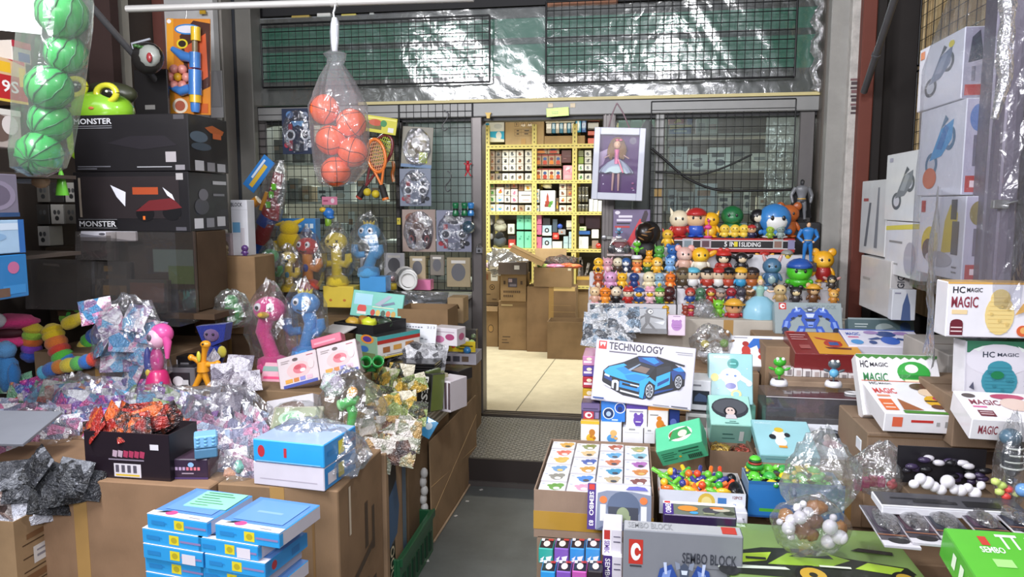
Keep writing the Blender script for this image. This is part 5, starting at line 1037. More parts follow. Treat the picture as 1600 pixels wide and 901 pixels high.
fig('dark dog eared figure at far right of the steps',1299,452,431,YB[1]-.03,'#3a3432','#443c38',ears='#b88880',ear='wide',face='#d8c090')
fig('square tan tiger figure at right end of lowest row',1302,474,454,YB[0]-.01,'#e0a850','#c88838',ears='#c88838',ear='round',face='#ecc070',wide=1.1)
# red and black boxed strip over the steps, carrying larger figures
o=pb('racing_set_box','long red and black printed box laid across top of right steps','box',(1053,372,1242,393),Y=4.58,d=.17,col='#b02c26',top='#b8342c',art={'F':[('r',0,.3,1,.8,'#1f1b1d'),('r',0,.8,1,.86,'#e8e4e2'),('r',0,.24,1,.3,'#e8e4e2'),('r',.07,.25,.16,.95,'#b5b8be'),('r',.085,.35,.145,.8,'#7a8a90'),('r',.22,.25,.31,.95,'#b5a8ae'),('r',.235,.35,.295,.8,'#5a3a44'),('t','5 IN 1',.42,.4,.55,.75,'#f0f0ee'),('r',.5,.4,.53,.75,'#e0d02e'),('t','SLIDING',.56,.4,.72,.72,'#f0f0ee'),('r',.82,.25,.9,.95,'#b5b8b4'),('r',.83,.35,.89,.8,'#8a6a5c'),('r',.94,.25,.995,.9,'#8a86a8')]})
zt=o.location.z+o['dims'][2];Yk=4.64
def bigf(*a,**k):k['z']=zt;return fig(*a,Y=Yk,name=k.pop('name','toy_figure'),**k)
pb('stock_box','hidden brown box supporting the rear of red racing box','box',(1062,393.5,1230,420),Y=4.65,d=.1,col='!#8a7860')
bigf('white cat figure in red overalls on the red racing box',1061,371,333,head='#ecdcbc',body='#b5302c',ears='#ecdcbc',ear='point',wide=1.15)
bigf('red capped figure in blue overalls on the racing box',1087,371,327,head='#e8c498',body='#2f5ac0',hat='#b82a2a',arm='#a82828',wide=1.05,foot='#2f5ac0')
bigf('yellow pointed eared figure on the racing box',1110,371,334,head='#f0b420',ears='#f0b420',ear='point',belly='#f4c84a')
p=at(1107,371,4.56);t=thing('flamingo_toy','small pink bird toy before the yellow figure on racing box','figurine',(p.x,4.6,zt));P(t,'base','cyl','#d84a94',(0,0,.006),(.025,.02,.006));P(t,'leg','cyl','#e0a0c0',(0,0,.03),(.003,.003,.024));P(t,'body','low','#e04a94',(0,0,.065),(.022,.014,.014));P(t,'neck','cyl','#e04a94',(.004,0,.085),(.004,.004,.018));P(t,'head','low','#e04a94',(.002,-.006,.104),(.01,.012,.009))
bigf('dark green crocodile figure with broad snout on racing box',1143,371,325,head='#1f6a3a',body='#1f6a3a',face='#2a7a46',belly='#d8d0a0',wide=1.05)
for k,x in enumerate((1132,1148,1162)):fig('small round yellow figure with blue feet, %s of three on racing box'%ORD[k],x,372,352,4.60,'#f0cc4a','#f0cc4a',foot='#2a4a74',z=zt,hs=.32)
fig('red capped miniature figure before black cloaked doll',1174,372.5,352,4.595,'#d8a878','#2a2a4c',hat='#b8302c',z=zt)
t=bigf('tall black cloaked doll with plain pale face on racing box',1183,372,327,head='#1a191c',body='#1a191c',face='#e4dcc4',wide=.8)
bigf('large blue and white round headed figure with open red mouth',1209,372,328,head='#3a84c8',body='#3a84c8',face='#eeeeea',wide=1.4,foot='#eeeeea',hs=.34)
hz=at(1209,372,Yk).z;sH=at(1209,328,Yk).z-hz
p=at(1208,349,Yk-.075);t2=[o_ for o_ in bpy.data.objects if o_.get('label','').startswith('large blue and white round')][0]
P(t2,'mouth','low','#8e2018',(0,-sH*.34,sH*.5),(sH*.2,sH*.12,sH*.11));P(t2,'tongue','low','#e07a2a',(0,-sH*.39,sH*.45),(sH*.13,sH*.08,sH*.05))
fig('tall orange brown dog figure behind the blue headed one',1231,372,322,4.68,'#b8602a','#b8602a',ears='#a8541f',ear='round',z=zt,wide=.9)
fig('small lime green figure before the blue headed one',1203,373,355,4.575,'#9ab83a','#8fae34',z=zt)
fig('small silver grey robot figure before the dog figure',1219,373,354,4.575,'#8a9a94','#9aa8a2',z=zt,ears='#8a9a94',ear='point')
# standing muscle figures
def man(label,px,py,top,Y,suit,trunk,skin,boot,arms='hip',cape=None,mask=None):
 p=at(px,py,Y);H=at(px,top,Y).z-p.z;t=thing('action_figure',label,'figurine',p);s=H;b=MB();m=M(suit,.35,coat=.3)
 for k in(-1,1):
  b=MB().tube([(k*.05*s,0,.47*s),(k*.075*s,-.01*s,.28*s),(k*.075*s,.01*s,.24*s),(k*.085*s,0,.05*s)],[.062*s,.05*s,.042*s,.034*s],m,10);b.build('leg',t)
  P(t,'boot','low',boot,(k*.088*s,-.025*s,.03*s),(.042*s,.07*s,.032*s))
  e=(k*.235*s,.02*s,.62*s);hnd=(k*.12*s,-.04*s,.5*s)if arms=='hip' else(k*.2*s,-.02*s,.44*s)
  MB().tube([(k*.14*s,0,.8*s),(k*.19*s,.01*s,.72*s),e,((e[0]+hnd[0])/2,(e[1]+hnd[1])/2,(e[2]+hnd[2])/2),hnd],[.055*s,.05*s,.04*s,.038*s,.028*s],m,10).build('arm',t)
  P(t,'hand','low',skin,hnd,(.032*s,.034*s,.03*s))
 b=MB();b.lathe([(0,.44*s),(.1*s,.46*s),(.105*s,.52*s),(.09*s,.58*s),(.13*s,.7*s),(.16*s,.78*s),(.13*s,.83*s),(.04*s,.86*s),(0,.87*s)],m,16,sy=.62);b.build('torso',t)
 MB().lathe([(0,.43*s),(.102*s,.45*s),(.108*s,.5*s),(.102*s,.53*s),(0,.53*s)],M(trunk,.35),14,sy=.64).build('trunks',t)
 MB().lathe([(.1*s,.53*s),(.101*s,.545*s),(.098*s,.55*s)],M('#d8a828',.3),14,sy=.68).build('belt',t)
 P(t,'head','ball',skin,(0,-.005*s,.92*s),(.052*s,.058*s,.068*s));P(t,'hair','dome',mask or '#2a1a14',(0,.005*s,.925*s),(.056*s,.06*s,.072*s))
 for k in(-1,1):P(t,'eye','low',EYE,(k*.02*s,-.056*s,.925*s),.007*s)
 if cape:
  cb=MB();vs=[]
  for i in range(7):
   for k in range(9):a=(k-4)/4;vs.append((a*(.13+.025*i)*s,(.09+.012*i+.02*math.cos(a*7))*s,(.84-.125*i)*s))
  cb.add(vs,[(i*9+k,i*9+k+1,(i+1)*9+k+1,(i+1)*9+k)for i in range(6)for k in range(8)],M(cape,.7),True);cb.build('cape',t)
 return t
man('blue suited muscular action figure with hands on hips',1261,409,346,4.42,'#2a78c0','#23609c','#e4b890','#2a78c0')
man('grey armoured action figure with black cloak near pillar',1251,346,280,4.70,'#74767a','#4a4a4e','#3a3a3c','#242426','down','#131316','#1b1b1d')
pb('dark_stand','black pedestal box under the cloaked grey figure','box',(1233,347,1279,412),Y=4.68,d=.08,col='#1a191c')
pb('dark_stand','dark pedestal box under the blue suited figure','box',(1246,410,1276,424),Y=4.41,d=.08,col='#4a464a')
# blue gowned doll
p=at(1186,503,4.1);t=thing('gown_doll','fair haired doll in wide light blue gown on dark base','doll',p)
gm_=M('#8fc4d8',.4,coat=.2);n=28;vs=[]
for i,(r,z)in enumerate(((.085,.005),(.092,.03),(.09,.07),(.07,.11),(.04,.135),(.022,.142))):
 for k in range(n):a=2*PI*k/n;q=1+.05*math.cos(7*a)*(1-i/6);vs.append((r*q*math.cos(a),r*q*.85*math.sin(a),z-(.012*math.cos(7*a)if i==0 else 0)))
MB().add(vs,[(i*n+k,i*n+(k+1)%n,(i+1)*n+(k+1)%n,(i+1)*n+k)for i in range(5)for k in range(n)],gm_,True).build('skirt',t)
MB().lathe([(.02,.14),(.018,.155),(.026,.178),(.022,.19),(.008,.196),(.008,.203)],M('#8fb8a8',.4),12,sy=.7).build('bodice',t)
P(t,'head','ball','#e8c4a4',(0,-.002,.217),(.016,.016,.019));P(t,'hair','dome','#e4c46a',(0,.003,.215),(.0185,.019,.026));P(t,'hair_bun','low','#dcb85a',(0,.012,.24),.011)
for k in(-1,1):MB().tube([(k*.022,0,.185),(k*.05,-.004,.165),(k*.07,-.01,.17)],[.007,.006,.004],M('#e8c4a4',.4),8).build('arm',t);P(t,'sleeve','low',gm_,(k*.027,0,.183),(.014,.012,.012));P(t,'eye','low',EYE,(k*.006,-.0175,.219),.0022)
pb('dark_stand','flat dark plinth under the blue gowned doll','box',(1164,504,1210,511),Y=4.02,d=.16,col='#5f5c58')
# things left of the steps by the doorway
pb('pen_card','purple packaged card with large red pen behind dark bust','card',(957,327,1015,398),Y=4.72,d=.02,col='#77688a',art={'F':[('p',[(0,0),(1,0),(1,.5),(.5,.3),(0,.4)],'#c9b0b8'),('p',[(.36,.25),(.48,.18),(.86,.72),(.72,.8)],'#d83a44'),('p',[(.74,.74),(.86,.68),(.94,.9),(.9,.98),(.84,.97)],'#3a2a34'),('r',.15,.82,.52,.87,'#e8e0ec'),('r',.1,.74,.5,.79,'#e0d8e6'),('r',.1,.68,.46,.71,'#2a2430'),('r',.05,.6,.45,.64,'#c03a3c'),('e',.12,.93,.07,.04,'#e8e0ec')]})
p=at(1010,400,4.6);t=thing('dark_bust','dark brown and black mask bust beside white steps','figurine',p);P(t,'shoulders','dome',M('#191719',.5),(0,0,0),(.075,.05,.1));P(t,'head','ball',M('#231a14',.3),(-.01,-.01,.14),(.062,.055,.068));P(t,'hood','ball',M('#151416',.6),(.014,.015,.14),(.07,.06,.075))
for k in range(4):P(t,'gold_line','low',M('#8a6234',.3),(-.035+.02*k,-.062,.11+.02*k),(.022,.006,.005),(0,.5-.3*k,0))
p=at(968,399,4.55);t=thing('bubble_car','toy wheeled robot under a clear bubble by doorway','toy',p);MB().cbox((-.075,-.05,0),(.075,.05,.012),M('#c9b8b4',.4)).build('base',t)
for k in(-1,1):P(t,'wheel','cyl','#2a2a2e',(k*.045,-.02,.04),(.026,.026,.014),(PI/2,0,0))
P(t,'cab','cube','#8a3a3a',(0,0,.065),(.045,.03,.018));P(t,'panel','cube','#d8d4d4',(0,-.02,.035),(.012,.02,.014));MB().ell((0,0,.012),(.075,.055,.095),film('#f4f4f6',.03,.15,.05,10,.1),18,10).build('bubble',t)
def solar(label,px,py,top,Y,a,c,flower=None):
 p=at(px,py,Y);H=at(px,top,Y).z-p.z;t=thing('solar_dancer',label,'toy',p);w_=H*.3
 sb_=MB().lathe([(0,0),(w_,0),(w_*.98,H*.1),(w_*.8,H*.2),(0,H*.2)],M('#e8e6ea',.3,coat=.4),16).build('solar_base',t);MB().cbox((-w_*.5,-w_*.5,H*.2),(w_*.5,w_*.3,H*.21),M('#23242c',.2)).build('solar_cell',sb_)
 P(t,'stalk','cyl',a,(0,0,H*.3),(w_*.12,w_*.12,H*.12));P(t,'body','ball',c,(0,0,H*.48),(w_*.55,w_*.5,H*.16));P(t,'head','ball',a,(0,0,H*.8),(w_*.72,w_*.62,H*.16))
 for k in(-1,1):P(t,'eye','low','#f4f4f0',(k*w_*.3,-w_*.35,H*.92),w_*.2);P(t,'arm','low',a,(k*w_*.85,0,H*.56),(w_*.4,w_*.14,H*.05),(0,k*-.4,0))
 return t
solar('green solar dancing frog on white base by the dark bust',995,404,375,4.44,'#5fb82a','#6ac030')
p=at(967,372,4.6);t=solar('blue topped white solar toy on the pen card shelf',967,372,355,4.62,'#6ab4d8','#3a4a58')
pb('white_box','slim white stand under the blue topped solar toy','box',(955,373,978,398),Y=4.62,d=.05,col='#d6ccc8')
fig('little yellow orange figure atop left steps',1014,407,392,4.5,'#f0a82a',ears='#f0a82a',ear='point')
fig('green bulb headed square faced figure atop left steps',1030,405,386,4.52,'#5fa848','#4f983c',ears='#4f983c',ear='point',wide=1.2)
fig('yellow and red fox eared figure above the left steps',1043,385,360,4.62,'#e8b83a','#f0c03a',ears='#c8402a',ear='point',foot='#e0902a')
fig('round blue creature with spiral belly atop left steps',1051,408,385,4.5,'#2f64a8','#2f64a8',belly='#d8e4ee',ears='#2f64a8',ear='round',wide=1.1)
pb('white_box','white box behind left steps under the fox eared figure','box',(1022,386,1060,408),Y=4.58,d=.12,col='#dcdad8')
# silver pouches, striped robot card and small figures before the steps
silver=pouchmat(['#b9bcc2','#e6e8ec','#55585e','#8fa4b8','#d8dade'],22,1,.2,metal=.25)
def pouch(label,loc,size,mat,seed=0,rot=(0,0,0),name='foil_pouch',cat='pouch',puff=.35):
 """pillow bag with pinched, crinkled edges"""
 w_,h_=size;nx,nz=12,10;vs=[];r6=random.Random(seed)
 for side in(1,-1):
  for i in range(nz+1):
   for k in range(nx+1):
    u,v=k/nx,i/nz;e=(math.sin(PI*u)*math.sin(PI*v))**.5
    q=e*puff*.5*w_*(.55+.9*r6.random())+.0015
    vs.append(((u-.5)*w_*(1+.04*(r6.random()-.5)),(v-.5)*h_*(1+.04*(r6.random()-.5)),side*q*.5))
 W=nx+1;N_=(nx+1)*(nz+1);fs=[]
 for i in range(nz):
  for k in range(nx):
   a,b_,c,d=i*W+k,i*W+k+1,(i+1)*W+k+1,(i+1)*W+k;fs+=[(a,b_,c,d),(N_+d,N_+c,N_+b_,N_+a)]
 o=MB().add(vs,fs,mat,True).build(name,loc=loc,rot=rot);return tag(o,label,cat)
for k,(px,py,sx,sz)in enumerate(((948,492,.2,.13),(938,505,.18,.12),(960,515,.2,.13),(935,525,.17,.12),(975,500,.16,.14),(958,528,.2,.1))):
 pouch('silver crinkled pouch, %s in the heap left of grey stick figure card'%ORD[k],at(px,py,3.95-.06*k),(sx,sz),silver,40+k,(1.1-.12*(k%3),.15*(k%2)-.1,.3*(k%3)-.3))
stock('brown carton raising the silver pouches and cards before the steps',(-.17,3.6,.58),(.62,4.14,.80))
stock('brown carton raising boxes at the back of the right stall',(.63,3.52,.665),(1.5,3.99,at(1211,521,3.88).z))
o=pb('robot_card_box','grey boxed set with black long limbed robot picture','box',(981,481,1042,520),Y=3.86,d=.06,tilt=14,col='#8d9196',top='#a5a8ac',art={'F':[('r',0,.0,1,.2,'#3a3c40'),('p',[(.1,.5),(.45,.75),(.45,.68),(.15,.42)],'#1a1b1e'),('p',[(.5,.75),(.9,.6),(.92,.54),(.5,.66)],'#1a1b1e'),('p',[(.42,.78),(.58,.78),(.55,.4),(.45,.4)],'#26282c'),('p',[(.45,.42),(.3,.1),(.36,.08),(.52,.38)],'#1a1b1e'),('p',[(.5,.42),(.7,.08),(.77,.1),(.57,.42)],'#1a1b1e'),('e',.55,.86,.1,.12,'#23252a'),('e',.57,.86,.06,.08,'#e4e6ea'),('e',.58,.86,.03,.04,'#1a1b1e'),('r',.03,.78,.13,.96,'#c85a50'),('p',[(.65,.45),(.95,.5),(.9,.35)],'#c5c9ce')]})
pb('small_toy_box','blue and pink narrow box beside grey robot card','box',(974,494,981,522),Y=3.84,d=.05,col='#c9a8d0',art={'F':[('r',0,0,1,.3,'#3a84d0'),('r',.2,.5,.8,.7,'#b83a44')]})
pb('small_toy_box','pale pink square box with mauve lump print before steps','box',(1043,492,1071,524),Y=3.88,d=.07,tilt=6,col='#ead6e6',art={'F':[('e',.5,.5,.3,.26,'#b884c4'),('e',.3,.7,.08,.08,'#b884c4'),('e',.7,.7,.08,.08,'#b884c4'),('r',.32,.38,.7,.4,'#8a5a98'),('r',.32,.5,.7,.52,'#a070ac'),('r',.3,.92,.7,.95,'#a88ab0')]})
YF=4.06;ZF=.93
smallf=[(970,484,468,'#3fa838','green crouching',{}),(1040,489,474,'#e0a82a','small yellow stacked',dict(hat='#e0a82a',hk='tuft')),(1071,491,475,'#8e3a2c','dark red antlered',dict(ears='#8e3a2c',ear='long')),(1079,510,493,'#b0344a','crimson hatted',dict(hat='#a83040',hk='brim',face='#d8a060')),(1122,497,472,'#7ac030','lime green',dict(ears='#7ac030',ear='point')),(998,478,470,'#5a9ad0','tiny blue',{}),(1008,480,469,'#4a90c8','tiny sky blue',{}),(985,481,470,'#e08a90','tiny pink',{})]
zl_=at(1080,494,4.1).z
for k,(x,yb_,yt_,c,n,kw)in enumerate(smallf):fig('%s figure standing before the white steps'%n,x,yb_,yt_,4.11,c,z=zl_,**kw)
fig('straw hatted figure in red lying with crossed arms before steps',1146,499,470,4.1,'#d8a070','#a82a2a',hat='#e0a83a',hk='brim',wide=1.3)
for k,(x,y)in enumerate(((1100,480),(1110,492))):bag('clear_bag','small clear bag of grey pieces before the right steps, %s'%('upper','lower')[k],(x-16,y-14,x+14,y+16),4.08,.05,HAZE,60+k,.2)
stock('brown ledge carton under figures before the steps',(-.16,4.0,.81),(1.2,4.155,at(1080,494,4.1).z),'#c9bfae')
bag('clear_bag','crumpled clear bag around yellow solar girl before steps',(1078,505,1146,566),3.72,.09,HAZE,12,.2)
solar('yellow skirted solar girl toy in a clear bag',1101,556,516,3.7,'#7a5a3a','#e4d03a');solar('lime skirted solar girl toy beside the yellow one',1131,556,514,3.7,'#8a6a4a','#8fc84a')
# --- boxes at the back right
o=pb('robot_set_box','grey boxed set with big blue robot picture before toy steps','box',(1211,490,1318,520),Y=3.9,yback=None,d=.06,tilt=24,col='#93a0a2',top='#a8b4b6',art={'F':[]})
m_,w_,d_,h_=fit((1211,522,1318,472)if False else(1211,472,1318,521),Y=3.88,d=.06,tilt=22)
for o_ in list(o.children):bpy.data.objects.remove(o_)
bpy.data.objects.remove(o)
o=pb('robot_set_box','grey boxed set with big blue robot picture before toy steps','box',(1211,472,1318,521),Y=3.88,d=.06,tilt=22,col='#93a0a2',top='#a8b4b6',art={'F':LOGO(.07,.76,.18,.97)+[('t','SEMBO BLOCK',.48,.8,.92,.92,'#7a888c')]+mapu(robot_art('#2f56b8','#7d9ae0','#1b2340'),.1,.0,.95,.86)})
pb('white_set_box','white boxed set with blue and red block figures, back row','box',(1141,524,1230,571),Y=3.62,d=.06,tilt=38,col='#ececf0',top='#f2f2f4',art={'F':[('p',[(.45,.9),(.78,.9),(.98,.62),(.9,.55),(.76,.7),(.74,.3),(.56,.3),(.5,.68),(.38,.58),(.32,.64)],'#2f6ac0'),('e',.62,.5,.1,.14,'#a8322c'),('e',.3,.5,.08,.16,'#c03a2e'),('e',.3,.72,.06,.08,'#a83028'),('p',[(.2,.36),(.4,.36),(.34,.5),(.26,.5)],'#c03a2e'),('r',.05,.1,.25,.14,'#c9ccd2'),('e',.62,.3,.12,.1,'#c03a2e'),('r',.1,.9,.34,.93,'#9a9aa4')]})
pb('red_set_box','dark red and yellow boxed set with red aircraft picture','box',(1240,553,1345,580),Y=3.42,yback=518,tilt=-12,col='#7a2326',top='#8a2c2c',side='#6a1d20',art={'T':[('r',.36,.0,1,.96,'#e0a02e'),('p',[(.42,.75),(.8,.55),(.78,.48),(.45,.66)],'#b8382a'),('e',.66,.45,.14,.16,'#b8382a'),('p',[(.5,.3),(.9,.28),(.88,.2),(.55,.22)],'#6a2a20'),('r',.6,.38,.74,.52,'#3a5a9a'),('r',.05,.8,.3,.84,'#d8a8a4'),('r',.05,.7,.26,.73,'#d8a8a4'),('r',.05,.6,.3,.63,'#d8a8a4'),('r',.12,.2,.28,.36,'#a85a56'),('r',.03,.92,.16,.98,'#d04a40')]})
pb('blue_edge_box','white lidded set with blue long eared creature print, back right','box',(1324,541,1448,556),Y=3.5,yback=515,tilt=-14,col='#e4e2f0',top='#e8e6f4',side='#3f62c0',art={'T':[('r',0,.95,1,1,'#3a5fc0'),('t','MAGIC',.06,.62,.24,.8,'#3f5fb8'),('r',.06,.48,.2,.54,'#d85a8a'),('e',.14,.22,.08,.14,'#4f9ad8'),('e',.58,.34,.12,.24,'#3f6ac8'),('e',.58,.72,.13,.17,'#35508c'),('e',.4,.8,.1,.1,'#a88ac0'),('e',.78,.78,.1,.1,'#a88ac0'),('p',[(.44,.52),(.3,.4),(.34,.34),(.5,.42)],'#35508c'),('p',[(.7,.5),(.86,.38),(.82,.3),(.66,.4)],'#35508c'),('e',.34,.2,.05,.1,'#35508c')]})
pb('teal_set_box','grey teal boxed set with silver figure print behind blue edged box','box',(1326,497,1430,522),Y=3.85,d=.06,tilt=20,col='#4f6468',art={'F':[('r',.1,.6,.3,.66,'#b8c4c4'),('r',.1,.45,.28,.5,'#b8c4c4'),('e',.55,.4,.14,.3,'#9aa8a8'),('p',[(.4,.2),(.75,.25),(.7,.5)],'#6a7c80'),('e',.86,.5,.08,.3,'#2f4f7c'),('r',.0,.9,1,1,'#8a989a')]})
b0=at(1226,590,3.3)
for k in range(8):pb('white_block_box','little white block box, %s from left in row under red set box'%ORD[k],'box',(1226+k*14.2,574+k*1.4,1239.5+k*14.2,588+k*1.4),Y=3.40,d=.05,col='#e2dede',group='white block boxes under the red set box',art={'F':[('r',.3,.2,.8,.8,'#b8aaa8' if k%2 else '#8f8688')]})
stock('pale carton ledge under the white block boxes',(.64,3.3,.665),(1.1,3.49,at(1280,589,3.4).z),'#b09070')
# acrylic case with pouches inside
A_,B2=at(1196,655,3.1),at(1348,668,3.1)
t=thing('acrylic_case','clear acrylic display case with solar toys standing on its top','case',(0,0,0));ztop=at(1270,622,3.1).z;zbt=.665
g2=film('#d8d4da',.10,.16,.05,4,.05);cx0,cx1,cy0,cy1=A_.x,B2.x,3.1,3.30
MB().box((cx0,cy0,ztop-.005),(cx1,cy1,ztop),g2).build('case_top',t);MB().box((cx0,cy0,zbt),(cx1,cy0+.004,ztop-.005),g2).build('case_front',t);MB().box((cx0,cy0+.004,zbt),(cx0+.004,cy1,ztop-.005),g2).build('case_side',t);MB().box((cx1-.004,cy0+.004,zbt),(cx1,cy1,ztop-.005),g2).build('case_side',t)
eb=MB();em=M('#c9c4c8',.2,coat=.8);eb.tube([(cx0,cy0,ztop),(cx1,cy0,ztop)],.002,em,5);eb.build('case_edge',t)
for k,(x,c,n)in enumerate(((.1,['#6a5a8c','#8a6a98','#b59ab0'],'violet'),(.22,['#a86a94','#c98ab0','#6a4a7c'],'mauve'),(.33,['#4a4f74','#6a6f94','#34365c'],'slate blue'))):
 pouch('%s packet standing inside the acrylic case'%n,(cx0+x,cy1-.04,zbt+.08),(.13,.13),pouchmat(c,14),80+k,(1.45,0,.1*k))
for k,x in enumerate((.08,.2,.32)):pouch('olive grey glossy pouch, %s from left lying in the acrylic case'%ORD[k],(cx0+x,cy0+.08,zbt+.03),(.14,.13),pouchmat(['#4a4c3c','#6c6e58','#2f3028','#8a8c74'],18),90+k,(.3,.1*k-.1,.4*k))
solar('green solar dancing frog on the acrylic case',1217,601,556,3.2,'#3fae2a','#4fb832');solar('light blue solar figure on the acrylic case',1302,603,560,3.2,'#5a646c','#6ab4dc')
tp=at(1332,608,3.2);MBr=MB().tube([(.028*math.cos(a),.02*math.sin(a),.004)for a in[i*2*PI/20 for i in range(21)]],.0045,M('#e8e6e8',.3),6,False);tag(MBr.build('white_ring',loc=(tp.x,3.2,ztop)),'white ring lying on acrylic case right of solar toys','ring')
# light blue and white flat boxes
pb('dog_print_box','light blue flat box with small white dog print','box',(1186,712,1281,723),Y=2.78,yback=656,tilt=-16,col='#7fb8bc',top='#a0d4dc',side='#7fb8bc',art={'T':[('t','HOMAGIC',.05,.86,.35,.93,'#d0ecf0'),('e',.42,.56,.12,.12,'#f0f0f2'),('e',.42,.36,.1,.12,'#f0f0f2'),('e',.44,.7,.08,.07,'#e0c03a'),('e',.3,.5,.06,.07,'#2a2c34'),('e',.56,.56,.05,.06,'#2a2c34'),('r',.36,.2,.5,.26,'#e4a03a')],'F':[('r',.1,.5,.5,.6,'#5a9aa0')]})
pb('doll_window_box','white flat box with grey oval window and pink doll, right of dog print box','box',(1268,712,1345,722),Y=2.86,yback=662,tilt=-16,col='#d8dae0',top='#dfe2e8',art={'T':[('e',.5,.55,.4,.3,'#50545c'),('e',.5,.55,.34,.24,'#777c86'),('e',.5,.48,.14,.18,'#e0c8c0'),('e',.5,.34,.2,.12,'#d8b0b8'),('e',.66,.62,.1,.08,'#2a2c30')]})
stock('low brown carton under dog print box and oval window box',(.50,2.66,.465),(1.02,2.96,at(1230,724,2.78).z))
pb('blue_cap_box','blue capped white box peeking between bags at right','box',(1344,688,1376,706),Y=2.7,d=.06,col='#d6dae0',art={'F':[('r',.2,.5,.9,.95,'#2f7ab8')]})
# --- right front carton with brick sets on it
o=carton('shipping_carton','worn brown carton with dark tape band under the brick sets',(1352,680,1572,745),Y=2.64,d=.36,col='#8f7357',open_=False,art={'F':[('r',.2,.42,.96,.7,'#4a3a30'),('r',.45,.42,.62,.7,'#6a4a34'),('r',0,.9,1,.93,'#6f573f')]})
zt=o.location.z+o['dims'][2]
stock('brown carton hidden beneath the worn carton at right',(o.location.x,2.65,.47),(o.location.x+o['dims'][0],2.98,o.location.z-.001))
BR=lambda c:[('r',.03,.12+.13*k,.17,.2+.13*k,c)for k in range(3)]
pb('brick_set_box','white lidded brick set with brown capped block figure, lying at front','box',(1379,647,1512,674),Y=2.615,yback=595,tilt=-10,col='#ecebee',top='#f0eff2',side='#e4dfe2',art={'T':[('r',0,.97,1,1,'#d86a4a')]+hc('#d83a34','#e8906a',True,.08,.95)[:0]+[('t','HC',.08,.86,.18,.94,'#2b2a30'),('t','MAGIC',.2,.87,.36,.92,'#2b2a30'),('t','MAGIC',.06,.58,.34,.74,'#d83a34'),('r',.06,.48,.22,.53,'#e8906a'),('r',.04,.08,.2,.4,'#e06a2e'),('r',.06,.14,.18,.17,'#f0d8c8'),('r',.06,.24,.18,.27,'#f0d8c8'),('p',[(.28,.42),(.5,.1),(.26,.1)],'#a0603a'),('p',[(.24,.0),(.9,.0),(.9,.06),(.24,.08)],'#4f8a34'),('e',.72,.8,.16,.12,'#5a3a2c'),('e',.73,.62,.12,.12,'#e8d0b4'),('e',.72,.36,.12,.16,'#e0b02e'),('e',.8,.44,.08,.07,'#b83a5a'),('r',.6,.34,.84,.38,'#3a2a26'),('e',.7,.2,.08,.06,'#6a4432')],'F':[('r',.1,.3,.22,.8,'#e06a4a'),('r',.32,.55,.58,.68,'#c83a34'),('r',.62,.4,.66,.6,'#aaa'),('r',.72,.35,.76,.65,'#999'),('r',.88,.3,.98,.7,'#cfc9cc')]})
o=pb('brick_set_box','white brick set with green domed cap picture, standing behind','box',(1349,553,1482,648),Y=2.80,d=.06,tilt=34,col='#f0eef0',top='#f4f3f4',side='#e8e4e6',art={'F':[('r',0,.95,1,.985,'#3f7a34')]+[('p',[(k*.1,.95),(k*.1+.1,.95),(k*.1+.05,.91)],'#3f7a34')for k in range(10)]+[('t','HC',.04,.76,.14,.88,'#2b2a30'),('t','MAGIC',.16,.78,.38,.85,'#2b2a30'),('t','MAGIC',.06,.54,.36,.68,'#2f7a44'),('e',.68,.7,.2,.18,'#2f9a3a'),('r',.5,.6,.86,.66,'#1f7a2c'),('e',.66,.76,.08,.07,'#e8ecde'),('r',.56,.48,.82,.58,'#e8d8b8')]})
pb('brick_set_box','white brick set with pink haired picture at right edge','box',(1513,657,1640,686),Y=2.40,yback=612,tilt=-14,yaw=-4,col='#ecebee',top='#f0eef4',side='#e6e2e6',art={'T':[('e',.16,.82,.09,.08,'#4a3f38'),('t','MAGIC',.12,.5,.5,.68,'#8a3444'),('r',.12,.4,.3,.45,'#d86a9a'),('r',.14,.1,.34,.3,'#6a2430'),('r',.16,.16,.32,.18,'#ecd8da'),('r',.16,.23,.32,.25,'#ecd8da'),('e',.66,.82,.22,.1,'#b84a6a'),('e',.7,.55,.2,.22,'#e0c8bc')],'F':[('t','MAGIC',.1,.3,.34,.7,'#8a3444')]})
stock('brown carton under the right edge brick set',(1.22,2.12,.42),(1.5,2.5,at(1560,690,2.4).z),'#8f7357')
# teal block set and yellow block set standing at right
o=pb('brick_set_box','white brick set with teal lumpy block picture and green top','box',(1506,533,1610,622),Y=2.58,d=.09,tilt=4,yaw=2,col='#d9d6de',top='#3a7a54',side='#e6e4ea',art={'F':[('r',0,.8,1,1,'#39785a'),('e',.5,.68,.5,.27,'#dcd9e2'),('r',0,0,.02,.99,'#c9c6d0'),('p',[(.12,.86),(.3,.92),(.2,.82)],'#e6ece8'),('p',[(.95,.84),(.78,.92),(.85,.82)],'#e6ece8'),('t','HC',.26,.72,.44,.82,'#3a4050'),('t','MAGIC',.48,.74,.8,.8,'#3a4050')]+mapu(brickblob('#3f8fa0','#35808f',3),.18,.02,.86,.68)+[('r',.88,.24,.94,.25,'#556'),('r',.88,.32,.94,.33,'#556'),('r',.88,.4,.94,.41,'#556'),('p',[(.06,.2),(.14,.16),(.12,.3)],'#556'),('e',.48,.42,.1,.07,'#1f7a4c')]})
zt=o.location.z+o['dims'][2]*.99
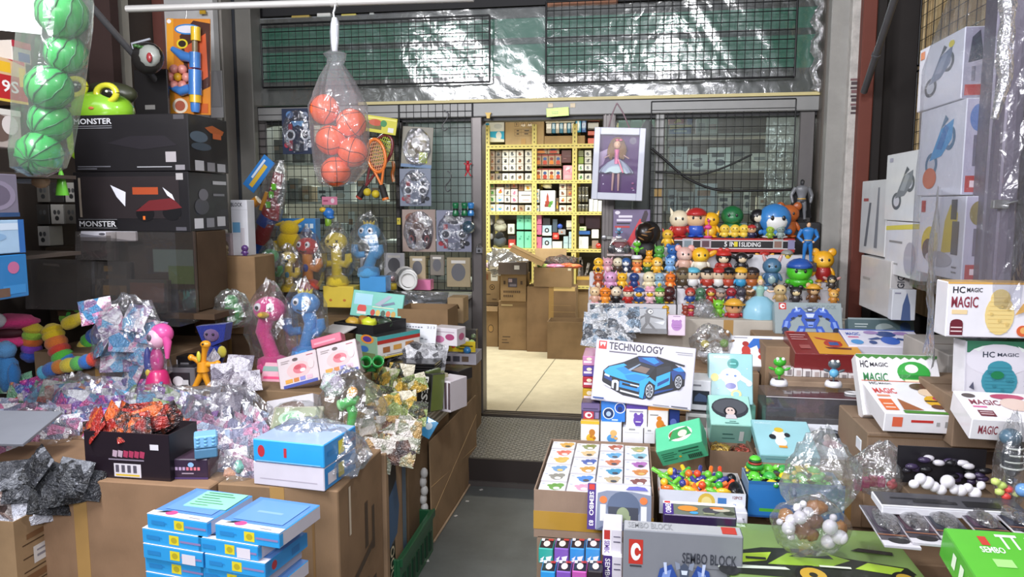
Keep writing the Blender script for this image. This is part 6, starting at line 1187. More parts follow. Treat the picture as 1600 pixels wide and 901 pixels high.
pb('brick_set_box','white brick set with pale yellow block picture stacked above','box',(1476,441,1612,526),Y=2.56,d=.09,yaw=1,col='#eae8ee',top='#d8b06a',side='#dcdae0',art={'F':[('r',0,.965,1,1,'#d8a85a'),('t','HC',.06,.8,.2,.92,'#2b2a30'),('t','MAGIC',.22,.82,.4,.9,'#2b2a30'),('t','MAGIC',.05,.54,.36,.74,'#8a3444'),('r',.06,.42,.24,.5,'#e8cfa0'),('r',.05,.04,.2,.26,'#6a2430'),('e',.125,.27,.07,.06,'#6a2430'),('r',.06,.1,.19,.12,'#ecdada'),('r',.06,.17,.19,.19,'#ecdada')]+mapu(brickblob('#e8cf8a','#d8bc74',5),.4,.04,.82,.9)+[('p',[(.78,.42),(1,.55),(1,.8),(.86,.62)],'#d8a860'),('e',.88,.14,.07,.1,'#d8643a'),('e',.89,.15,.04,.06,'#e8b06a')]})
stock('brown carton under the teal block brick set',(1.06,2.57,at(1520,560,2.57).z-.3),(1.48,2.97,at(1506,621,2.58).z),'#8f7357')
# --- white boxes standing along the right wall
def wallbox(label,pxn,pxf,ytn,ybn,X,th,col='#e4e4ec',art=None,spine='#c9c4d6',sart=None,name='model_set_box'):
 """box with its big face turned to the aisle, spine to the viewer"""
 A=onx(pxn,ybn,X);Zt=onx(pxn,ytn,X).z;Yf=solve(lambda Y:proj((X,Y,A.z))[0],pxf,A.y,A.y+1.5)
 L_,H_=Yf-A.y,Zt-A.z;m=Matrix(((0,1,0,X),(-1,0,0,Yf),(0,0,1,A.z),(0,0,0,1)))
 f=M(col,.4,coat=.35);b=MB().cbox((0,0,.0006),(L_,th,H_-.0006),f,{'R':M(spine,.4,coat=.35)})
 o=tag(b.build(name,mtx=m),label,'box');art_on(o,{k:v for k,v in(('F',art),('R',sart))if v},L_,th,H_);o['dims']=(L_,th,H_);return o
def bike(a,b_,dk='#4a4c58'):
 return[('e',.3,.3,.16,.16,dk),('e',.3,.3,.1,.1,'#c9cbd4'),('e',.72,.62,.14,.16,dk),('e',.72,.62,.08,.1,'#c9cbd4'),('p',[(.25,.35),(.5,.75),(.8,.85),(.78,.6),(.55,.4)],a),('p',[(.4,.5),(.6,.8),(.7,.75),(.55,.48)],b_),('p',[(.5,.75),(.6,.92),(.68,.86)],dk)]
XB=1.16;RED='#b82c30'
sp=lambda c:[('r',.12,.03,.88,.2,RED),('r',.3,.08,.7,.15,'#f0d8da'),('r',.35,.3,.5,.62,'#6a6478'),('e',.5,.8,.34,.14,c)]
w1=wallbox('lowest white boxed yellow digger set in plastic on right wall',1501,1432,306,440,XB,.085,'#e2e2ea',[('e',.28,.4,.2,.22,'#d8c02e'),('e',.25,.32,.14,.14,'#3a3a40'),('p',[(.55,.3),(.85,.34),(.86,.8),(.7,.9),(.6,.7)],'#d8c02e'),('r',.72,.72,.84,.96,'#2a2a30'),('r',.76,.3,.9,.7,'#4a4a50'),('e',.5,.22,.3,.1,'#b8b6bc'),('r',.04,.8,.14,.95,RED),('r',.8,.08,.9,.1,'#777'),('r',.8,.14,.9,.16,'#777')],'#c4bfd2',sp('#8a7a3a'))
w2=wallbox('middle white boxed blue bike set in plastic on right wall',1501,1432,156,304.5,XB,.085,'#e4e4ec',mapu(bike('#4a9ad0','#3a78b8','#5a7a98'),.05,.1,.95,.95)+[('e',.3,.2,.16,.12,'#d8704a')],'#c0bacd',sp('#5a7ab8'))
w3=wallbox('topmost white boxed grey machine set in plastic on right wall',1501,1432,45,154.5,XB,.085,'#e6e6ee',mapu(bike('#6a7490','#8a94ac'),.05,.05,.95,.95)+[('r',.04,.82,.14,.94,'#e08a5a'),('e',.75,.85,.06,.05,'#e8d84a')],'#a8a2b4',[('r',.12,.05,.88,.2,RED),('p',[(.2,.5),(.8,.55),(.6,.95),(.3,.85)],'#3f3f52'),('r',.35,.25,.5,.45,'#6a6478')])
L_,th_,H_=w1['dims'];z0=w1.location.z
t=thing('bulky_plastic_bag','huge clear plastic bag around three white boxes on right wall','bag',(0,0,0));b=MB();rr7=random.Random(12)
y0,y1=2.56,w1.location.y+.03;xs0,xs1=XB-.03,XB+.088;vs=[];nv=24;nl=12
for i in range(nl+1):
 f_=i/nl;z=z0-.06+f_*1.15;nar=1 if f_<.78 else 1-.35*(f_-.78)/.22
 for k in range(nv):
  a=2*PI*k/nv;sx=math.copysign(abs(math.cos(a))**.4,math.cos(a));sy=math.copysign(abs(math.sin(a))**.4,math.sin(a))
  vs.append(((xs0+xs1)/2+sx*(xs1-xs0)/2*(1+.1*rr7.random())+.05*max(0,f_-.78)/.22,(y0+y1)/2+sy*(y1-y0)/2*nar*(1+.05*rr7.random()),z))
b.add(vs,[(i*nv+k,i*nv+(k+1)%nv,(i+1)*nv+(k+1)%nv,(i+1)*nv+k)for i in range(nl)for k in range(nv)],film('#f2f3f8',.045,.12,.16,20,.4));b.build('film',t)
b=MB().tube([at(1572+3*math.sin(i),-12+i*22,2.5)+Vector((0,0,0))if i<7 else at(1572-(i-6)*6,-12+i*22,2.5)for i in range(10)],[.02,.026,.018,.024,.02,.026,.02,.018,.014,.01],film('#e6e6ee',.3,.4,.12,40,.8),7,True,False);b.build('gathered_edge',t)
wallbox('white boxed grey biplane set standing behind the bagged boxes',1436,1381,233,347,1.22,.07,'#dfe1e2',mapu(bike('#7c8288','#9aa0a6','#5c6268'),.1,.05,.95,.85)+[('r',.1,.88,.2,.94,'#aab')],'#c9c9cc')
wallbox('white box with yellow stripe under the biplane set',1436,1381,348,440,1.22,.07,'#dcdce0',[('p',[(.0,.82),(1,.9),(1,.99),(.0,.9)],'#d8cc4a'),('r',.12,.6,.5,.64,'#888'),('e',.72,.35,.16,.3,'#a8a8b4'),('r',.1,.2,.4,.23,'#999')],'#c9c9cc')
wallbox('slim pale box with crane picture behind the stripe box',1381,1342,280,402,1.235,.06,'#d4d6d8',[('p',[(.2,.1),(.3,.1),(.42,.7),(.34,.7)],'#6a6e76'),('p',[(.6,.1),(.72,.1),(.72,.9),(.66,.9)],'#7c8088'),('r',.1,.72,.3,.76,'#a84a48')],'#dadcde')
o=wallbox('grey white box with upright lettering standing below the crane box',1388,1342,407,497,1.21,.1,'#cfccca',[('r',.1,.55,.35,.6,'#a8a4a0')],'#b8b5b4',[('tv','HOMAGIC',.3,.12,.62,.75,'#3a3c44'),('p',[(.3,.8),(.6,.8),(.45,.98)],'#5a6488')])
pb('blue_tower_box','white box with blue castle tower print in haze of plastic, right wall','box',(1392,452,1430,500),Y=3.6,d=.05,col='#c9ccd2',art={'F':[('p',[(.4,0),(.8,0),(.75,.5),(.6,.9),(.45,.5)],'#4a5c84'),('r',.1,.85,.35,.9,'#889')]})
b=wavy(14,22,-.2,.2,0,.62,0,.03,film('#eceef2',.35,.22,.15,16,.7));t=thing('plastic_sheet','hanging milky plastic sheet between white boxes and brick sets','plastic sheet',at(1450,560,2.86),1.2);b.build('film',t)
stock('tall grey board shelf under the boxes along right wall',(1.2,2.99,.855),(1.5,3.46,at(1430,500,3.2).z-.1),'#b8b0a8')
# ================================================================== left hand stall: carriers
xe=-.918
stock('brown carton with stencilled lettering at the corner of left stall',(-1.34,2.18,0),(xe,2.60,.68),'#99754c')
o=[x for x in bpy.data.objects if x.get('label','').startswith('brown carton with stencilled')][0]
art_on(o,{'R':carton_marks(.2,.1,.7)+[('r',.55,.55,.62,.8,INK),('r',.72,.5,.78,.74,INK),('r',.1,.3,.8,.34,INK),('p',[(.2,.42),(.75,.52),(.75,.56),(.2,.46)],INK),('r',.2,.72,.24,.97,'#d8c8b0')],'F':[('r',.78,.1,.8,.9,'#8a6a44')]},xe+1.34,.42,.68)
stock('wide brown carton front behind the blue box stack',(-2.3,2.14,0),(-1.345,2.9,.68),'#a07850')
t=stock('brown carton with blue and black printed label facing the aisle',(-1.34,2.61,0),(xe+.012,2.86,.655),'#a5825a')
art_on(t,{'R':[('p',[(.12,.62),(.42,.66),(.5,.8),(.42,.98),(.12,.95)],'#26221f'),('p',[(.12,.4),(.5,.44),(.62,.6),(.48,.78),(.12,.72)],'#3a5a7c'),('p',[(.12,.1),(.38,.14),(.38,.42),(.12,.4)],'#211d1b'),('tv','ZOOO',.14,.12,.34,.4,'#d8c8a8'),('r',.78,0,.98,1,'#5a6c7c')]},xe+.012+1.34,.25,.655)
stock('brown carton under the plush toys at far left',(-2.69,2.94,0),(-2.02,3.44,.93),'#8a6c4a')
stock('brown carton under the dancing toys, middle of left stall',(-2.01,2.92,0),(-1.22,3.7,.80),'#94744c')
stock('brown carton under the boxed toys by the left window',(-2.3,3.75,0),(-1.3,4.66,.92),'#94744c')
stock('low brown carton under plates and card packs beside aisle',(-1.21,3.0,0),(-.94,3.74,.52),'#8f7048')
stock('brown carton standing at far end of left aisle by door',(-1.24,4.30,0),(-.955,4.68,.66),'#9a7a52')
# cardboard sheet leaning along the aisle
P0,P1,P2,P3=onx(676,848,-.905),onx(745,744,-.885),onx(744,617,-.895),onx(672,690,-.925)
b=MB();off=Vector((-.007,0,0));q=[P0,P1,P2,P3];q=[Vector((p.x,p.y,max(p.z,.001)))for p in q]
b.add([*q,*[p+off for p in q]],[(0,1,2,3),(7,6,5,4),(0,4,5,1),(1,5,6,2),(2,6,7,3),(3,7,4,0)],card('#a8865a'))
t=tag(link('cardboard_sheet',None),'large brown cardboard sheet leaning along left side of aisle','cardboard');b.build('sheet',t)
MB().tube([q[0]+Vector((.006,0,.004)),(q[0]+q[1])/2+Vector((.008,0,.006)),q[1]+Vector((.004,0,.004))],.006,card('#c0a07a'),6).build('frayed_edge',t)
for a,c in((.25,.75),(.55,.35)):pm=q[0].lerp(q[3],a);pn=q[1].lerp(q[2],c);MB().tube([pm+Vector((.001,0,0)),pn+Vector((.001,0,0))],.0015,M('#c9a878',.7),4).build('crease',t)
# dark recess: crate and crushed boxes
t=thing('green_crate','dark green plastic crate on floor in the gap of left stall','crate',(-1.3,2.68,0));gm2=M('#1f5a38',.4,coat=.3)
b=MB().cbox((0,0,0),(.42,.5,.012),gm2);b.build('crate_base',t)
for nm,p0,p1 in(('crate_side',(.405,0,.012),(.42,.5,.2)),('crate_side',(0,0,.012),(.015,.5,.2)),('crate_side',(.015,0,.012),(.405,.015,.2)),('crate_side',(.015,.485,.012),(.405,.5,.2))):cs_=MB().cbox(p0,p1,gm2).build(nm,t);cs0=cs_ if p0[0]>.4 else cs0
MB().cbox((.42,0,.17),(.432,.5,.205),gm2).build('crate_rim',t)
for k in range(7):MB().box((.42,.04+k*.065,.03),(.424,.07+k*.065,.12),M('#123824',.5)).build('crate_slot',cs0)
t=thing('crushed_box','crushed grey brown box in dark gap beside the cardboard sheet','carton',(-1.19,2.9,.30));MB().cbox((0,0,0),(.22,.28,.17),card('#8f7f70'),c=.01).build('box_body',t,rot=(.15,-.1,.1));MB().box((.03,.02,.17),(.2,.2,.174),card('#7a6a5c')).build('flap',t,rot=(.3,.1,0))
stock('dark brown carton low in the gap of left stall',(-1.2,2.88,.0),(-.965,2.995,.29),'#5a4634')
t=thing('foam_strip','white curly foam strip hanging beside cardboard sheet','foam',onx(662,840,-.93));b=MB()
for k in range(8):b.ell((.006*(k%2),0,.02+k*.042),(.018,.022,.026),M('#c9c9c6',.7),10,6)
b.build('foam',t)
b=MB();bx_=at(690,690,3.35)
board=MB().box((-1.2,2.62,.656),(-.93,2.9,.672),M('#a8823f',.6));tag(board.build('wooden_board'),'yellowish wooden board lying on the labelled carton','board')
r8=random.Random(21)
for k in range(7):tag(MB().box((0,0,0),(.20,.55,.012),M(['#b8b09a','#8f8a78','#c9c4b4','#7a7464','#d4d0c4','#a39c86','#e0dccf'][k],.5)).build('card_pack',loc=(-1.145+.012*r8.random(),3.08+.05*r8.random(),.521+k*.0125),rot=(0,0,-.06+.03*r8.random())),'flat card pack, %s from bottom in the stack by cardboard sheet'%ORD[k],'card')
tag(MB().box((0,0,0),(.06,.1,.003),M('#dcdad2',.5)).build('paper_note',loc=(-1.02,3.42,.613)),'little white paper lying on the card pack stack','paper')
# ---- front left carton with dark cloth
t=carton('shipping_carton','brown carton full of black and grey wrapped cloth at front left',(-210,806,31,925),Y=2.02,d=.235,col='#b08a58',flaps='',art={'R':[('r',.12,.66,.8,.675,INK),('r',.12,.5,.85,.515,INK),('r',.12,.34,.85,.355,INK),('r',.12,.18,.85,.195,INK),('r',.2,.72,.8,.78,'#7a5638'),('r',.3,.4,.72,.6,'#d8d4d0'),('r',.36,.46,.66,.49,'#8a8890'),('r',.36,.53,.6,.55,'#8a8890'),('r',.15,.22,.6,.3,'#7a5638'),('r',.4,.06,.75,.14,'#7a5638')]})
dw,dd,dh=t['dims'];L0=t.location.copy()
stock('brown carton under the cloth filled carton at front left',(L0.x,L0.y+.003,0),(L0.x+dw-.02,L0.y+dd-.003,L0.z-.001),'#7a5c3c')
greys=[pouchmat(['#121317','#26282e','#4a4c52','#0c0d10','#7a7d84'],26,.6,.35),pouchmat(['#1a1c20','#303238','#101114','#404246'],30,.5,.4),pouchmat(['#c9b0a8','#8a7068','#e4dcd8','#5a4a48'],20,.6,.35),pouchmat(['#e8e8ee','#b5b8c4','#d4d4dc','#8e92a0'],18,.7,.3)]
cl=[(20,780,2,'pinkish brown'),(55,790,3,'white'),(30,735,0,'black and grey'),(80,740,1,'charcoal'),(115,735,0,'black and grey'),(100,760,1,'charcoal'),(60,720,0,'black and grey'),(128,750,1,'charcoal'),(10,760,2,'pinkish brown'),(40,757,0,'black and grey'),(80,775,1,'charcoal'),(15,800,3,'white')]
for k,(px,py,mi_,n)in enumerate(cl):pouch('%s wrapped cloth bundle in the front left carton, %s of heap'%(n,ORD[k]),at(px,py+6,2.12),(.13,.1),greys[mi_],200+k,(.9+.3*r8.random(),.3*r8.random(),r8.random()*2-1),'cloth_bundle','cloth',.5)
# ---- blue box stack
def bluebox(label,loc,yaw,w_,d_,h_,note=False,flip=False):
 t=tag(MB().cbox((0,0,.0005),(w_,d_,h_-.0005),M('#2f9fe0',.4,coat=.4),{'T':M('#5f8fd0',.4,coat=.4),'R':M('#c9c4cc',.5)},c=.002).build('bubble_toy_box',loc=loc,rot=(0,0,yaw)),label,'box')
 a={'F':[('r',.46,.2,.62,.82,'#e0d22e'),('e',.54,.5,.05,.2,'#b8a828'),('r',.64,.42,.98,.56,'#8f7fb0'),('r',.08,.35,.3,.62,'#2a84c4'),('r',.66,.08,.88,.75,'#ded8e0')if note else('r',.3,.5,.34,.56,'#2a84c4')],'R':[('r',.0,.1,.08,.9,'#2f9fe0')]if not flip else[('r',0,0,1,1,'#2f8fd0'),('e',.2,.5,.06,.3,'#b83a44'),('r',.6,.2,.8,.7,'#2a78b8')],'T':[('r',0,0,1,.14,'#e2dfe6'),('e',.32,.12,.09,.07,'#e0508a'),('p',[(.08,.08),(.22,.1),(.3,.18),(.2,.16)],'#23262c'),('r',.66,.05,.84,.07,'#8a8a94'),('r',.12,.22,.9,.9,'#6a98d4'),('r',.3,.5,.7,.56,'#86acdc')]}
 art_on(t,a,w_,d_,h_);return t
zb=.735;c_=onz(426,832,zb);l_=onz(229,802,zb);yaw_=math.atan2(c_.y-l_.y,c_.x-l_.x);W2=(c_-l_).length
U_=Vector((math.cos(yaw_),math.sin(yaw_),0));N_=Vector((-math.sin(yaw_),math.cos(yaw_),0));hb_=.043;w1_=W2/2-.003
names=['topmost','second from top','third from top','fourth from top','fifth from top','lowest']
for k in range(6):
 for s in(0,1):
  jx=(.0 if k==0 else-.012-.004*(k%2))+(.02*((k+1)%2)if s else 0)-(.02 if k and s else 0)
  p=l_+U_*(s*(w1_+.006)+jx)-N_*(.004*(k%3));p.z=zb-(k+1)*hb_
  bluebox('blue boxed toy, %s of the %s front stack%s'%(names[k],('left','right')[s],' with price sticker' if(k+s)%3==2 else ''),p,yaw_,w1_-(.01 if s and k else 0),.20,hb_,(k+s)%3==2,k%3==2)
p=onz(335,772,zb)
o=tag(MB().box((0,0,0),(.14,.11,.0012),M('#8fe0b4',.6)).build('price_note',loc=l_+U_*.06+N_*.075+Vector((0,0,.0012)),rot=(0,0,yaw_+.05)),'mint green handwritten paper note on top of blue box stack','note')
art_on(o,{'T':[('r',.08+.03*(i%2),.12+i*.15,.5+.4*((i*37%10)/10),.15+i*.15,'#4a7a64')for i in range(6)]},.14,.11,.0012)
stock('brown carton under the blue box stack',(l_.x+.02,l_.y-.02,0),(c_.x-.02,l_.y+.10,zb-6*hb_-.0015),'#a5794a')
# two blue boxes on the corner carton with a big bag over them
for k in range(2):
 y0_=(768,744)[k]
 o=pb('bubble_toy_box','blue and white boxed toy, %s of the pair on corner carton'%('lower','upper')[k],'box',(397,y0_-24,508,y0_+6),Y=2.19-.004*k,d=.22,yaw=-6,col='#d8d2dc' if k==0 else '#2f9fe0',top='#9fb4d8',side='#2f8fd4',art={'F':[('e',.12,.5,.05,.26,'#b8303a'),('r',.44,.3,.48,.7,'#b8303a'),('r',.05,.06,.95,.1,'#8ac0e4')]if k else[('r',.1,.3,.9,.34,'#b8b0bc')],'R':[('r',.42,.2,.6,.8,'#e0d22e'),('r',.65,.4,.98,.55,'#8f7fb0'),('r',.1,.2,.35,.7,'#e0dce4')if k==0 else('r',.1,.4,.3,.6,'#2a84c4')]})
 if k==0:o.location.z=.681
 else:o.location.z=zlast
 zlast=o.location.z+o['dims'][2]+.0008
bag('clear_bag','big crumpled clear bag of pale toys lying on blue box pair',(405,655,575,745),2.34,.13,HAZE,21,.2,.9,26,14)
for k,(px,py,c)in enumerate(((455,705,'#e8b890'),(490,690,'#58b8a0'),(430,720,'#e0c8a8'),(520,700,'#c9d8e8'),(470,725,'#e8e0e4'),(545,715,'#b8c4d8'))):
 p=at(px,py,2.36);tag(MB().ell((0,0,0),(.034,.03,.022),fur(c),12,8,True,.2,k).build('soft_toy',loc=p),'pastel soft toy, %s inside big clear bag over the blue pair'%ORD[k],'toy')
 # ---- dark display box with pouches, purple box, cube
t=carton('display_box','black and purple display box of glossy pouches on front edge',(137,690,268,757),Y=2.17,d=.16,col='#2a1f26',flaps='')
dw,dd,dh=t['dims'];L0=t.location.copy();L0.z=max(L0.z,.681);t.location.z=L0.z
dk=M('#231a22',.35,coat=.4)
MB().box((-.001,-.0015,0),(dw,0,dh),dk).box((dw,0,0),(dw+.001,dd,dh),M('#17141a',.4)).build('printed_panel',t)
art_on(t,{'F':[('r',0,.78,1,1,'#5a4058'),('e',.18,.8,.14,.14,'#7a3a58'),('p',[(0,.6),(.3,.8),(0,1)],'#3a2c4c'),('r',.94,0,1,.96,'#8a4c50'),*[('p',[(.26+.065*i,.48),(.31+.065*i,.46),(.325+.065*i,.6),(.27+.065*i,.62)],'#b8a0b0' if i<3 else '#a83a5a')for i in range(7)],('r',.28,.4,.7,.43,'#8a8090'),('r',.34,.04,.66,.33,'#d8d2d8'),('r',.36,.06,.64,.1,'#d8b83a'),('r',.78,.66,.88,.78,'#d8d4da')]+[('r',.36+.07*i,.14,.4+.07*i,.3,'#5a5560')for i in range(4)]},dw,dd,dh)
redp=pouchmat(['#c83a26','#1f1a1c','#e0682c','#2e2528','#a82a22'],16,.9,.25);
for k in range(9):pouch('red and black glossy pouch, %s from left sticking out of the dark display box'%ORD[k],(L0.x+.02+k*.024,L0.y+.03+.05*(k%3),L0.z+dh+.012+.01*(k%2)),(.11,.09),redp,300+k,(1.0+.2*(k%3),.4-.1*k,.2*k-.8),'glossy_pouch','pouch',.25)
pb('pouch_box','bright red open box with fine white lettering behind cube','box',(250,678,304,716),Y=2.36,d=.12,yaw=14,tilt=10,col='#a82a26',side='#8a201e',art={'F':[('r',.15,.3,.75,.36,'#d89a90'),('r',.25,.42,.85,.46,'#d89a90'),('r',.1,.55,.6,.58,'#d89a90')]})
o=pb('pouch_box','dark purple box with pink lettering under the blue cube','box',(268,724,326,755),Y=2.19,d=.11,yaw=8,col='#33243a',top='#4a3648',side='#5a3f44',art={'F':[*[('r',.12+.1*i,.44,.19+.1*i,.6,'#b8a0c0' if i<3 else '#d87a8a')for i in range(7)],('r',.3,.26,.62,.32,'#a898a8'),('e',.55,.72,.08,.12,'#8fb8e0'),('r',0,0,1,.1,'#4a3a6a')]});o.location.z=.681
zc=o.location.z+o['dims'][2]
pc=at(323,722,2.24);t=thing('bubble_cube','blue push bubble cube toy with darker lower half','toy',(pc.x,pc.y,zc+.001),.55)
MB().cbox((-.036,-.036,0),(.036,.036,.034),M('#4f7fa0',.5),c=.004).build('lower_half',t);MB().cbox((-.036,-.036,.036),(.036,.036,.078),M('#7fb8e0',.45),c=.004).build('upper_half',t)
b=MB()
for s in(0,1):
 for i in range(3):
  for k in range(3):
   u,z=-.024+.024*i,.046+.012*k
   b.ell((u,-.036,z)if s==0 else(.036,u,z),(.007,.003,.0045)if s==0 else(.003,.007,.0045),M('#6aa8d4',.4),8,4)
tag(b.build('bubbles',t),kind='stuff')
bag('clear_bag','clear bag of mint and orange soft pieces beside blue box stack',(330,712,402,772),2.26,.07,CLEAR,31,.14)
for k,(px,py,c,n)in enumerate(((345,752,'#7fd0b8','mint'),(362,740,'#f0b088','orange'),(380,728,'#7fd0b8','mint'),(385,752,'#f0a878','orange'),(365,760,'#8fd8c4','mint'),(350,766,'#f4b890','orange'))):
 p=at(px,py,2.27);tag(MB().cbox((-.026,-.02,-.016),(.026,.02,.016),fur(c),c=.01).build('soft_piece',loc=p,rot=(.3*k,.2,.5*k)),'%s soft piece, %s of those in clear bag by blue stack'%(n,ORD[k]),'toy')
 # ---- heap of packets
def zone(n,x0,x1,y0,y1,cols,label,seed,sz=(.14,.11),grp=None,Yf=None,coat=.9,puff=.3,scale=16):
 r9=random.Random(seed);mat=pouchmat(cols,scale,coat,.25)
 for k in range(n):
  f_=(k+.5)/n;py=y0+(y1-y0)*f_;px=x0+(x1-x0)*((k*.618)%1);Y=Yf(py)if Yf else 2.98-(py-585)/160*.72
  pouch(label+', %s from the back'%ORD[k],at(px,py,Y),(sz[0]*(.8+.5*r9.random()),sz[1]*(.8+.5*r9.random())),mat,seed*50+k,(.95+.5*r9.random(),.6*(r9.random()-.5),1.6*(r9.random()-.5)),'toy_packet','packet',puff)['group']=grp or label
zone(12,0,150,592,618,['#d8b8a8','#c84a34','#e08a3a','#5a7ac0','#f0e8e4','#8ac09a'],'multicoloured packet under rainbow plush',1,(.1,.08))
zone(22,70,255,605,690,['#a878c8','#e6e4ee','#7a3aa8','#e0509a','#58b0d8','#5a4a80','#f0f0f4'],'purple and silver packet in heap behind dark display box',2)
zone(14,0,100,640,700,['#d8d6dc','#a0a8c0','#f0f0f2','#d880a8','#76788e'],'silvery grey packet in heap behind cloth carton',3)
zone(9,205,275,612,650,['#a8d86a','#d8e8b0','#7fb84a','#e8f0e0'],'lime green netted packet mid heap',4,(.1,.09))
zone(9,255,330,622,660,['#6a3a94','#a87ac0','#5a9ad0','#e0d8ea','#8a4ab0'],'violet and blue packet right of lime ones',5,(.1,.09))
zone(16,290,410,640,705,['#dcdce4','#a8bad4','#f0f0f4','#d890b0','#8a8ca6'],'white and silver packet in heap before nail sets',6)
zone(10,330,420,690,740,['#d0c4cc','#e8e4ea','#b08a9c','#8a90a4'],'pale mauve packet between cube and blue boxes',7,(.12,.1),Yf=lambda y:2.42-(y-690)/300)
zone(8,140,330,655,680,['#26201f','#c83a2a','#3a302e','#e0703a'],'black and red packet above dark display box',8,(.12,.09))
zone(8,330,400,560,640,['#d8d6e0','#b0a8b4','#e8e4ec','#8a8494'],'greyish packet under orange stretchy toy',9,(.11,.1),Yf=lambda y:3.05-(y-560)/200)
zone(10,150,250,480,590,['#d8c8d4','#6ab0d8','#d87aa8','#f0ecf0','#8a6a94','#4a90c0'],'pink and blue packet in tall clear bag',10,(.12,.11),Yf=lambda y:2.9)
zone(8,560,650,655,715,['#3a3436','#6a4a3c','#b8945a','#8a8f7a','#d8d0c8'],'brown and black packet on labelled carton',11,(.13,.1),Yf=lambda y:2.85-(y-655)/250)
zone(9,590,650,570,650,['#4a5a2c','#c9a23a','#2a2c24','#8a9a5a','#d8d0b8'],'green and yellow packet near green binoculars',12,(.12,.1),Yf=lambda y:3.35-(y-570)/160)
tag(MB().cbox((-.22,-.12,0),(.1,.1,.012),M('#83868e',.5)).build('grey_board',loc=onz(30,668,.80),rot=(.25,0,.1)),'flat grey board lying in the heap at left edge','board')
bag('clear_bag','tall clear bag of pink and blue packets left of pink haired doll',(150,455,262,612),2.88,.08,CLEAR,33,.18,.7)
# ---- plush toys
def plush_tube(label,pts,r,cols,Y,name='rainbow_plush',eyes=False):
 """striped stuffed worm through photo points, each stripe a part"""
 t=thing(name,label,'plush',(0,0,0));P3=[at(x,y,Y+(dy or 0))for x,y,dy in pts];n=len(cols);dense=[]
 for i in range(len(P3)-1):
  for s in range(8):
   t_=s/8;p0,p1,p2,p3=P3[max(i-1,0)],P3[i],P3[i+1],P3[min(i+2,len(P3)-1)]
   dense.append(.5*((2*p1)+(p2-p0)*t_+(2*p0-5*p1+4*p2-p3)*t_*t_+(3*p1-p0-3*p2+p3)*t_**3))
 dense.append(P3[-1]);N=len(dense)
 for k,c in enumerate(cols):
  a,b_=int(k*(N-1)/n),int((k+1)*(N-1)/n);seg=dense[a:b_+1];m_=len(seg)
  rr_=[r*(.86+.16*math.sin(PI*i/(m_-1)))for i in range(m_)]
  e0,e1=seg[0]-(seg[1]-seg[0]).normalized()*r*.35*(k==0),seg[-1]+(seg[-1]-seg[-2]).normalized()*r*.35*(k==n-1)
  if k==0:seg=[e0]+seg;rr_=[r*.4]+rr_
  if k==n-1:seg=seg+[e1];rr_=rr_+[r*.4]
  MB().tube(seg,rr_,fur(c),12,True).build('stripe',t)
 return t
plush_tube('rainbow striped plush worm standing at left with yellow top',[(52,510,0),(50,535,0),(48,560,0)],.045,['#e8d040','#a8d84a','#e8783a','#8a4ac0','#3a58b8'],3.0)
plush_tube('rainbow plush worm with yellow top leaning beside pink head',[(80,512,0),(88,535,-.01),(100,560,-.02),(115,572,-.02)],.048,['#f0d02e','#f0d02e','#e8803a','#d84a3a','#5fc84a','#3a88d0','#6a4ac0'],2.96)
plush_tube('rolled rainbow plush lying lowest in the plush pile',[(66,584,0),(85,575,0),(110,570,0),(135,565,0),(150,560,0)],.034,['#5fb8d8','#4a78c8','#e08a3a','#f0d84a','#6ac860','#3a78c8','#d84a3a'],2.9)
plush_tube('rainbow plush worm behind the yellow crescent plush',[(160,515,.05),(145,528,.05),(135,540,.05),(140,556,.04)],.04,['#7a5ac0','#3a6ac8','#5fc84a','#f0d84a','#d84a3a'],3.06)
plush_tube('bright yellow crescent shaped plush on top of plush pile',[(102,507,0),(118,500,0),(138,492,0),(152,484,.02),(154,492,.03)],.03,['#f0d22e','#f0d22e','#ecd028'],2.94,'crescent_plush')
plush_tube('green tipped striped plush peeking over the yellow crescent',[(100,500,.08),(115,488,.08),(135,482,.08)],.032,['#8ad04a','#4ab848','#8fd860'],3.05)
t=thing('monster_plush','hot pink plush monster head with one big white eye','plush',at(20,522,3.0));fp=fur('#f0468c')
MB().ell((0,0,.06),(.13,.09,.035),fp,18,9,True,.12,1).build('upper_jaw',t);MB().ell((-.02,0,-.03),(.13,.09,.032),fp,18,9,True,.12,2).build('lower_jaw',t);MB().ell((-.01,-.02,.015),(.1,.06,.03),M('#4a2028',.7),14,8).build('mouth',t)
P(t,'eye','ball','#f0eef0',(.0,-.085,.078),(.048,.03,.036));P(t,'pupil','low','#17161a',(.005,-.112,.08),(.02,.01,.016))
t=thing('blue_plush','sky blue fluffy plush at lower left below the pink head','plush',at(14,608,2.9));MB().ell((0,0,.08),(.05,.05,.09),fur('#4a90d0'),14,9,True,.2,5).build('body',t);MB().ell((0,-.01,.185),(.055,.045,.04),fur('#6aa8e0'),14,8,True,.2,6).build('head',t)
for k in(-1,1):MB().ell((k*.05,-.02,.07),(.022,.03,.06),fur('#3a80c4'),10,7,True,.2,7).build('arm',t)
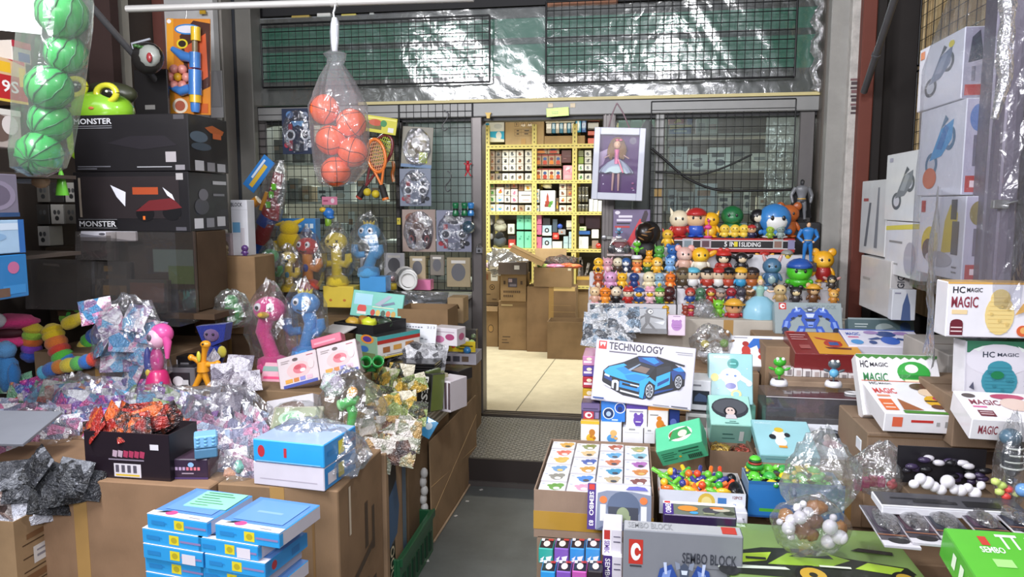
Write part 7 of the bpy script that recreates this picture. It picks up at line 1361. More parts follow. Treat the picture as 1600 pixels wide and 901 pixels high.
def dancer(label,px,py,top,Y,c,head_c=None,base=None,face='dot',beak=None,crown=None,arms=True,wrap=True,bend=.0,wr=1.0,seed=0,hw=.24,patch=None):
 """soft dancing toy: base, bendy body, two raised arms, round face, film wrapper"""
 p=at(px,py,Y);H=at(px,top,Y).z-p.z;t=thing('dancing_toy',label,'toy',p,.1*math.sin(px));f=fur(c);hc_=fur(head_c)if head_c else f;s=H
 MB().lathe([(0,0),(.2*s,0),(.21*s,.05*s),(.19*s,.16*s),(.1*s,.2*s),(0,.2*s)],fur(base)if base else f,16).build('base',t)
 MB().tube([(0,0,.17*s),(bend*.25*s,0,.35*s),(bend*.5*s,0,.52*s),(bend*.3*s,0,.68*s),(bend*.1*s,0,.78*s)],[.1*s,.095*s,.1*s,.1*s,.1*s],f,12).build('body',t)
 if arms:
  for k in(-1,1):MB().tube([(k*.06*s,0,.42*s),(k*.2*s,-.02*s,.4*s),(k*.26*s,-.03*s,.48*s),(k*.25*s,-.03*s,.6*s)],[.06*s,.07*s,.075*s,.06*s],f,10).build('arm',t)
 hx=bend*.1*s
 MB().ell((hx,0,.82*s),(hw*s*.9,hw*s*.7,.17*s),hc_,16,10).build('head',t)
 fy=-hw*s*.66
 for k in(-1,1):
  ex=hx+k*.085*s
  if face=='x':
   for a in(.8,-.8):P(t,'eye_stroke','cube','#1c1a1c',(ex,fy*.96,.83*s),(.035*s,.006*s,.008*s),(0,a,0))
  else:
   P(t,'eye','low','#f0eef0',(ex,fy*.85,.86*s),(.055*s,.04*s,.06*s));P(t,'pupil','low','#17161a',(ex,fy*.85-.035*s,.86*s),(.026*s,.014*s,.028*s))
 MB().tube([(hx-.07*s,fy*.98,.745*s),(hx,fy*1.04,.725*s),(hx+.07*s,fy*.98,.745*s)],.01*s,M('#1c1a1c',.6),6).build('mouth',t)
 if beak:P(t,'beak','low',fur(beak),(hx,fy*1.0,.765*s),(.085*s,.07*s,.045*s))
 if crown:
  for k in range(4):P(t,'hair_tuft','cone',fur(crown),(hx+(k-1.5)*.06*s,0,1.0*s),(.04*s,.035*s,.05*s),(0,(k-1.5)*.35,0))
 if patch:P(t,'patch','low',fur(patch),(bend*.3*s,-.085*s,.42*s),(.06*s,.03*s,.08*s))
 if wrap:
  b=MB();crumple(b,18,13,(.36*s*wr,.27*s,.62*s),CLEAR,.13,seed+1,(0,0,.57*s),.93,.62);b.build('plastic_wrap',t)
 return t
dancer('yellow dancing toy with crossed eyes and raised arms, back of left stall',527,446,362,4.28,'#e0c63a',face='x',seed=1)
pb('toy_base_box','yellow box shaped stand of crossed eyed dancing toy','box',(505,447,553,480),Y=4.22,d=.12,col='#e0c64a',art={'F':[('e',.25,.35,.05,.06,'#c87a3a'),('e',.7,.35,.05,.06,'#c87a3a')]})
dancer('light blue dancing toy with yellow fringe and grin in clear wrap',576,432,348,4.34,'#5fa8dc',crown='#e8c83a',bend=.3,seed=2)
pb('toy_base_box','blue box stand under the light blue grinning dancing toy','box',(562,432,603,456),Y=4.28,d=.1,col='#4a9ad8')
dancer('small yellow dancing duck toy with blue scarf behind crossed eyed one',452,455,392,4.0,'#e4c23a',beak='#1f1c1e',patch='#5fb0d8',seed=3)
dancer('red headed dancing toy with orange and blue body in wrap',482,452,370,4.15,'#d8883a',head_c='#c83a3a',patch='#3a58b8',base='#c84a3a',seed=4)
dancer('green dancing toy in clear wrap at the left of back row',424,455,388,3.9,'#4aa85a',seed=5,patch='#a8d8a0')
dancer('pink dancing bird toy with yellow beak in the middle of left stall',427,578,462,3.28,'#f0509a',beak='#f0c02e',bend=-.25,seed=6,arms=False,patch=None)
dancer('blue dancing bird toy with yellow tuft right of the pink bird',478,560,455,3.34,'#5a9ee0',crown='#f0d42e',bend=.2,seed=7)
t=thing('bear_plush','yellow pointed eared plush peeking out by left pillar','plush',at(452,392,4.3));MB().ell((0,0,.06),(.075,.06,.07),fur('#f0cc2e'),14,9).build('body',t);MB().ell((.01,-.01,.14),(.06,.05,.05),fur('#f0cc2e'),14,9).build('head',t)
MB().tube([(.04,0,.17),(.1,.01,.2)],[.018,.006],fur('#f0cc2e'),8).build('ear',t);MB().tube([(-.03,0,.17),(-.09,.01,.16)],[.018,.006],fur('#f0cc2e'),8).build('ear',t)
MB().prism([(-.09,0),(-.05,.0),(-.06,.07),(-.1,.06)],-.01,.01,fur('#e8c020')).build('tail',t)
pb('stock_box','grey box under the blue windowed toy box','box',(443,392.5,492,462),Y=4.5,d=.08,col='#6a6560')
pb('blue_window_box','blue boxed toy with window behind the yellow plush','box',(440,341,494,392),Y=4.5,d=.08,col='#3f86c8',art={'F':[('r',.1,.1,.9,.6,'#2a4a74'),('e',.5,.35,.2,.18,'#a8b8c8'),('r',.08,.72,.6,.8,'#a8d0ee'),('r',.7,.7,.8,.84,'#d8e8f4'),('r',.84,.7,.94,.84,'#d8e8f4')]})
# pink haired doll, orange stretchy toy, dark blue plush, black set
t=thing('pink_doll','tall pink toy doll with magenta base in front of clear bag','doll',at(248,612,2.86))
MB().lathe([(0,0),(.05,0),(.055,.03),(.04,.09),(.03,.1),(0,.1)],M('#c8286c',.35,coat=.3),14).build('base',t);P(t,'body','ball','#c83a88',(0,0,.14),(.03,.025,.06));P(t,'blue_panel','low','#2a3f94',(-.035,-.01,.13),(.018,.02,.07));P(t,'badge','low','#e8c83a',(-.025,-.03,.09),(.012,.008,.016))
P(t,'head','ball','#ecb8d0',(.005,0,.235),(.042,.04,.045));P(t,'hair','ball','#e85aa4',(.02,.015,.255),(.05,.042,.045));P(t,'eye','low','#55505c',(-.005,-.038,.245),(.012,.006,.015));MB().tube([(.03,.0,.27),(.055,0,.22),(.05,0,.15)],[.02,.018,.008],M('#e85aa4',.4),8).build('hair_lock',t)
t=thing('stretch_toy','orange yellow stretchy figure toy with spread limbs','toy',at(318,585,2.95));oy=M('#f0a428',.35,coat=.4)
b=MB().tube([(0,0,.015),(.0,0,.06)],[.028,.024],oy,10);b.build('body',t)
for e in((-.055,0,.075),(.07,0,.052)):MB().tube([(0,0,.045),(e[0]*.6,0,e[2]*.9),e],[.016,.012,.011],oy,8).build('arm',t);P(t,'hand','low',oy,e,.015)
for e in((-.055,0,-.075),(.028,0,-.06)):MB().tube([(0,0,.02),(e[0]*.6,0,e[2]*.5),e],[.017,.013,.012],oy,8).build('leg',t);P(t,'foot','low',oy,e,(.018,.012,.01))
MB().tube([(0,0,.06),(.01,0,.1),(.02,-.005,.13)],[.014,.012,.018],oy,8).build('neck',t);P(t,'head','low',oy,(.022,-.008,.138),(.024,.02,.018));P(t,'belly','low','#d8d84a',(-.005,-.022,.085),(.01,.008,.025));P(t,'eye','low','#1c1a1c',(.02,-.027,.142),.005)
t=thing('blue_doll_plush','dark blue plush doll with violet face and yellow patch','plush',at(338,570,3.12));fb=fur('#26348c')
MB().ell((0,0,.05),(.04,.035,.06),fb,12,8).build('body',t);MB().prism([(-.075,.185),(.075,.2),(.06,.12),(.0,.095),(-.05,.12)],-.03,.03,fb).build('head',t);P(t,'face','low',fur('#7a5a8c'),(.0,-.03,.145),(.04,.012,.03));P(t,'patch','low',fur('#e8d84a'),(.05,-.03,.07),(.022,.015,.028))
for k in(-1,1):P(t,'leg','low',fb,(k*.025,-.01,-.005),(.018,.02,.025));P(t,'eye','low','#1c1a24',(k*.016,-.042,.152),.006)
pb('toy_camera_box','black and grey boxed toy with white dial below pink doll','box',(253,574,306,612),Y=2.93,d=.1,yaw=6,col='#6a686c',top='#3a383c',art={'F':[('r',.2,.08,.85,.8,'#2a282c'),('e',.5,.45,.16,.2,'#e4e2e4'),('r',.62,.3,.8,.5,'#c9c8ca')]})
pb('toy_camera_box','black box with white printed lines behind grey dial toy','box',(256,556,300,574),Y=3.0,d=.08,yaw=6,col='#1d1b1e',art={'F':[('r',.1,.3,.5,.7,'#d8d6da'),('r',.6,.3,.9,.45,'#8a888c')]})
bag('clear_bag','clear bag of green plush by the brown upright carton',(335,452,392,512),3.3,.08,HAZE,41,.2);plushbag((352,462,378,508),'#3aa84a','#4ab85a','green plush inside clear bag by brown upright carton',Y=3.3)
# ---- boxes mid left
o=pb('nail_set_box','white and pink nail art boxed set tilted, left one of pair','box',(438,553,500,610),Y=2.95,d=.07,roll=17,tilt=24,col='#d6c8ca',side='#b8a8a8',top='#c9b8b8',art={'F':[('e',.52,.5,.3,.26,'#e8b8b8'),('e',.55,.52,.17,.15,'#d0707c'),('e',.5,.58,.09,.07,'#c04a58'),('e',.62,.46,.07,.06,'#e8d8dc'),('r',.1,.0,.96,.1,'#3a4a9c'),('r',.16,.14,.34,.26,'#d89a3a'),('r',.37,.14,.5,.26,'#c87a34'),('r',.53,.14,.66,.26,'#8a8ac8'),('r',.7,.14,.84,.26,'#d8b0c0'),('e',.46,.84,.07,.05,'#5a4a4a'),('r',.1,.84,.32,.86,'#a09494'),('r',.1,.78,.28,.8,'#a09494'),('r',.75,.88,.92,.9,'#c05a6a'),('e',.84,.6,.08,.16,'#e4c8c8')]})
m2=o.matrix_basis.copy();w0=o['dims'][0];c2=copy_tree(o);c2.matrix_basis=m2@Matrix.Translation((w0+.002,0,0));relabel(c2,'white and pink nail art boxed set tilted, right one of pair')
pb('pink_nail_box','rose pink box edge showing behind the right nail art set','box',(487,524,534,545),Y=3.12,d=.06,roll=17,tilt=20,col='#d87088',art={'F':[('r',.1,.3,.8,.5,'#e8a0b0')]})
pb('pink_card_set','pink and white carded set under the pink dancing bird','box',(393,566,442,632),Y=3.0,d=.04,tilt=40,col='#e8a8b8',art={'F':[('e',.5,.35,.3,.2,'#c9788c'),('r',.0,.78,1,.9,'#8aa8a0'),('r',.1,.6,.9,.66,'#e84a7c'),('e',.3,.2,.15,.1,'#e8d8dc')]})
pb('pink_card_set','white carton edge under nail sets with brown print','box',(418,620,492,662),Y=2.8,d=.08,roll=12,tilt=20,col='#dcd8dc',art={'F':[('e',.5,.5,.3,.3,'#8a6a5c'),('r',.1,.1,.5,.2,'#5a5a64')]})
# mint lidded food toy display
o=pb('display_board','mint printed display lid with red fan emblem, raised behind toys','box',(546,456,626,492),Y=4.05,d=.02,roll=-5,tilt=16,col='#7fd0c0',art={'F':[('e',.22,.3,.09,.2,'#d84a44'),('r',.13,.1,.31,.2,'#e8e4e0'),('r',.05,.45,.4,.88,'#a8dcec'),*[('e',.44+.1*i,.2,.045,.12,['#c03a34','#e0b85a','#3a5a4a','#d8643a','#c9a04a'][i])for i in range(5)],('p',[(.45,.5),(.7,.9),(.78,.86),(.56,.46)],'#a8b0c0'),('p',[(.6,.45),(.85,.6),(.82,.68),(.58,.52)],'#6a7a94'),('r',.42,.4,.84,.43,'#f0e8c8')]})
t=carton('display_box','white striped display box with sunburst emblem and food pictures',(560,515,590,555),Y=3.62,d=.3,yaw=-14,col='#8fae8a',flaps='')
bpy.data.objects.remove(t.children[0])if False else None
o=pb('game_box','green boxed toy with sunburst emblem and white red striped side','box',(556,524,590,556),Y=3.52,d=.3,yaw=-28,col='#86a88a',side='#ece8e2',top='#2a2a2c',art={'F':[('e',.55,.85,.3,.2,'#e08a2e'),('e',.55,.85,.2,.13,'#5a3a8c'),('e',.4,.4,.2,.14,'#3a6aa8'),('r',.1,.05,.9,.25,'#6a7a4c')],'R':[('r',0,.82,1,1,'#4aa8a8'),('r',0,.66,1,.82,'#b8342c'),('r',0,0,1,.08,'#d8b83a'),('r',.12,.25,.28,.5,'#a86a3a'),('r',.36,.3,.55,.52,'#d8a04a'),('r',.64,.34,.84,.56,'#c9884a'),('r',.2,.12,.6,.15,'#888')]})
for ch in list(t.children):bpy.data.objects.remove(ch)
bpy.data.objects.remove(t)
t=thing('open_game_tray','open black tray of small game pieces on green boxed toy','tray',at(560,518,3.6),-.35);MB().box((-.12,-.05,0),(.14,.22,.01),M('#1d1c1f',.5)).build('tray_base',t)
for p0,p1 in(((-.12,-.05,.01),(.14,-.045,.05)),((-.12,.215,.01),(.14,.22,.05)),((-.12,-.045,.01),(-.115,.215,.05)),((.135,-.045,.01),(.14,.215,.05))):MB().box(p0,p1,M('#1d1c1f',.5)).build('tray_side',t)
MB().box((-.12,-.16,.045),(.04,-.05,.05),M('#d8d4d0',.5)).build('lid_flap',t,rot=(.2,0,0))
for k,(c,n)in enumerate((('#c9a03a','ochre'),('#a87a2a','bronze'),('#d8e03a','acid yellow'),('#2a2a2c','black'),('#3a4a3a','dark green'))):
 tag(MB().ell((0,0,0),(.04,.035,.028),M(c,.4,coat=.3),12,8,True,.3,k).build('game_piece',loc=t.location+Vector((-.05+.045*k,.05+.05*(k%2),.04))),'%s game piece lying in the open black tray'%n,'toy')
 # cartons and sign near the door
carton('shipping_carton','torn brown carton behind the handwritten sign',(622,483,700,540),Y=4.05,d=.25,col='#9a7648',flaps='B',fl=.25)
carton('shipping_carton','small brown carton on sill right of torn carton',(699,465,724,505),Y=4.4,d=.15,col='#b5935f',open_=False)
o=pb('price_sign','white handwritten paper sign propped in front of torn carton','sign',(621,505,680,538),Y=3.78,d=.004,tilt=14,roll=-2,col='#dfe0e6',art={'F':[('t','2 | 2',.74,.78,.96,.9,'#6a6c78'),*[('r',.05+.075*i,.8+.01*(i%3),.1+.075*i,.86,'#6a6c78')for i in range(8)],('r',.28,.54,.33,.66,'#6a6c78'),('r',.36,.54,.38,.68,'#6a6c78'),('r',.4,.55,.46,.58,'#6a6c78')]+[('r',.05+.11*i,.3+.02*(i%2),.12+.11*i,.33+.02*(i%3),'#7a7c88')for i in range(7)]+[('r',.08+.1*i,.12,.15+.1*i,.15+.02*(i%2),'#7a7c88')for i in range(6)]})
pb('doll_shoe_box','white box with pink shoe pictures by the handwritten sign','box',(675,512,714,538),Y=3.86,d=.1,yaw=-16,col='#e4dee2',art={'F':[('e',.3,.35,.2,.2,'#c878a0'),('e',.72,.5,.18,.18,'#a84a74'),('r',.1,.75,.9,.8,'#b8a8b4')],'R':[('e',.5,.5,.3,.2,'#c86a90')]})
o=pouch('clear film bag of black stacked plates beside the sign',at(652,558,3.62),(.3,.17),pouchmat(['#2c2b2e','#6a6a6e','#a8a8ac','#d8d8dc','#3c3b40'],20,1,.15),500,(1.0,.1,.1),'plate_bag','bag',.4)
t=thing('black_plates','stack of black trays under the film bag','tray',at(650,578,3.55));
for k in range(4):MB().cbox((-.12,-.08,k*.014),(.12,.1,k*.014+.01),M('#161618',.3,coat=.5)).build('tray_layer',t)
stock('narrow carton under black trays',(-1.21,3.3,.62),(-.97,3.73,.70),'#86683f')
o=carton('toy_basket','pale printed tray of small toys with yellow tag at aisle end',(691,552,744,568),Y=4.05,d=.16,col='#b8b4c0',flaps='',art={'F':[('r',.1,.25,.25,.75,'#3a3a40'),('r',.32,.25,.52,.75,'#4a4a54'),('r',.58,.25,.78,.75,'#6a5a4c')]})
L0=o.location;p0=at(702,552,4.02)
pb('price_tag','yellow printed tag standing in the pale toy tray','tag',(700,533,743,549),Y=4.1,d=.004,col='#e8cc2e',art={'F':[('e',.2,.6,.08,.25,'#c8442e'),('r',.4,.5,.9,.62,'#6a5a20'),('r',.4,.25,.8,.36,'#6a5a20')]})
for k,(x,y,c,n,r_)in enumerate(((730,547,'#3f90d0','blue',.024),(716,540,'#a8c85a','lime',.018),(728,532,'#e8e4e0','white',.02),(737,535,'#b8d87a','pale green',.02),(722,520,'#d8845a','orange',.014),(710,528,'#7ab04a','green',.016),(740,525,'#5a6a4c','olive',.016))):
 tag(MB().ell((0,0,0),(r_,r_,r_*.9),M(c,.3,coat=.5),12,8,True,.1,k).build('small_toy',loc=at(x,y,4.1+.01*k)),'%s small rounded toy in the pale tray by the door'%n,'toy')
pb('stock_box','dark box behind the pale toy tray near door post','box',(700,515,744,552),Y=4.4,d=.06,col='#3c3a38')
pb('pen_box','black box with moulded front at edge of aisle','box',(683,578,716,594),Y=3.72,d=.14,yaw=-20,col='#19181b',side='#222126')
stock('brown carton carrying the pale toy tray at aisle end',(-1.2,3.95,0),(-.93,4.27,at(710,569,4.05).z-.002),'#94744c')
pb('striped_box','white barred box beside black spined packs at aisle edge','box',(676,594,704,640),Y=3.36,d=.14,yaw=-22,col='#d8d2d6',art={'F':[('r',.08+.2*i,.1,.2+.2*i,.95,'#5a4a4e')for i in range(5)]})
pb('card_pack_box','black pack with white lettering down its spine in stack','box',(650,583,672,640),Y=3.25,d=.1,yaw=-22,tilt=8,col='#1f201c',side='#6a7a3a',art={'F':[('td','RESS',.3,.1,.75,.92,'#d8d8d0')]})
for k in range(3):pb('card_pack_box','olive printed pack, %s standing right of the lettered spine'%ORD[k],'box',(664+k*6,580+k*4,670+k*6,644-k),Y=3.28+.03*k,d=.1,yaw=-22,col=['#5a6a3a','#8a8f6a','#b8b090'][k])
# green binoculars
t=thing('toy_binoculars','green toy binoculars lying in the middle of left stall','toy',at(580,578,3.1),.3)
for k in(-1,1):MB().lathe([(.018,-.05),(.02,-.04),(.02,.02),(.026,.03),(.027,.06),(.021,.06),(.019,.03),(.015,-.045)],M('#1f8a3a',.3,coat=.6),14).build('barrel',t,loc=(k*.026,0,.02),rot=(1.0,.25,0))
MB().cbox((-.02,-.012,-.005),(.02,.012,.02),M('#17702e',.3)).build('bridge',t)
# bag with green bubble gun and orange ball
bag('clear_bag','big clear bag holding green bubble gun and orange ball',(498,572,600,690),2.72,.12,CLEAR,51,.17,.8,24,15)
t=thing('bubble_gun','bright green toy bubble gun in big clear bag','toy',at(548,655,2.72));gg=M('#4fc85a',.3,coat=.6)
MB().tube([(0,0,-.02),(.01,0,.03),(-.01,0,.08)],[.016,.02,.022],gg,10).build('grip',t);MB().tube([(-.035,0,.055),(.02,-.01,.085),(.035,-.01,.08)],[.02,.024,.018],gg,10).build('barrel',t);P(t,'trigger','low',gg,(.02,-.02,.05),(.008,.006,.014));P(t,'ring','cyl',M('#a8e8a0',.3),(-.04,0,.055),(.024,.024,.006),(0,1.2,0))
tag(MB().ell((0,0,0),.021,M('#f0a838',.3,coat=.5),16,10).build('orange_ball',loc=at(551,612,2.68)),'orange ball in the big clear bag above green gun','ball')
P_=at(520,600,2.75);tag(MB().ell((0,0,0),(.05,.04,.05),pouchmat(['#c9b0d8','#e4e0ea','#a8d8b8','#d8d0dc'],16),14,9,True,.3,4).build('soft_toy',loc=P_),'pale lilac soft toy inside the big clear bag','toy')
# bagged green playset card
o=pb('playset_card','bagged play card with pale green disc beside nail sets','card',(414,634,494,694),Y=2.56,d=.02,tilt=42,roll=4,col='#c9c4a8',art={'F':[('r',.05,.05,.95,.95,'#a8b08a'),('e',.4,.68,.26,.2,'#cfe8cc'),('e',.4,.68,.18,.13,'#8fd09a'),('e',.4,.48,.24,.08,'#2f8a44'),('p',[(.1,.1),(.6,.15),(.5,.35),(.1,.3)],'#4a7a4c'),('e',.75,.5,.15,.2,'#a8c8d8'),('r',.6,.1,.95,.25,'#d8b89a')]})
dw,dd,dh=o['dims'];b=MB();crumple(b,16,10,(dw*.62,.03,dh*.62),CLEAR,.12,77,(dw/2,-.01,dh/2));b.build('plastic_wrap',o)
pb('toy_card','dark toy card with spiral wires picture on labelled carton','card',(572,650,610,690),Y=2.82,d=.02,tilt=40,col='#3a3a44',art={'F':[('e',.4,.5,.25,.2,'#b8b4c8'),('e',.6,.4,.2,.18,'#a8a4b8'),('e',.4,.5,.15,.12,'#3a3a44'),('r',.1,.85,.9,.97,'#c9982e')]})
pb('toy_card','orange brown card with bow picture next to spiral card','card',(582,615,618,640),Y=3.0,d=.02,tilt=36,col='#b8863a',art={'F':[('r',.3,.4,.7,.6,'#3a2c20'),('e',.8,.5,.1,.3,'#d8b87a')]})
pb('toy_card','blue hang tag card poking out near card pack stack','card',(652,655,670,676),Y=3.2,d=.006,tilt=30,roll=-25,col='#3a9ad0',art={'F':[('e',.5,.6,.25,.2,'#d8ecf6')]})
pb('toy_card','black bagged toy card with coloured figures at carton edge','card',(586,672,625,700),Y=2.72,d=.02,tilt=35,col='#1d1b1f',art={'F':[('e',.7,.6,.18,.25,'#d8642e'),('e',.85,.4,.12,.2,'#3a6ac0'),('r',.1,.3,.5,.5,'#c9c4c8')]})
# ---- back left: packs, watch items under the grid
pb('pink_case','bright pink small case on the sill','box',(645,437,673,453),Y=4.72,d=.08,col='#e884b0',top='#f0a0c4')
t=thing('paper_plates','white ring and pale plates standing at window sill','plates',at(636,452,4.62));
for k in range(3):P(t,'plate','cyl',M(['#d8d4cc','#8a8a86','#eeece8'][k],.4),(-.02+.02*k,.03-.025*k,.075),(.075-.008*k,.075-.008*k,.005),(PI/2,0,0))
MB().tube([(.055*math.cos(a)+.02,-.04,.06+.055*math.sin(a))for a in[i*2*PI/24 for i in range(25)]],.009,M('#e8e8e4',.3),8,False).build('ring',t)
t=thing('snow_globe','clear globe toy with yellow base at window sill','toy',at(613,452,4.6));P(t,'base','cyl','#e0c43a',(0,0,.02),(.03,.03,.02));MB().ell((0,0,.075),.042,film('#f0f0f4',.06,.2,.05,8,.1),14,9).build('globe',t);P(t,'core','low','#d8a0a0',(0,0,.07),.018)
o=pouch('clear lidded tray pack in front of the sill',at(655,468,4.45),(.36,.14),film('#d8dadc',.12,.25,.1,14,.5),510,(.7,0,0),'clear_pack','pack',.3)
for k,(x0,y0,x1,y1,c,lb)in enumerate(((563,395,585,430,'#d8d8dc','white blister pack behind the blue grinning toy'),(600,395,632,432,'#c9c8cc','pale blister pack right of the blue grinning toy'),(640,400,665,436,'#b8a888','tan pack hanging low on the watch grid'),(672,398,694,430,'#8a8478','grey clear pack hanging low on the watch grid'),(698,402,735,448,'#a89878','brownish clear pack at the right foot of watch grid'))):
 pb('blister_pack',lb,'pack',(x0,y0,x1,y1),Y=4.8,d=.02,col=c,art={'F':[('e',.5,.5,.3,.3,'#6a6a6e'),('r',.2,.8,.8,.9,'#e0dcd4')]})
pb('red_pot','small red and green toy house on the sill beside pink case','box',(633,440,645,452),Y=4.66,d=.05,col='#b8343a',top='#4a9a4a')
# ---- upright carton and monster truck boxes
XM=onz(297,360,1.49)
mo=pb('monster_truck_box','black boxed monster truck, lower of the two stacked boxes','box',(119,268,298,361),Y=3.12,d=.33,col='#1b191c',side='#201e22',art={'F':[('r',.03,.04,.24+.13,.2,'#0f0e10'),('t','MONSTER',.035,.08,.36,.175,'#e0e0e2'),('r',.03,.055,.37,.06,'#b8b8bc'),('r',.03,.2,.37,.205,'#b8b8bc'),('r',.06,.22,.92,.92,'#2b2527'),('r',.52,.62,.74,.74,'#a84a2a'),('p',[(.33,.78),(.46,.66),(.45,.42),(.38,.58)],'#dcdce4'),('e',.62,.3,.08,.13,'#141316'),('e',.85,.32,.08,.13,'#141316'),('p',[(.54,.34),(.66,.52),(.86,.56),(.94,.4),(.8,.36)],'#6a2428'),('p',[(.78,.74),(.82,.6),(.88,.52),(.86,.62)],'#d8d8e0'),('r',.6,.2,.62,.26,'#e0702e'),('r',.9,.86,.96,.97,'#a8a4a4'),('r',.88,.02,.97,.08,'#55535a'),('r',.05,.24,.07,.9,'#a89a8a')],'R':[('r',.1,.05,.32,.22,'#dcdce0'),('r',.4,.06,.6,.22,'#8a8a90'),('r',.68,.07,.9,.24,'#c4c4c8'),('e',.3,.42,.18,.14,'#45434a'),('e',.35,.62,.12,.1,'#6a6870'),('r',.6,.8,.96,.86,'#b8b8bc'),('r',.6,.6,.9,.64,'#7a7a80')]})
zt=mo.location.z+mo['dims'][2]
m2=mo.location.copy()
mo2=pb('monster_truck_box','black boxed monster truck, upper of the two stacked boxes','box',(117,177.5,297,267.5),Y=3.12,d=.33,col='#1a181b',side='#1f1d21',art={'F':[('t','MONSTER',.02,.84,.35,.94,'#d0d0d4'),('r',.02,.8,.35,.81,'#8a8a90'),('r',.02,.765,.35,.775,'#8a8a90'),('r',.88,.9,.97,.98,'#4a484c'),('p',[(.3,.5),(.5,.62),(.8,.62),(.9,.45),(.6,.38)],'#242126'),('r',.03,.08,.32,.1,'#6a6a70'),('r',.55,.07,.85,.085,'#b0b0b4'),('r',.8,.16,.89,.34,'#a8a2a4'),('r',.88,.02,.96,.11,'#8a868a'),('r',.03,.04,.2,.06,'#6a6a70')],'R':[('e',.25,.62,.22,.1,'#5a6a78'),('p',[(.4,.8),(.6,.86),(.9,.78),(.85,.7),(.55,.72)],'#b8602e'),('r',.6,.62,.82,.72,'#c9683a'),('e',.3,.45,.25,.07,'#46525e'),('r',.12,.02,.34,.2,'#c9c9cc'),('r',.42,.02,.62,.18,'#8a8a8e'),('r',.68,.02,.9,.17,'#b0b0b4')]})
mo2.location.z=zt+.0008
bl=mo.location
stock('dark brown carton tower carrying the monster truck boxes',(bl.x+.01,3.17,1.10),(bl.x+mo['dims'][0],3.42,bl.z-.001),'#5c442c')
# clear fronted packages leaning before the tower
for k,(x0,y0,x1,y1,c,lb,a)in enumerate(((48,405,150,482,'#26221e','olive and black clear fronted toy pack at left of tower',[('r',.1,.55,.9,.9,'#4a4020'),('r',.05,.1,.9,.4,'#1a1614'),('p',[(.2,.88),(.45,.85),(.44,.9),(.2,.92)],'#d8d8d4')]),(128,408,205,478,'#1d1b1e','black toy pack with yellow print in front of tower',[('r',.02,.05,.14,.98,'#8a8a8c'),('r',.45,.78,.62,.9,'#d8b03a'),('r',.5,.55,.9,.7,'#8a6a3a'),('r',.3,.5,.44,.6,'#c9c9c6')]),(125,362,180,406,'#4a383c','reddish clear dome pack under the monster truck boxes',[('e',.5,.5,.4,.4,'#6a4248'),('e',.5,.55,.3,.3,'#553a40')]),(156,436,262,486,'#3a2c24','long orange windowed truck pack low before tower',[('r',.45,.3,.95,.9,'#b8602e'),('r',.05,.5,.4,.8,'#c9a04a'),('r',.1,.1,.9,.2,'#222')]))):
 o=pb('clear_toy_pack',lb,'pack',(x0,y0,x1,y1),Y=3.08+.012*(k%2)-.04*(k==3),d=.03,tilt=5,col=c,art={'F':a});dw,dd,dh=o['dims']
 b=MB();b.box((0,-.03,0),(dw,-.006,dh),film('#d8d4d0',.05,.16,.08,10,.25));b.build('clear_front',o)
o=pb('clear_toy_pack','tall clear box with pale green landscape print beside tower','pack',(206,361,309,500),Y=3.13,d=.02,col='#4a3a30',art={'F':[('r',.38,.55,.98,.8,'#8fa8a8'),('r',.6,.42,.98,.62,'#7a9a5a'),('r',.02,.4,.96,.42,'#d8642e')if False else('r',.18,.34,.64,.36,'#d8642e'),('p',[(.2,.34),(.4,.05),(.44,.06),(.26,.34)],'#a85a2e'),('r',.6,.05,.98,.36,'#2a2c44'),('r',.0,.0,.5,.3,'#5a3a28')]});dw,dd,dh=o['dims']
b=MB().box((0,-.14,0),(dw,-.004,dh),film('#d4d0cc',.04,.07,.06,6,.15));b.build('clear_case',o)
pb('white_strip','white folded card strip under left edge of monster boxes','card',(126,361,212,376),Y=3.06,d=.02,col='#d8d6de',art={'F':[('p',[(0,0),(1,0),(0,.75)],'#8a8890'),('e',.4,.7,.06,.12,'#55535a')]})
# brown carton right of tower with white model boxes
o=carton('shipping_carton','tall brown carton with sagging front right of the tower',(304,400,402,520),Y=3.52,d=.22,col='#a07a4a',open_=False)
zt=o.location.z+o['dims'][2]
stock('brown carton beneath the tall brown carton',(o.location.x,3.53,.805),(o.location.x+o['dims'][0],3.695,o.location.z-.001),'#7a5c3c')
for k,(x0,x1,y0,c)in enumerate(((306,330,362,'#c4beb6'),(331,346,360,'#b8b0a8'),(347,362,364,'#9a8a8c'))):
 pb('model_box','pale model figure box, %s from left on tall brown carton'%ORD[k],'box',(x0,y0,x1,399.5),Y=3.58,d=.08,col=c,art={'F':[('e',.5,.4,.25,.25,'#7a6a5c'),('e',.4,.2,.2,.12,'#5a3a3c'),('r',.1,.85,.9,.92,'#8a8688')]})
pb('model_box','tall white box with block lettering by the left pillar','box',(363,312,389,399.5),Y=3.6,d=.08,col='#dcdce0',art={'F':[('t','BLOCK',.05,.88,.72,.95,'#3a3a44'),('r',0,.82,1,.825,'#b8b8bc'),('r',.1,.42,.55,.6,'#6aa0c4'),('r',.55,.12,.8,.5,'#c9c4c8')]})
for k,(x,c,n)in enumerate(((318,'#7a3a34','dark red'),(338,'#a85a3a','rust'),(352,'#8a7a5a','khaki'),(383,'#5a3a74','violet'))):
 fig('%s miniature figure in front of pale model boxes'%n,x,397,381,3.55,c,z=zt)
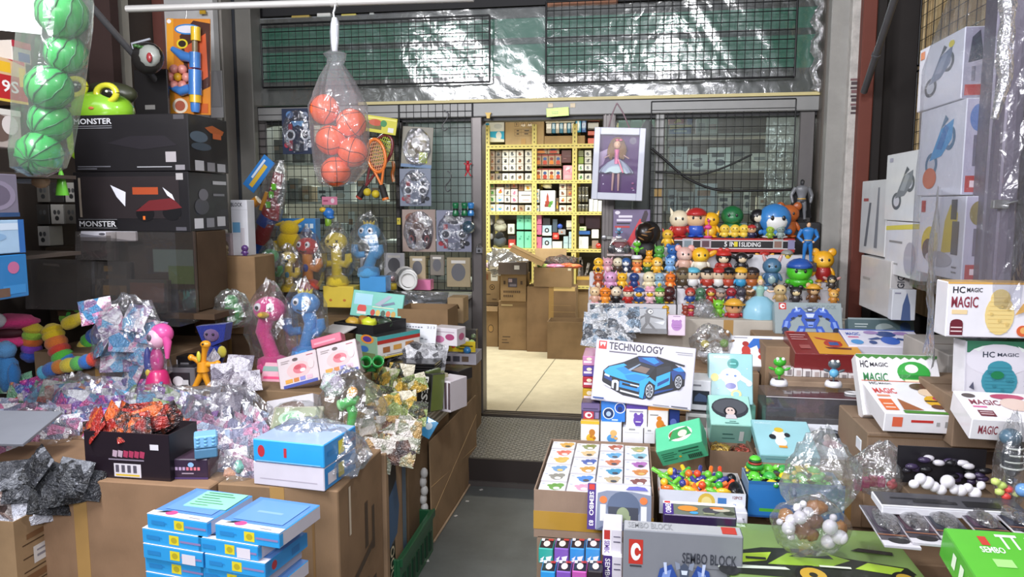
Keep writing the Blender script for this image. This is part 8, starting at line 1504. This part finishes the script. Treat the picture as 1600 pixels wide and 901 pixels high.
 # ---- shelf along left wall
XL=-2.28
def wallL(label,pxn,pxf,yt,yb,X,th,col,art,name='toy_box',top=None):
 A=onx(pxn,yb,X);Zt=onx(pxn,yt,X).z;Yf=solve(lambda Y:proj((X,Y,A.z))[0],pxf,A.y,A.y+2.5);L_,H_=Yf-A.y,Zt-A.z
 m=Matrix(((0,-1,0,X),(1,0,0,A.y),(0,0,1,A.z),(0,0,0,1)));f=M(col,.42,coat=.35)
 o=tag(MB().cbox((0,0,.0006),(L_,th,H_-.0006),f,{'T':M(top,.45)if top else f}).build(name,mtx=m),label,'box');art_on(o,{'F':art},L_,th,H_);o['dims']=(L_,th,H_);return o
t=thing('left_rack','dark rack along left wall holding toy boxes behind green balls','shelf',(0,0,0));dm=M('#3a332c',.7)
for z in(1.40,1.72,2.02):MB().box((-2.76,2.1,z-.015),(XL-.05,2.84,z),M('#4a4038',.7)).build('shelf_board',t)
MB().box((-2.69,3.10,1.072),(-1.88,3.44,1.098),card('#5c442c')).build('shelf_board',t)
for y in(1.9,2.6):MB().box((-2.74,y,0),(-2.70,y+.04,2.6),dm).build('upright',t)
wallL('red and yellow price fronted toy box high on left rack',-60,44,75,147,XL,.2,'#c9a878',[('r',0,0,1,.62,'#b8282c'),('r',0,.62,1,1,'#d8b48a'),('r',.1,.68,.75,.92,'#e8b82e'),('t','19S',.5,.22,.86,.5,'#f0ece8'),('r',.88,.4,.98,.85,'#e8c43a'),('p',[(.7,1),(.98,.9),(.98,1)],'#c83040'),('r',0,0,1,.06,'#e0c04a')])
wallL('grey box with blue top corner behind the price box',20,50,62,96,XL-.02,.15,'#a8a098',[('r',.3,.1,.9,.5,'#3a4a8c'),('r',0,.7,1,1,'#b03040')])
wallL('box with brown and grey dinosaur print on left rack',-60,36,160,225,XL,.2,'#b8aca4',[('e',.6,.5,.25,.35,'#6a5850'),('e',.8,.6,.14,.25,'#d8d0cc'),('r',0,.85,1,1,'#d8d4cc')])
wallL('mauve grey round print box on left rack',-60,31,268,340,XL,.2,'#7a7484',[('e',.6,.5,.35,.35,'#8f869a'),('e',.6,.5,.25,.25,'#6a6274'),('r',0,0,1,.1,'#2a4a74')])
wallL('pale blue misty box below the mauve box',-60,40,345,402,XL,.2,'#a8c8e4',[('r',.1,.7,.9,.9,'#d0e0f0'),('e',.5,.5,.2,.12,'#8ab0d4'),('r',.9,0,1,1,'#2f6ab0')])
wallL('blue box with pink emblem lowest at left edge',-60,46,404,478,XL,.2,'#2a7ab8',[('r',0,.5,.5,1,'#9ac0e0'),('e',.78,.7,.09,.14,'#c06a94'),('r',.6,.1,.95,.3,'#3a8ac8'),('r',.3,.05,.7,.25,'#6a5040')])
wl=M('#d8d8d2',.3)
for k in range(10):
 x,y=36+(k%4)*22,285+(k//4)*34
 pb('small_box','%s small box, %s in the dim pile left of monster boxes'%(['white','grey','dark grey'][k%3],ORD[k]),'box',(x,y,x+20,y+31),Y=3.5,d=.1,col=['#b8b4ac','#6a665f','#3a3734'][k%3],art={'F':[('e',.35,.6,.12,.12,'#444'),('e',.65,.6,.12,.12,'#555'),('e',.5,.3,.16,.12,'#333')]})
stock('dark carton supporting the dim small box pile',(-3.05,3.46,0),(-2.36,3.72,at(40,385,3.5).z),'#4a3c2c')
t=thing('blue_white_toy','blue, white and green toy piece beside lowest green ball','toy',at(50,283,2.8));P(t,'body','cube','#c9d4de',(0,0,.02),(.06,.03,.03));P(t,'cap','low','#e0b890',(.05,-.01,.0),(.04,.03,.03));P(t,'leaf','cone','#6ac03a',(.14,0,.0),(.03,.02,.06))
# frog float on the boxes
p=at(160,178,2.72);t=FR=thing('frog_float','lime green inflatable frog with yellow ringed eyes on monster boxes','inflatable',(at(160,178,3.28).x,3.28,mo2.location.z+mo2['dims'][2]))
MB().ell((0,0,.03),(.105,.09,.075),M('#8fc832',.25,coat=.8),20,12).build('head',t);MB().ell((-.02,.06,.1),(.11,.05,.05),M('#3a3c2a',.4),16,9).build('hood',t)
for k,(x,z)in enumerate(((-.055,.115),(.052,.088))):
 MB().tube([(x+.034*math.cos(a),-.05,z+.03*math.sin(a))for a in[i*2*PI/20 for i in range(21)]],.011,M('#d8d43a',.25,coat=.8),8,False).build('eye_ring',t);P(t,'eye','low',M('#1f2018',.15,coat=1),(x,-.045,z),(.028,.012,.024));P(t,'eye_glint','low','#e8ece4',(x+.006,-.058,z+.006),.005)
FR.scale=(1.5,1.3,1.26);FR.location.z+=.0
P(t,'cheek','low','#d87a4a',(.02,-.087,.03),(.01,.004,.006))
P(t,'side_panel','low','#a8d83a',(-.11,-.0,-.06),(.018,.03,.09))
# dinosaur print bag/helmet and dark board
t=thing('hanging_mask_pack','rounded dark pack with white dinosaur print behind awning arm','pack',at(232,112,3.72));MB().ell((0,0,.07),(.09,.06,.085),M('#2c2a28',.35,coat=.5),18,11).build('pack_body',t);P(t,'white_panel','low','#a8aca4',(.03,-.03,.075),(.065,.04,.06));P(t,'red_figure','low','#a8383a',(.055,-.066,.06),(.016,.012,.026))
for k in range(6):P(t,'leaf_print','low','#3f6a34',(-.03+.018*k,-.055+.004*k,.125-.004*k),(.014,.01,.01))
MB().tube([(-.08,0,.1),(-.09,0,.15),(.02,0,.17)],.006,M('#b8bcc4',.3),6).build('rim',t)
pb('dark_board','dark printed board hanging behind the gun card','board',(212,108,264,180),Y=3.9,d=.02,col='#1d1b1c',art={'F':[('r',.3,.12,.6,.22,'#8a8884')]})
for k,(rc,Y,n)in enumerate((((50,585,200,690),2.72,'left part'),((190,600,330,690),2.62,'middle'),((280,600,425,715),2.66,'right part'),((5,640,110,720),2.5,'far left corner'))):
 bag('clear_bag','loose crumpled clear film lying over %s of the packet heap'%n,rc,Y,.07,CLEAR,70+k,.24,None,26,14)
 # ================================================================== hanging goods
def ball_bag_ball(label,px,py,Y,r,c,seam,kind,rot):
 t=thing('toy_ball',label,'ball',at(px,py,Y),rot=rot);MB().ell((0,0,0),r,M(c,.32,coat=.3),20,12).build('ball',t)
 b=MB();ms=M(seam,.5);C_=lambda f:b.tube([f(i*2*PI/24)for i in range(25)],r*.022 if kind=='b' else r*.05,ms,5,False)
 q=r*1.003
 if kind=='b':
  C_(lambda a:(q*math.cos(a),q*math.sin(a),0));C_(lambda a:(q*math.cos(a),0,q*math.sin(a)))
  for s in(-1,1):C_(lambda a,s=s:(s*q*(.52+.2*math.cos(2*a)),q*math.sqrt(max(0,1-(.52+.2*math.cos(2*a))**2))*math.cos(a),q*math.sqrt(max(0,1-(.52+.2*math.cos(2*a))**2))*math.sin(a)))
 else:
  for k in range(5):
   cs,sn=math.cos(k*PI/5),math.sin(k*PI/5);b.tube([(q*math.sin(a)*cs+.04*r*math.sin(9*a),q*math.sin(a)*sn,q*math.cos(a))for a in[i*2*PI/30 for i in range(31)]],r*.045,ms,5,False)
 b.build('seams' if kind=='b' else 'stripes',t);return t
r0=.048/2*3.3/1.155*1.02
for k,(px,py,dy,n)in enumerate(((507,171,-.03,'topmost'),(549,193,0,'upper right'),(517,219,-.04,'middle left'),(551,238,-.02,'middle right'),(525,268,-.03,'lowest'),(540,212,.07,'rear'))):
 ball_bag_ball('orange toy basketball, %s ball in the hanging clear bag'%n,px,py,3.3+dy,r0*.98,'#fb6a3c','#2a1614','b',(.4*k,.7*k+.3,.5*k))
def hung_bag(name,label,prof,Y,mat,sy=.7,n=20,seed=0):
 """film tube through photo half-widths: (px centre, py, half width px)"""
 t=thing(name,label,'bag',(0,0,0));b=MB();vs=[];r3=random.Random(seed)
 for cx,cy,hw in prof:
  p=at(cx,cy,Y);rad=(at(cx+hw,cy,Y)-p).length
  for k in range(n):a=2*PI*k/n;q=1+.09*(r3.random()-.5)+.05*math.sin(5*a+seed);vs.append((p.x+rad*q*math.cos(a),p.y+rad*q*sy*math.sin(a),p.z))
 b.add(vs,[(i*n+k,i*n+(k+1)%n,(i+1)*n+(k+1)%n,(i+1)*n+k)for i in range(len(prof)-1)for k in range(n)],mat,False);b.build('film',t);return t
bagm=film('#f6f6f8',.17,.13,.14,20,.35,'#f4f6fa')
t=hung_bag('ball_bag','knotted clear bag of orange basketballs hanging from the pole',[(523,27,3),(524,35,6.5),(523,50,7),(523,68,6),(522,78,5),(524,84,17),(526,92,14),(524,100,12),(526,120,24),(529,145,36),(530,165,43),(532,200,44),(535,235,43),(534,265,38),(528,285,27),(522,292,6)],3.3,bagm,1.0,22,3)
MB().tube([at(522,27,3.3),at(521,20,3.3),at(523,14,3.3),at(524,8,3.3)],.005,M('#c9c9cc',.3,.6),6).build('hook',t)
MB().tube([at(523,y,3.3)for y in(28,38,52,68,80)],[.012,.018,.019,.017,.012],M('#e6e8ec',.4),10).build('knotted_neck',t)
rg=.118/2*1.08
for k,(px,py,r_)in enumerate(((97,22,1.08),(103,84,.9),(77,137,1.0),(79,190,.95),(62,240,1.02))):
 ball_bag_ball('green watermelon striped ball, %s from top in the tall hanging bag'%ORD[k],px,py,2.03+.03*(k%2),rg*r_,'#35a552','#17683a','w',(.3*k,.5,.8*k))
t=hung_bag('ball_bag','tall clear bag of green watermelon balls hanging at left',[(92,-60,12),(92,-30,38),(90,0,46),(89,40,46),(84,90,46),(78,140,46),(72,190,42),(66,235,39),(62,262,34),(60,276,12)],2.03,film('#eef2ee',.10,.11,.14,14,.3,'#eef4ee'),.95,20,7)
bar('grey pole over the left stall holding the green ball bag',at(-10,-66,2.03),at(330,-70,2.1),.014,M('#8e8e90',.4,.4),'hanging_pole')
# toy gun card
o=pb('blaster_card','orange hanging card with blue toy blaster and ring of pink balls','card',(262,29,329,178),Y=4.0,d=.008,roll=-2.5,col='#d8862a',art={'F':[('p',[(.3,.82),(.62,.98),(1,.95),(1,.3),(.55,.2),(.4,.5)],'#4a2a22'),('p',[(.4,.7),(.9,.85),(.95,.4),(.6,.3)],'#c85a34'),('r',0,0,.16,1,'#e8a02e'),('e',.48,.89,.3,.055,'#3a84c8'),('e',.48,.89,.26,.04,'#e4e0ea'),('e',.36,.74,.13,.05,'#e8d02e'),('e',.36,.74,.09,.035,'#33261c'),('e',.06,.97,.05,.022,'#f0eef0'),('e',.3,.09,.18,.08,'#e8d8c0'),('e',.3,.09,.12,.055,'#a85a44'),('r',.6,.02,.95,.12,'#c8602a')]})
dw,dd,dh=o['dims'];bl_,yl_=M('#4a86d0',.3,coat=.5),M('#f0c42e',.3,coat=.5)
MB().tube([(dw*.72,-.03,dh*.12),(dw*.72,-.03,dh*.2)],dw*.12,yl_,12).build('muzzle',o);MB().tube([(dw*.72,-.03,dh*.02),(dw*.72,-.03,dh*.06),(dw*.72,-.03,dh*.12)],[dw*.08,dw*.1,dw*.1],bl_,12).build('pump',o)
MB().tube([(dw*.72,-.03,dh*.2),(dw*.72,-.03,dh*.46)],dw*.135,bl_,12).build('tank',o);MB().tube([(dw*.72,-.03,dh*.48),(dw*.72,-.03,dh*.64)],dw*.115,bl_,12).build('receiver',o)
MB().tube([(dw*.72,-.03,dh*.64),(dw*.72,-.03,dh*.76)],dw*.06,M('#8a7a5c',.3),10).build('barrel',o);MB().tube([(dw*.74,-.03,dh*.76),(dw*.74,-.03,dh*.9)],dw*.1,yl_,12).build('nozzle',o)
MB().tube([(dw*.68,-.03,dh*.58),(dw*.45,-.025,dh*.6),(dw*.18,-.02,dh*.68)],[dw*.1,dw*.11,dw*.06],bl_,10).build('grip',o);MB().tube([(dw*.62,-.03,dh*.27),(dw*.4,-.025,dh*.24),(dw*.12,-.02,dh*.28)],[dw*.1,dw*.11,dw*.05],bl_,10).build('stock',o)
for k in range(6):a=k*PI/3;MB().ell((dw*(.31+.19*math.cos(a)),-.02,dh*.385+dw*.19*math.sin(a)),dw*.1,M('#e8988c',.35,coat=.4),12,8).build('foam_ball',o)
MB().ell((dw*.31,-.025,dh*.385),dw*.09,M('#f0b82e',.35),12,8).build('foam_ball',o)
MB().tube([(dw*.45,0,dh),(dw*.47,0,dh*1.05),(dw*.46,-.0,dh*1.1)],.003,M('#d8d8d8',.3,.5),5).build('hook',o)
tag(MB().prism([(-.02,0),(.02,0),(.02,.02),(.008,.03),(.008,.045),(-.008,.045),(-.008,.03),(-.02,.02)],-.006,.006,M('#c9a02e',.4)).build('yellow_clip',loc=at(317,22,4.56)),'little yellow clip on white panel above the blaster card','clip')
pb('paper_pack','clear tapered pack with white card hanging right of blaster card','pack',(330,110,349,184),Y=4.58,d=.012,col='#b8b8ba',art={'F':[('r',0,0,1,.22,'#e0e0e2'),('p',[(.1,.24),(.9,.24),(.6,.98),(.4,.98)],'#c8c8ca')]})
# cards on the grids
def hcard(label,rect,Y,col,art,name='toy_card',wrap=True,**k):
 o=pb(name,label,'card',rect,Y=Y,d=.006,col=col,art={'F':art},**k);dw,dd,dh=o['dims']
 if wrap:b=MB();crumple(b,14,9,(dw*.46,.016,dh*.46),film('#eef0f4',.04,.16,.1,30,.5),.12,int(rect[0]),(dw/2,-.012,dh/2));b.build('blister',o)
 return o
def watches(c1,c2,base,seed):
 return[('e',.5,.78,.22,.12,c2),('p',[(.2,.86),(.8,.86),(.6,.68),(.5,.74),(.4,.68)],'#1c2430')]+sum([[('r',u-.06,.08,u+.06,.66,c),('e',u,.42,.15,.12,'#d8dade'),('e',u,.42,.1,.08,'#3a3c44'),('e',u-.13*s,.2,.08,.06,c)]for u,c,s in((.27,c1,1),(.74,c2,-1))],[])
o1=hcard('black and blue mask watch set hung at left grid top',(442,169,491,241),4.82,'#2b3650',[('p',[(.3,.72),(.7,.72),(.62,.6),(.5,.64),(.38,.6)],'#6fa8d8'),('e',.26,.86,.12,.08,'#5f86b8'),('e',.74,.84,.1,.08,'#8a94a8')]+watches('#b04050','#c9ccd4',0,1)[2:])
hcard('clear card of dinosaurs and yellow cup, top of watch grid',(626,198,674,260),4.80,'#8a8678',[('e',.5,.55,.32,.22,'#6b5a34'),('e',.7,.75,.15,.14,'#8a7a44'),('e',.3,.35,.16,.1,'#c9c4b0'),('r',.58,.12,.85,.38,'#c8d83a'),('e',.45,.62,.14,.12,'#d8d4cc'),('r',.0,.0,1,.08,'#6a86a8')],roll=-4)
hcard('grey blue card with red and black watches, middle of watch grid',(625,263,674,322),4.80,'#7f8798',watches('#a02c38','#23262e',0,2))
hcard('brown red card with two dark watches, bottom left of watch grid',(629,327,681,393),4.79,'#a8948a',[('e',.3,.8,.2,.12,'#8a5a4a'),('e',.7,.72,.2,.14,'#d8d0c8'),('e',.5,.6,.16,.1,'#6a4c40')]+[x for u in(.27,.74)for x in(('e',u,.3,.15,.24,'#3a1c20'),('e',u,.3,.08,.1,'#8a3a3c'),('e',u,.3,.04,.05,'#1c1416'))])
hcard('grey violet card with red and black watches, bottom right of watch grid',(682,328,737,393),4.78,'#8d90a4',watches('#a8323c','#22242c',0,3))
# racket set
o=hcard('yellow header card of the racket and ball set',(567,182,618,204),4.70,'#d8d03a',[('r',.1,.2,.55,.7,'#6a6a2a'),('e',.35,.6,.2,.2,'#c8502e'),('e',.6,.6,.1,.2,'#3a8a4a'),('r',.75,.12,.92,.4,'#e8e8e0'),('r',.02,.82,.98,.9,'#f0e87a')],wrap=False,roll=-9)
def racket(label,cx,cy,rx,rz,hx,hy,gx,gy,Y,c,cg,string):
 t=thing('toy_racket',label,'racket',(0,0,0));m=M(c,.35,coat=.4);C0=at(cx,cy,Y);ax=(at(cx+rx,cy,Y)-C0).length;az=(at(cx,cy-rz,Y)-C0).length;ang=math.atan2(at(hx,hy,Y).x-C0.x,C0.z-at(hx,hy,Y).z)
 R2=lambda x,z:C0+Vector((x*math.cos(ang)-z*math.sin(ang)*-1*-1,0,z*math.cos(ang)+x*math.sin(ang)))
 MB().tube([R2(ax*math.cos(a),az*math.sin(a))for a in[i*2*PI/28 for i in range(29)]],.011,m,8,False).build('hoop',t);hp_=t.children[0]
 b=MB();ms=M(string,.5)
 for i in range(-4,5):
  q=i/5;b.tube([R2(ax*q,-az*math.sqrt(1-q*q)),R2(ax*q,az*math.sqrt(1-q*q))],.0022,ms,4,False);b.tube([R2(-ax*math.sqrt(1-q*q),az*q),R2(ax*math.sqrt(1-q*q),az*q)],.0022,ms,4,False)
 tag(b.build('strings',hp_),kind='stuff')
 h,g=at(hx,hy,Y),at(gx,gy,Y)
 for s in(-.55,.55):MB().tube([R2(ax*s,-az*.84),h],.009,m,8).build('throat',t)
 MB().tube([h,g],[.02,.022],M('#2a2624',.7),10).build('grip',t);d=(g-h).normalized();MB().tube([g,g+d*.014],.023,M(cg,.35),10).build('end_cap',t)
racket('orange toy racket hanging under yellow header card, in front',588,243,14,26,596,289,602,309,4.66,'#f08030','#f08030','#f4b48a')
racket('dark red toy racket with lime strings behind the orange one',596,236,15,27,572,290,562,307,4.74,'#7a2c30','#b84a3a','#c8d84a')
for k,(x,y)in enumerate(((574,300),(587,303))):tag(MB().ell((0,0,0),.026,M('#d8c02e',.6),14,9).build('toy_ball',loc=at(x,y,4.64)),'yellow felt ball under the rackets, %s one'%('left','right')[k],'ball')
cable('tag_strip','orange glittering strip hanging right of the rackets',[(614,252),(615,262),(613,272),(615,284)],.012,M('#b8682a',.2,coat=.6),'strip',4.8)
t=thing('hanging_bird_toy','blue and yellow toy on green stand hung low on left grid','toy',at(513,352,4.74));P(t,'stand','cyl','#8ab83a',(0,0,.02),(.022,.02,.025));P(t,'body','ball','#3a80d0',(.004,0,.085),(.04,.03,.035));P(t,'beak','low','#e8c03a',(-.03,-.015,.105),(.025,.02,.018));P(t,'foot','low','#3a80d0',(.02,-.01,.055),(.03,.02,.014))
hcard('small pink header card above blue and yellow toy',(503,307,527,320),4.76,'#d8829c',[('e',.7,.5,.12,.3,'#e8d0d8'),('r',.1,.4,.4,.6,'#a84a6a')],wrap=False)
for k,(x,c,n)in enumerate(((712,'#1f7a4a','green'),(726,'#1f7a4a','green'),(736,'#3a8ad0','blue'))):
 p=at(x,337,4.74);t=thing('hung_binocular','%s toy binocular tube clipped at top of watch cards, %s from left'%(n,ORD[k]),'toy',p);MB().lathe([(0,0),(.022,0),(.022,.02),(.017,.03),(.017,.055),(.021,.065),(.021,.085),(0,.085)],M(c,.3,coat=.5),12).build('tube',t);P(t,'band','cyl','#16181a',(0,0,.042),(.019,.019,.006))
tag(MB().ell((0,0,0),.043,film('#a8c8d8',.25,.2,.08,10,.2,'#8fb8cc'),14,10).build('clear_football',loc=at(732,355,4.72)),'pale blue clear football hanging at bottom right watch card','ball')
t=thing('red_clip_toy','red jointed clip figure on the grid beside door post','toy',at(731,262,4.82));rm2=M('#b82430',.35);P(t,'body','low',rm2,(0,0,0),(.014,.01,.03));P(t,'head','low',rm2,(0,0,.035),.012)
for k in(-1,1):MB().tube([(0,0,.01),(k*.025,0,.03)],.005,rm2,6).build('arm',t);MB().tube([(0,0,-.02),(k*.02,0,-.055)],.005,rm2,6).build('leg',t)
for k,(x,y,lb)in enumerate(((694,190,'upper'),(699,285,'lower'))):cable('wire_hook','grey S shaped wire hook on empty part of grid, %s one'%lb,[(x,y-18),(x+6,y-12),(x+3,y-2),(x-3,y+6),(x,y+14),(x+6,y+10)],.004,M('#5a5a5c',.3,.5),'hook',4.84)
hcard('tiny yellow creature keyring on grid left of watch cards',(620,340,626,351),4.83,'#c8b83a',[('e',.4,.6,.15,.1,'#333')],wrap=False)
# bagged toy gun set at left pillar
o=hcard('blue and yellow header of the bagged toy gun set',(396,264,430,302),4.35,'#2f7ec8',[('r',.1,.3,.8,.6,'#e0b83a'),('r',.3,.65,.9,.8,'#d8e4f0')],roll=50,wrap=False)
t=thing('toy_gun_set','red blue and yellow toy gun in clear bag hanging by pillar','toy',(0,0,0));Yg=4.33
for nm,pts,r_,c in(('barrel',[(436,270),(428,300),(422,330)],.034,'#8a2c34'),('body',[(424,325),(414,355),(406,380)],.05,'#a82c30'),('tank',[(420,338),(412,352)],.055,'#3a54a8'),('stock',[(408,372),(400,396)],.045,'#2f6ac8'),('grip',[(418,300),(408,328)],.016,'#f0a82e'),('shell',[(396,318),(404,312)],.03,'#f0a02e'),('rail',[(434,318),(432,345)],.014,'#b03038')):
 MB().tube([at(x,y,Yg)for x,y in pts],r_,M(c,.3,coat=.5),10).build(nm,t)
for k,(x,y)in enumerate(((428,292),(424,304),(419,320))):P(t,'green_dart','cube','#6ac02e',at(x,y,Yg-.04),(.014,.01,.02))
hb=hung_bag('clear_bag','clear bag around the hanging toy gun set by pillar',[(438,250,6),(434,268,14),(428,295,20),(420,325,24),(412,355,25),(405,385,20),(400,402,8)],Yg,CLEAR,.6,16,9)
# framed doll
o=pb('hanging_frame_box','white framed purple window box with fair haired doll in tutu','box',(924,200,1003,311),Y=4.62,d=.07,roll=-2.2,col='#b9bcc8',side='#9a9ca8')
for ch in list(o.children):bpy.data.objects.remove(ch)
dw,dd,dh=o['dims'];fm=M('#c3c6d2',.4,coat=.3);dp=.07
me=o.data;b=MB().cbox((0,.0,0),(dw,dp,dh),M('#8a8c98',.5),c=.004);m2=b
inn=MB().box((dw*.12,-.001,dh*.1),(dw*.88,0,dh*.9),M('#5f3470',.6));inn.build('purple_backing',o)
art_on(o,{'F':[('p',[(.12,.3),(.88,.3),(.88,.1),(.12,.1)],'#8a4a98'),('r',.12,.66,.88,.9,'#8f6a8c'),('p',[(.12,.66),(.3,.72),(.2,.5),(.12,.45)],'#b8a0b8'),('e',.76,.83,.07,.05,'#3a3440'),('r',.8,.14,.84,.16,'#f0e8f4'),('e',.2,.34,.012,.01,'#fff'),('e',.22,.22,.012,.01,'#fff'),('e',.8,.24,.012,.01,'#fff')]},dw,dd,dh)
for nm,p0,p1 in(('frame_side',(0,-.035,0),(dw*.12,0,dh)),('frame_side',(dw*.88,-.035,0),(dw,0,dh)),('frame_rail',(dw*.12,-.035,0),(dw*.88,0,dh*.1)),('frame_rail',(dw*.12,-.035,dh*.9),(dw*.88,0,dh))):MB().cbox(p0,p1,fm,c=.003).build(nm,o)
s=dh;cx=dw*.46;doll=MB();sk=M('#e8c0a8',.4)
for k in(-1,1):MB().tube([(cx+k*.035*s,-.02,.42*s),(cx+k*.04*s,-.02,.25*s),(cx+k*.042*s,-.022,.13*s)],[.02*s,.016*s,.011*s],sk,8).build('doll_leg',o);MB().tube([(cx+k*.05*s,-.02,.68*s),(cx+k*.1*s,-.022,.62*s),(cx+k*.17*s,-.022,.58*s)],[.013*s,.011*s,.008*s],sk,8).build('doll_arm',o)
MB().tube([(cx,-.02,.5*s),(cx,-.02,.6*s),(cx,-.02,.7*s)],[.04*s,.032*s,.04*s],M('#e890b0',.5),10).build('doll_bodice',o)
vs=[];n=30
for r_,z in((.035,.57),(.12,.52),(.2,.44),(.235,.38)):
 for k in range(n):a=2*PI*k/n;q=1+.06*math.sin(9*a)*(r_>.1);vs.append((cx+r_*s*q*math.cos(a),-.022+r_*s*.16*math.sin(a),z*s+.012*s*math.sin(9*a)*(r_>.2)))
MB().add(vs,[(i*n+k,i*n+(k+1)%n,(i+1)*n+(k+1)%n,(i+1)*n+k)for i in range(3)for k in range(n)],M('#c5d8dc',.6),True).build('doll_tutu',o)
P(o,'doll_head','ball',M('#ecc8b0',.4),(cx,-.028,.765*s),(.05*s,.035*s,.058*s));P(o,'doll_hair','ball',fur('#b8904c'),(cx,-.012,.76*s),(.11*s,.03*s,.115*s))
for k in(-1,1):MB().ell((cx+k*.075*s,-.02,.68*s),(.062*s,.022*s,.11*s),fur('#b08a4a'),12,8,True,.3,k).build('doll_hair_lock',o);P(o,'doll_eye','low','#3a3038',(cx+k*.016*s,-.026-.033*s,.772*s),.006*s);P(o,'hair_bow','low','#e890a8',(cx+.02*s+k*.025*s,-.035,.83*s),(.025*s,.01*s,.014*s))
P(o,'sash','cube','#f088a0',(cx+.06*s,-.05,.47*s),(.01*s,.004,.1*s),(0,-.4,0))
for k in range(2):P(o,'doll_shoe','low','#d888b0',(dw*.8,-.015,(.17+.07*k)*s),(.02*s,.01,.014*s))
MB().box((dw*.12,-.034,dh*.1),(dw*.88,-.033,dh*.9),film('#f0eef4',.01,.015,.2,5,.1)).build('clear_window',o)
hk=at(964,160,4.8)
for k,(x,y)in enumerate(((950,194),(985,196))):cable('suspension_string','pinkish cord holding the doll frame to hook, %s one'%('left','right')[k],[(964,161),((964+x)/2,(161+y)/2),(x,y+8)],.004,M('#8a7078',.6),'cord',4.66)
# notes, clips, locks
pb('paper_note','lime green handwritten note taped under the lintel','note',(854,168,889,183),Y=4.84,d=.002,roll=3,col='#bfe83a',art={'F':[('r',.25+.1*(i%3),.3+.2*(i//3),.33+.1*(i%3),.36+.2*(i//3),'#6a8a2a')for i in range(6)]})
for k,x in enumerate((856,891)):pb('tape_piece','tan tape piece beside the lime note on lintel, %s one'%('left','right')[k],'tape',(x,161,x+8,168),Y=4.855,d=.0015,col='#b8a070')
tag(MB().prism([(-.02,0),(.02,0),(.012,-.016),(.01,-.036),(-.01,-.036),(-.012,-.016)],-.006,.006,M('#d8b02e',.4)).build('yellow_clip',loc=at(763,176,4.84)),'yellow hook clip under the lintel at top left of doorway','clip')
pb('yellow_tag','square mustard tag on the post right of the doll frame','tag',(1022,294,1034,307),Y=4.87,d=.003,col='#b8903a')
t=thing('door_latch','grey metal hasp on the door post beneath doll frame','latch',at(950,371,4.84));MB().cbox((-.03,-.01,-.012),(.05,.008,.012),steel,c=.003).build('latch_body',t);P(t,'ring','cyl',M('#8a8a8c',.3,.7),(-.025,-.015,0),(.016,.016,.006),(PI/2,0,0))
t=thing('padlock','grey padlock hanging on left door post beside watch cards','padlock',at(749,391,4.83));MB().cbox((-.024,-.01,-.02),(.024,.01,.02),M('#8f8f92',.3,.6),c=.004).build('lock_body',t);MB().tube([(-.014,0,.018),(-.012,0,.04),(.006,0,.045),(.014,0,.018)],.004,steel,6).build('shackle',t);P(t,'keyhole','cyl','#222',(0,-.011,-.002),(.009,.009,.001),(PI/2,0,0))
rl=random.Random(4)
for k,(x,y)in enumerate(((730,783),(712,806),(668,876),(650,884),(752,765),(640,893))):
 p=onz(x,y,.001);tag(MB().box((-.008,-.006,0),(.01,.006,.003),M('#c9c6c0',.8)).build('paper_scrap',loc=p,rot=(0,0,k)),'tiny white paper scrap on the dark floor along the left carton, %s'%ORD[k],'litter')
pb('light_panel','bright white lamp panel at top left corner of the stall','lamp',(-60,-30,57,40),Y=2.72,d=.03,roll=-7,col='#f4f6f8')
_lp=[x for x in bpy.data.objects if x.name=='light_panel'][0];em_=bpy.data.materials.new('lamp_glow');em_.use_nodes=True;em_.node_tree.nodes['Principled BSDF'].inputs['Emission Color'].default_value=(.93,.96,1,1);em_.node_tree.nodes['Principled BSDF'].inputs['Emission Strength'].default_value=2;_lp.data.materials[0]=em_
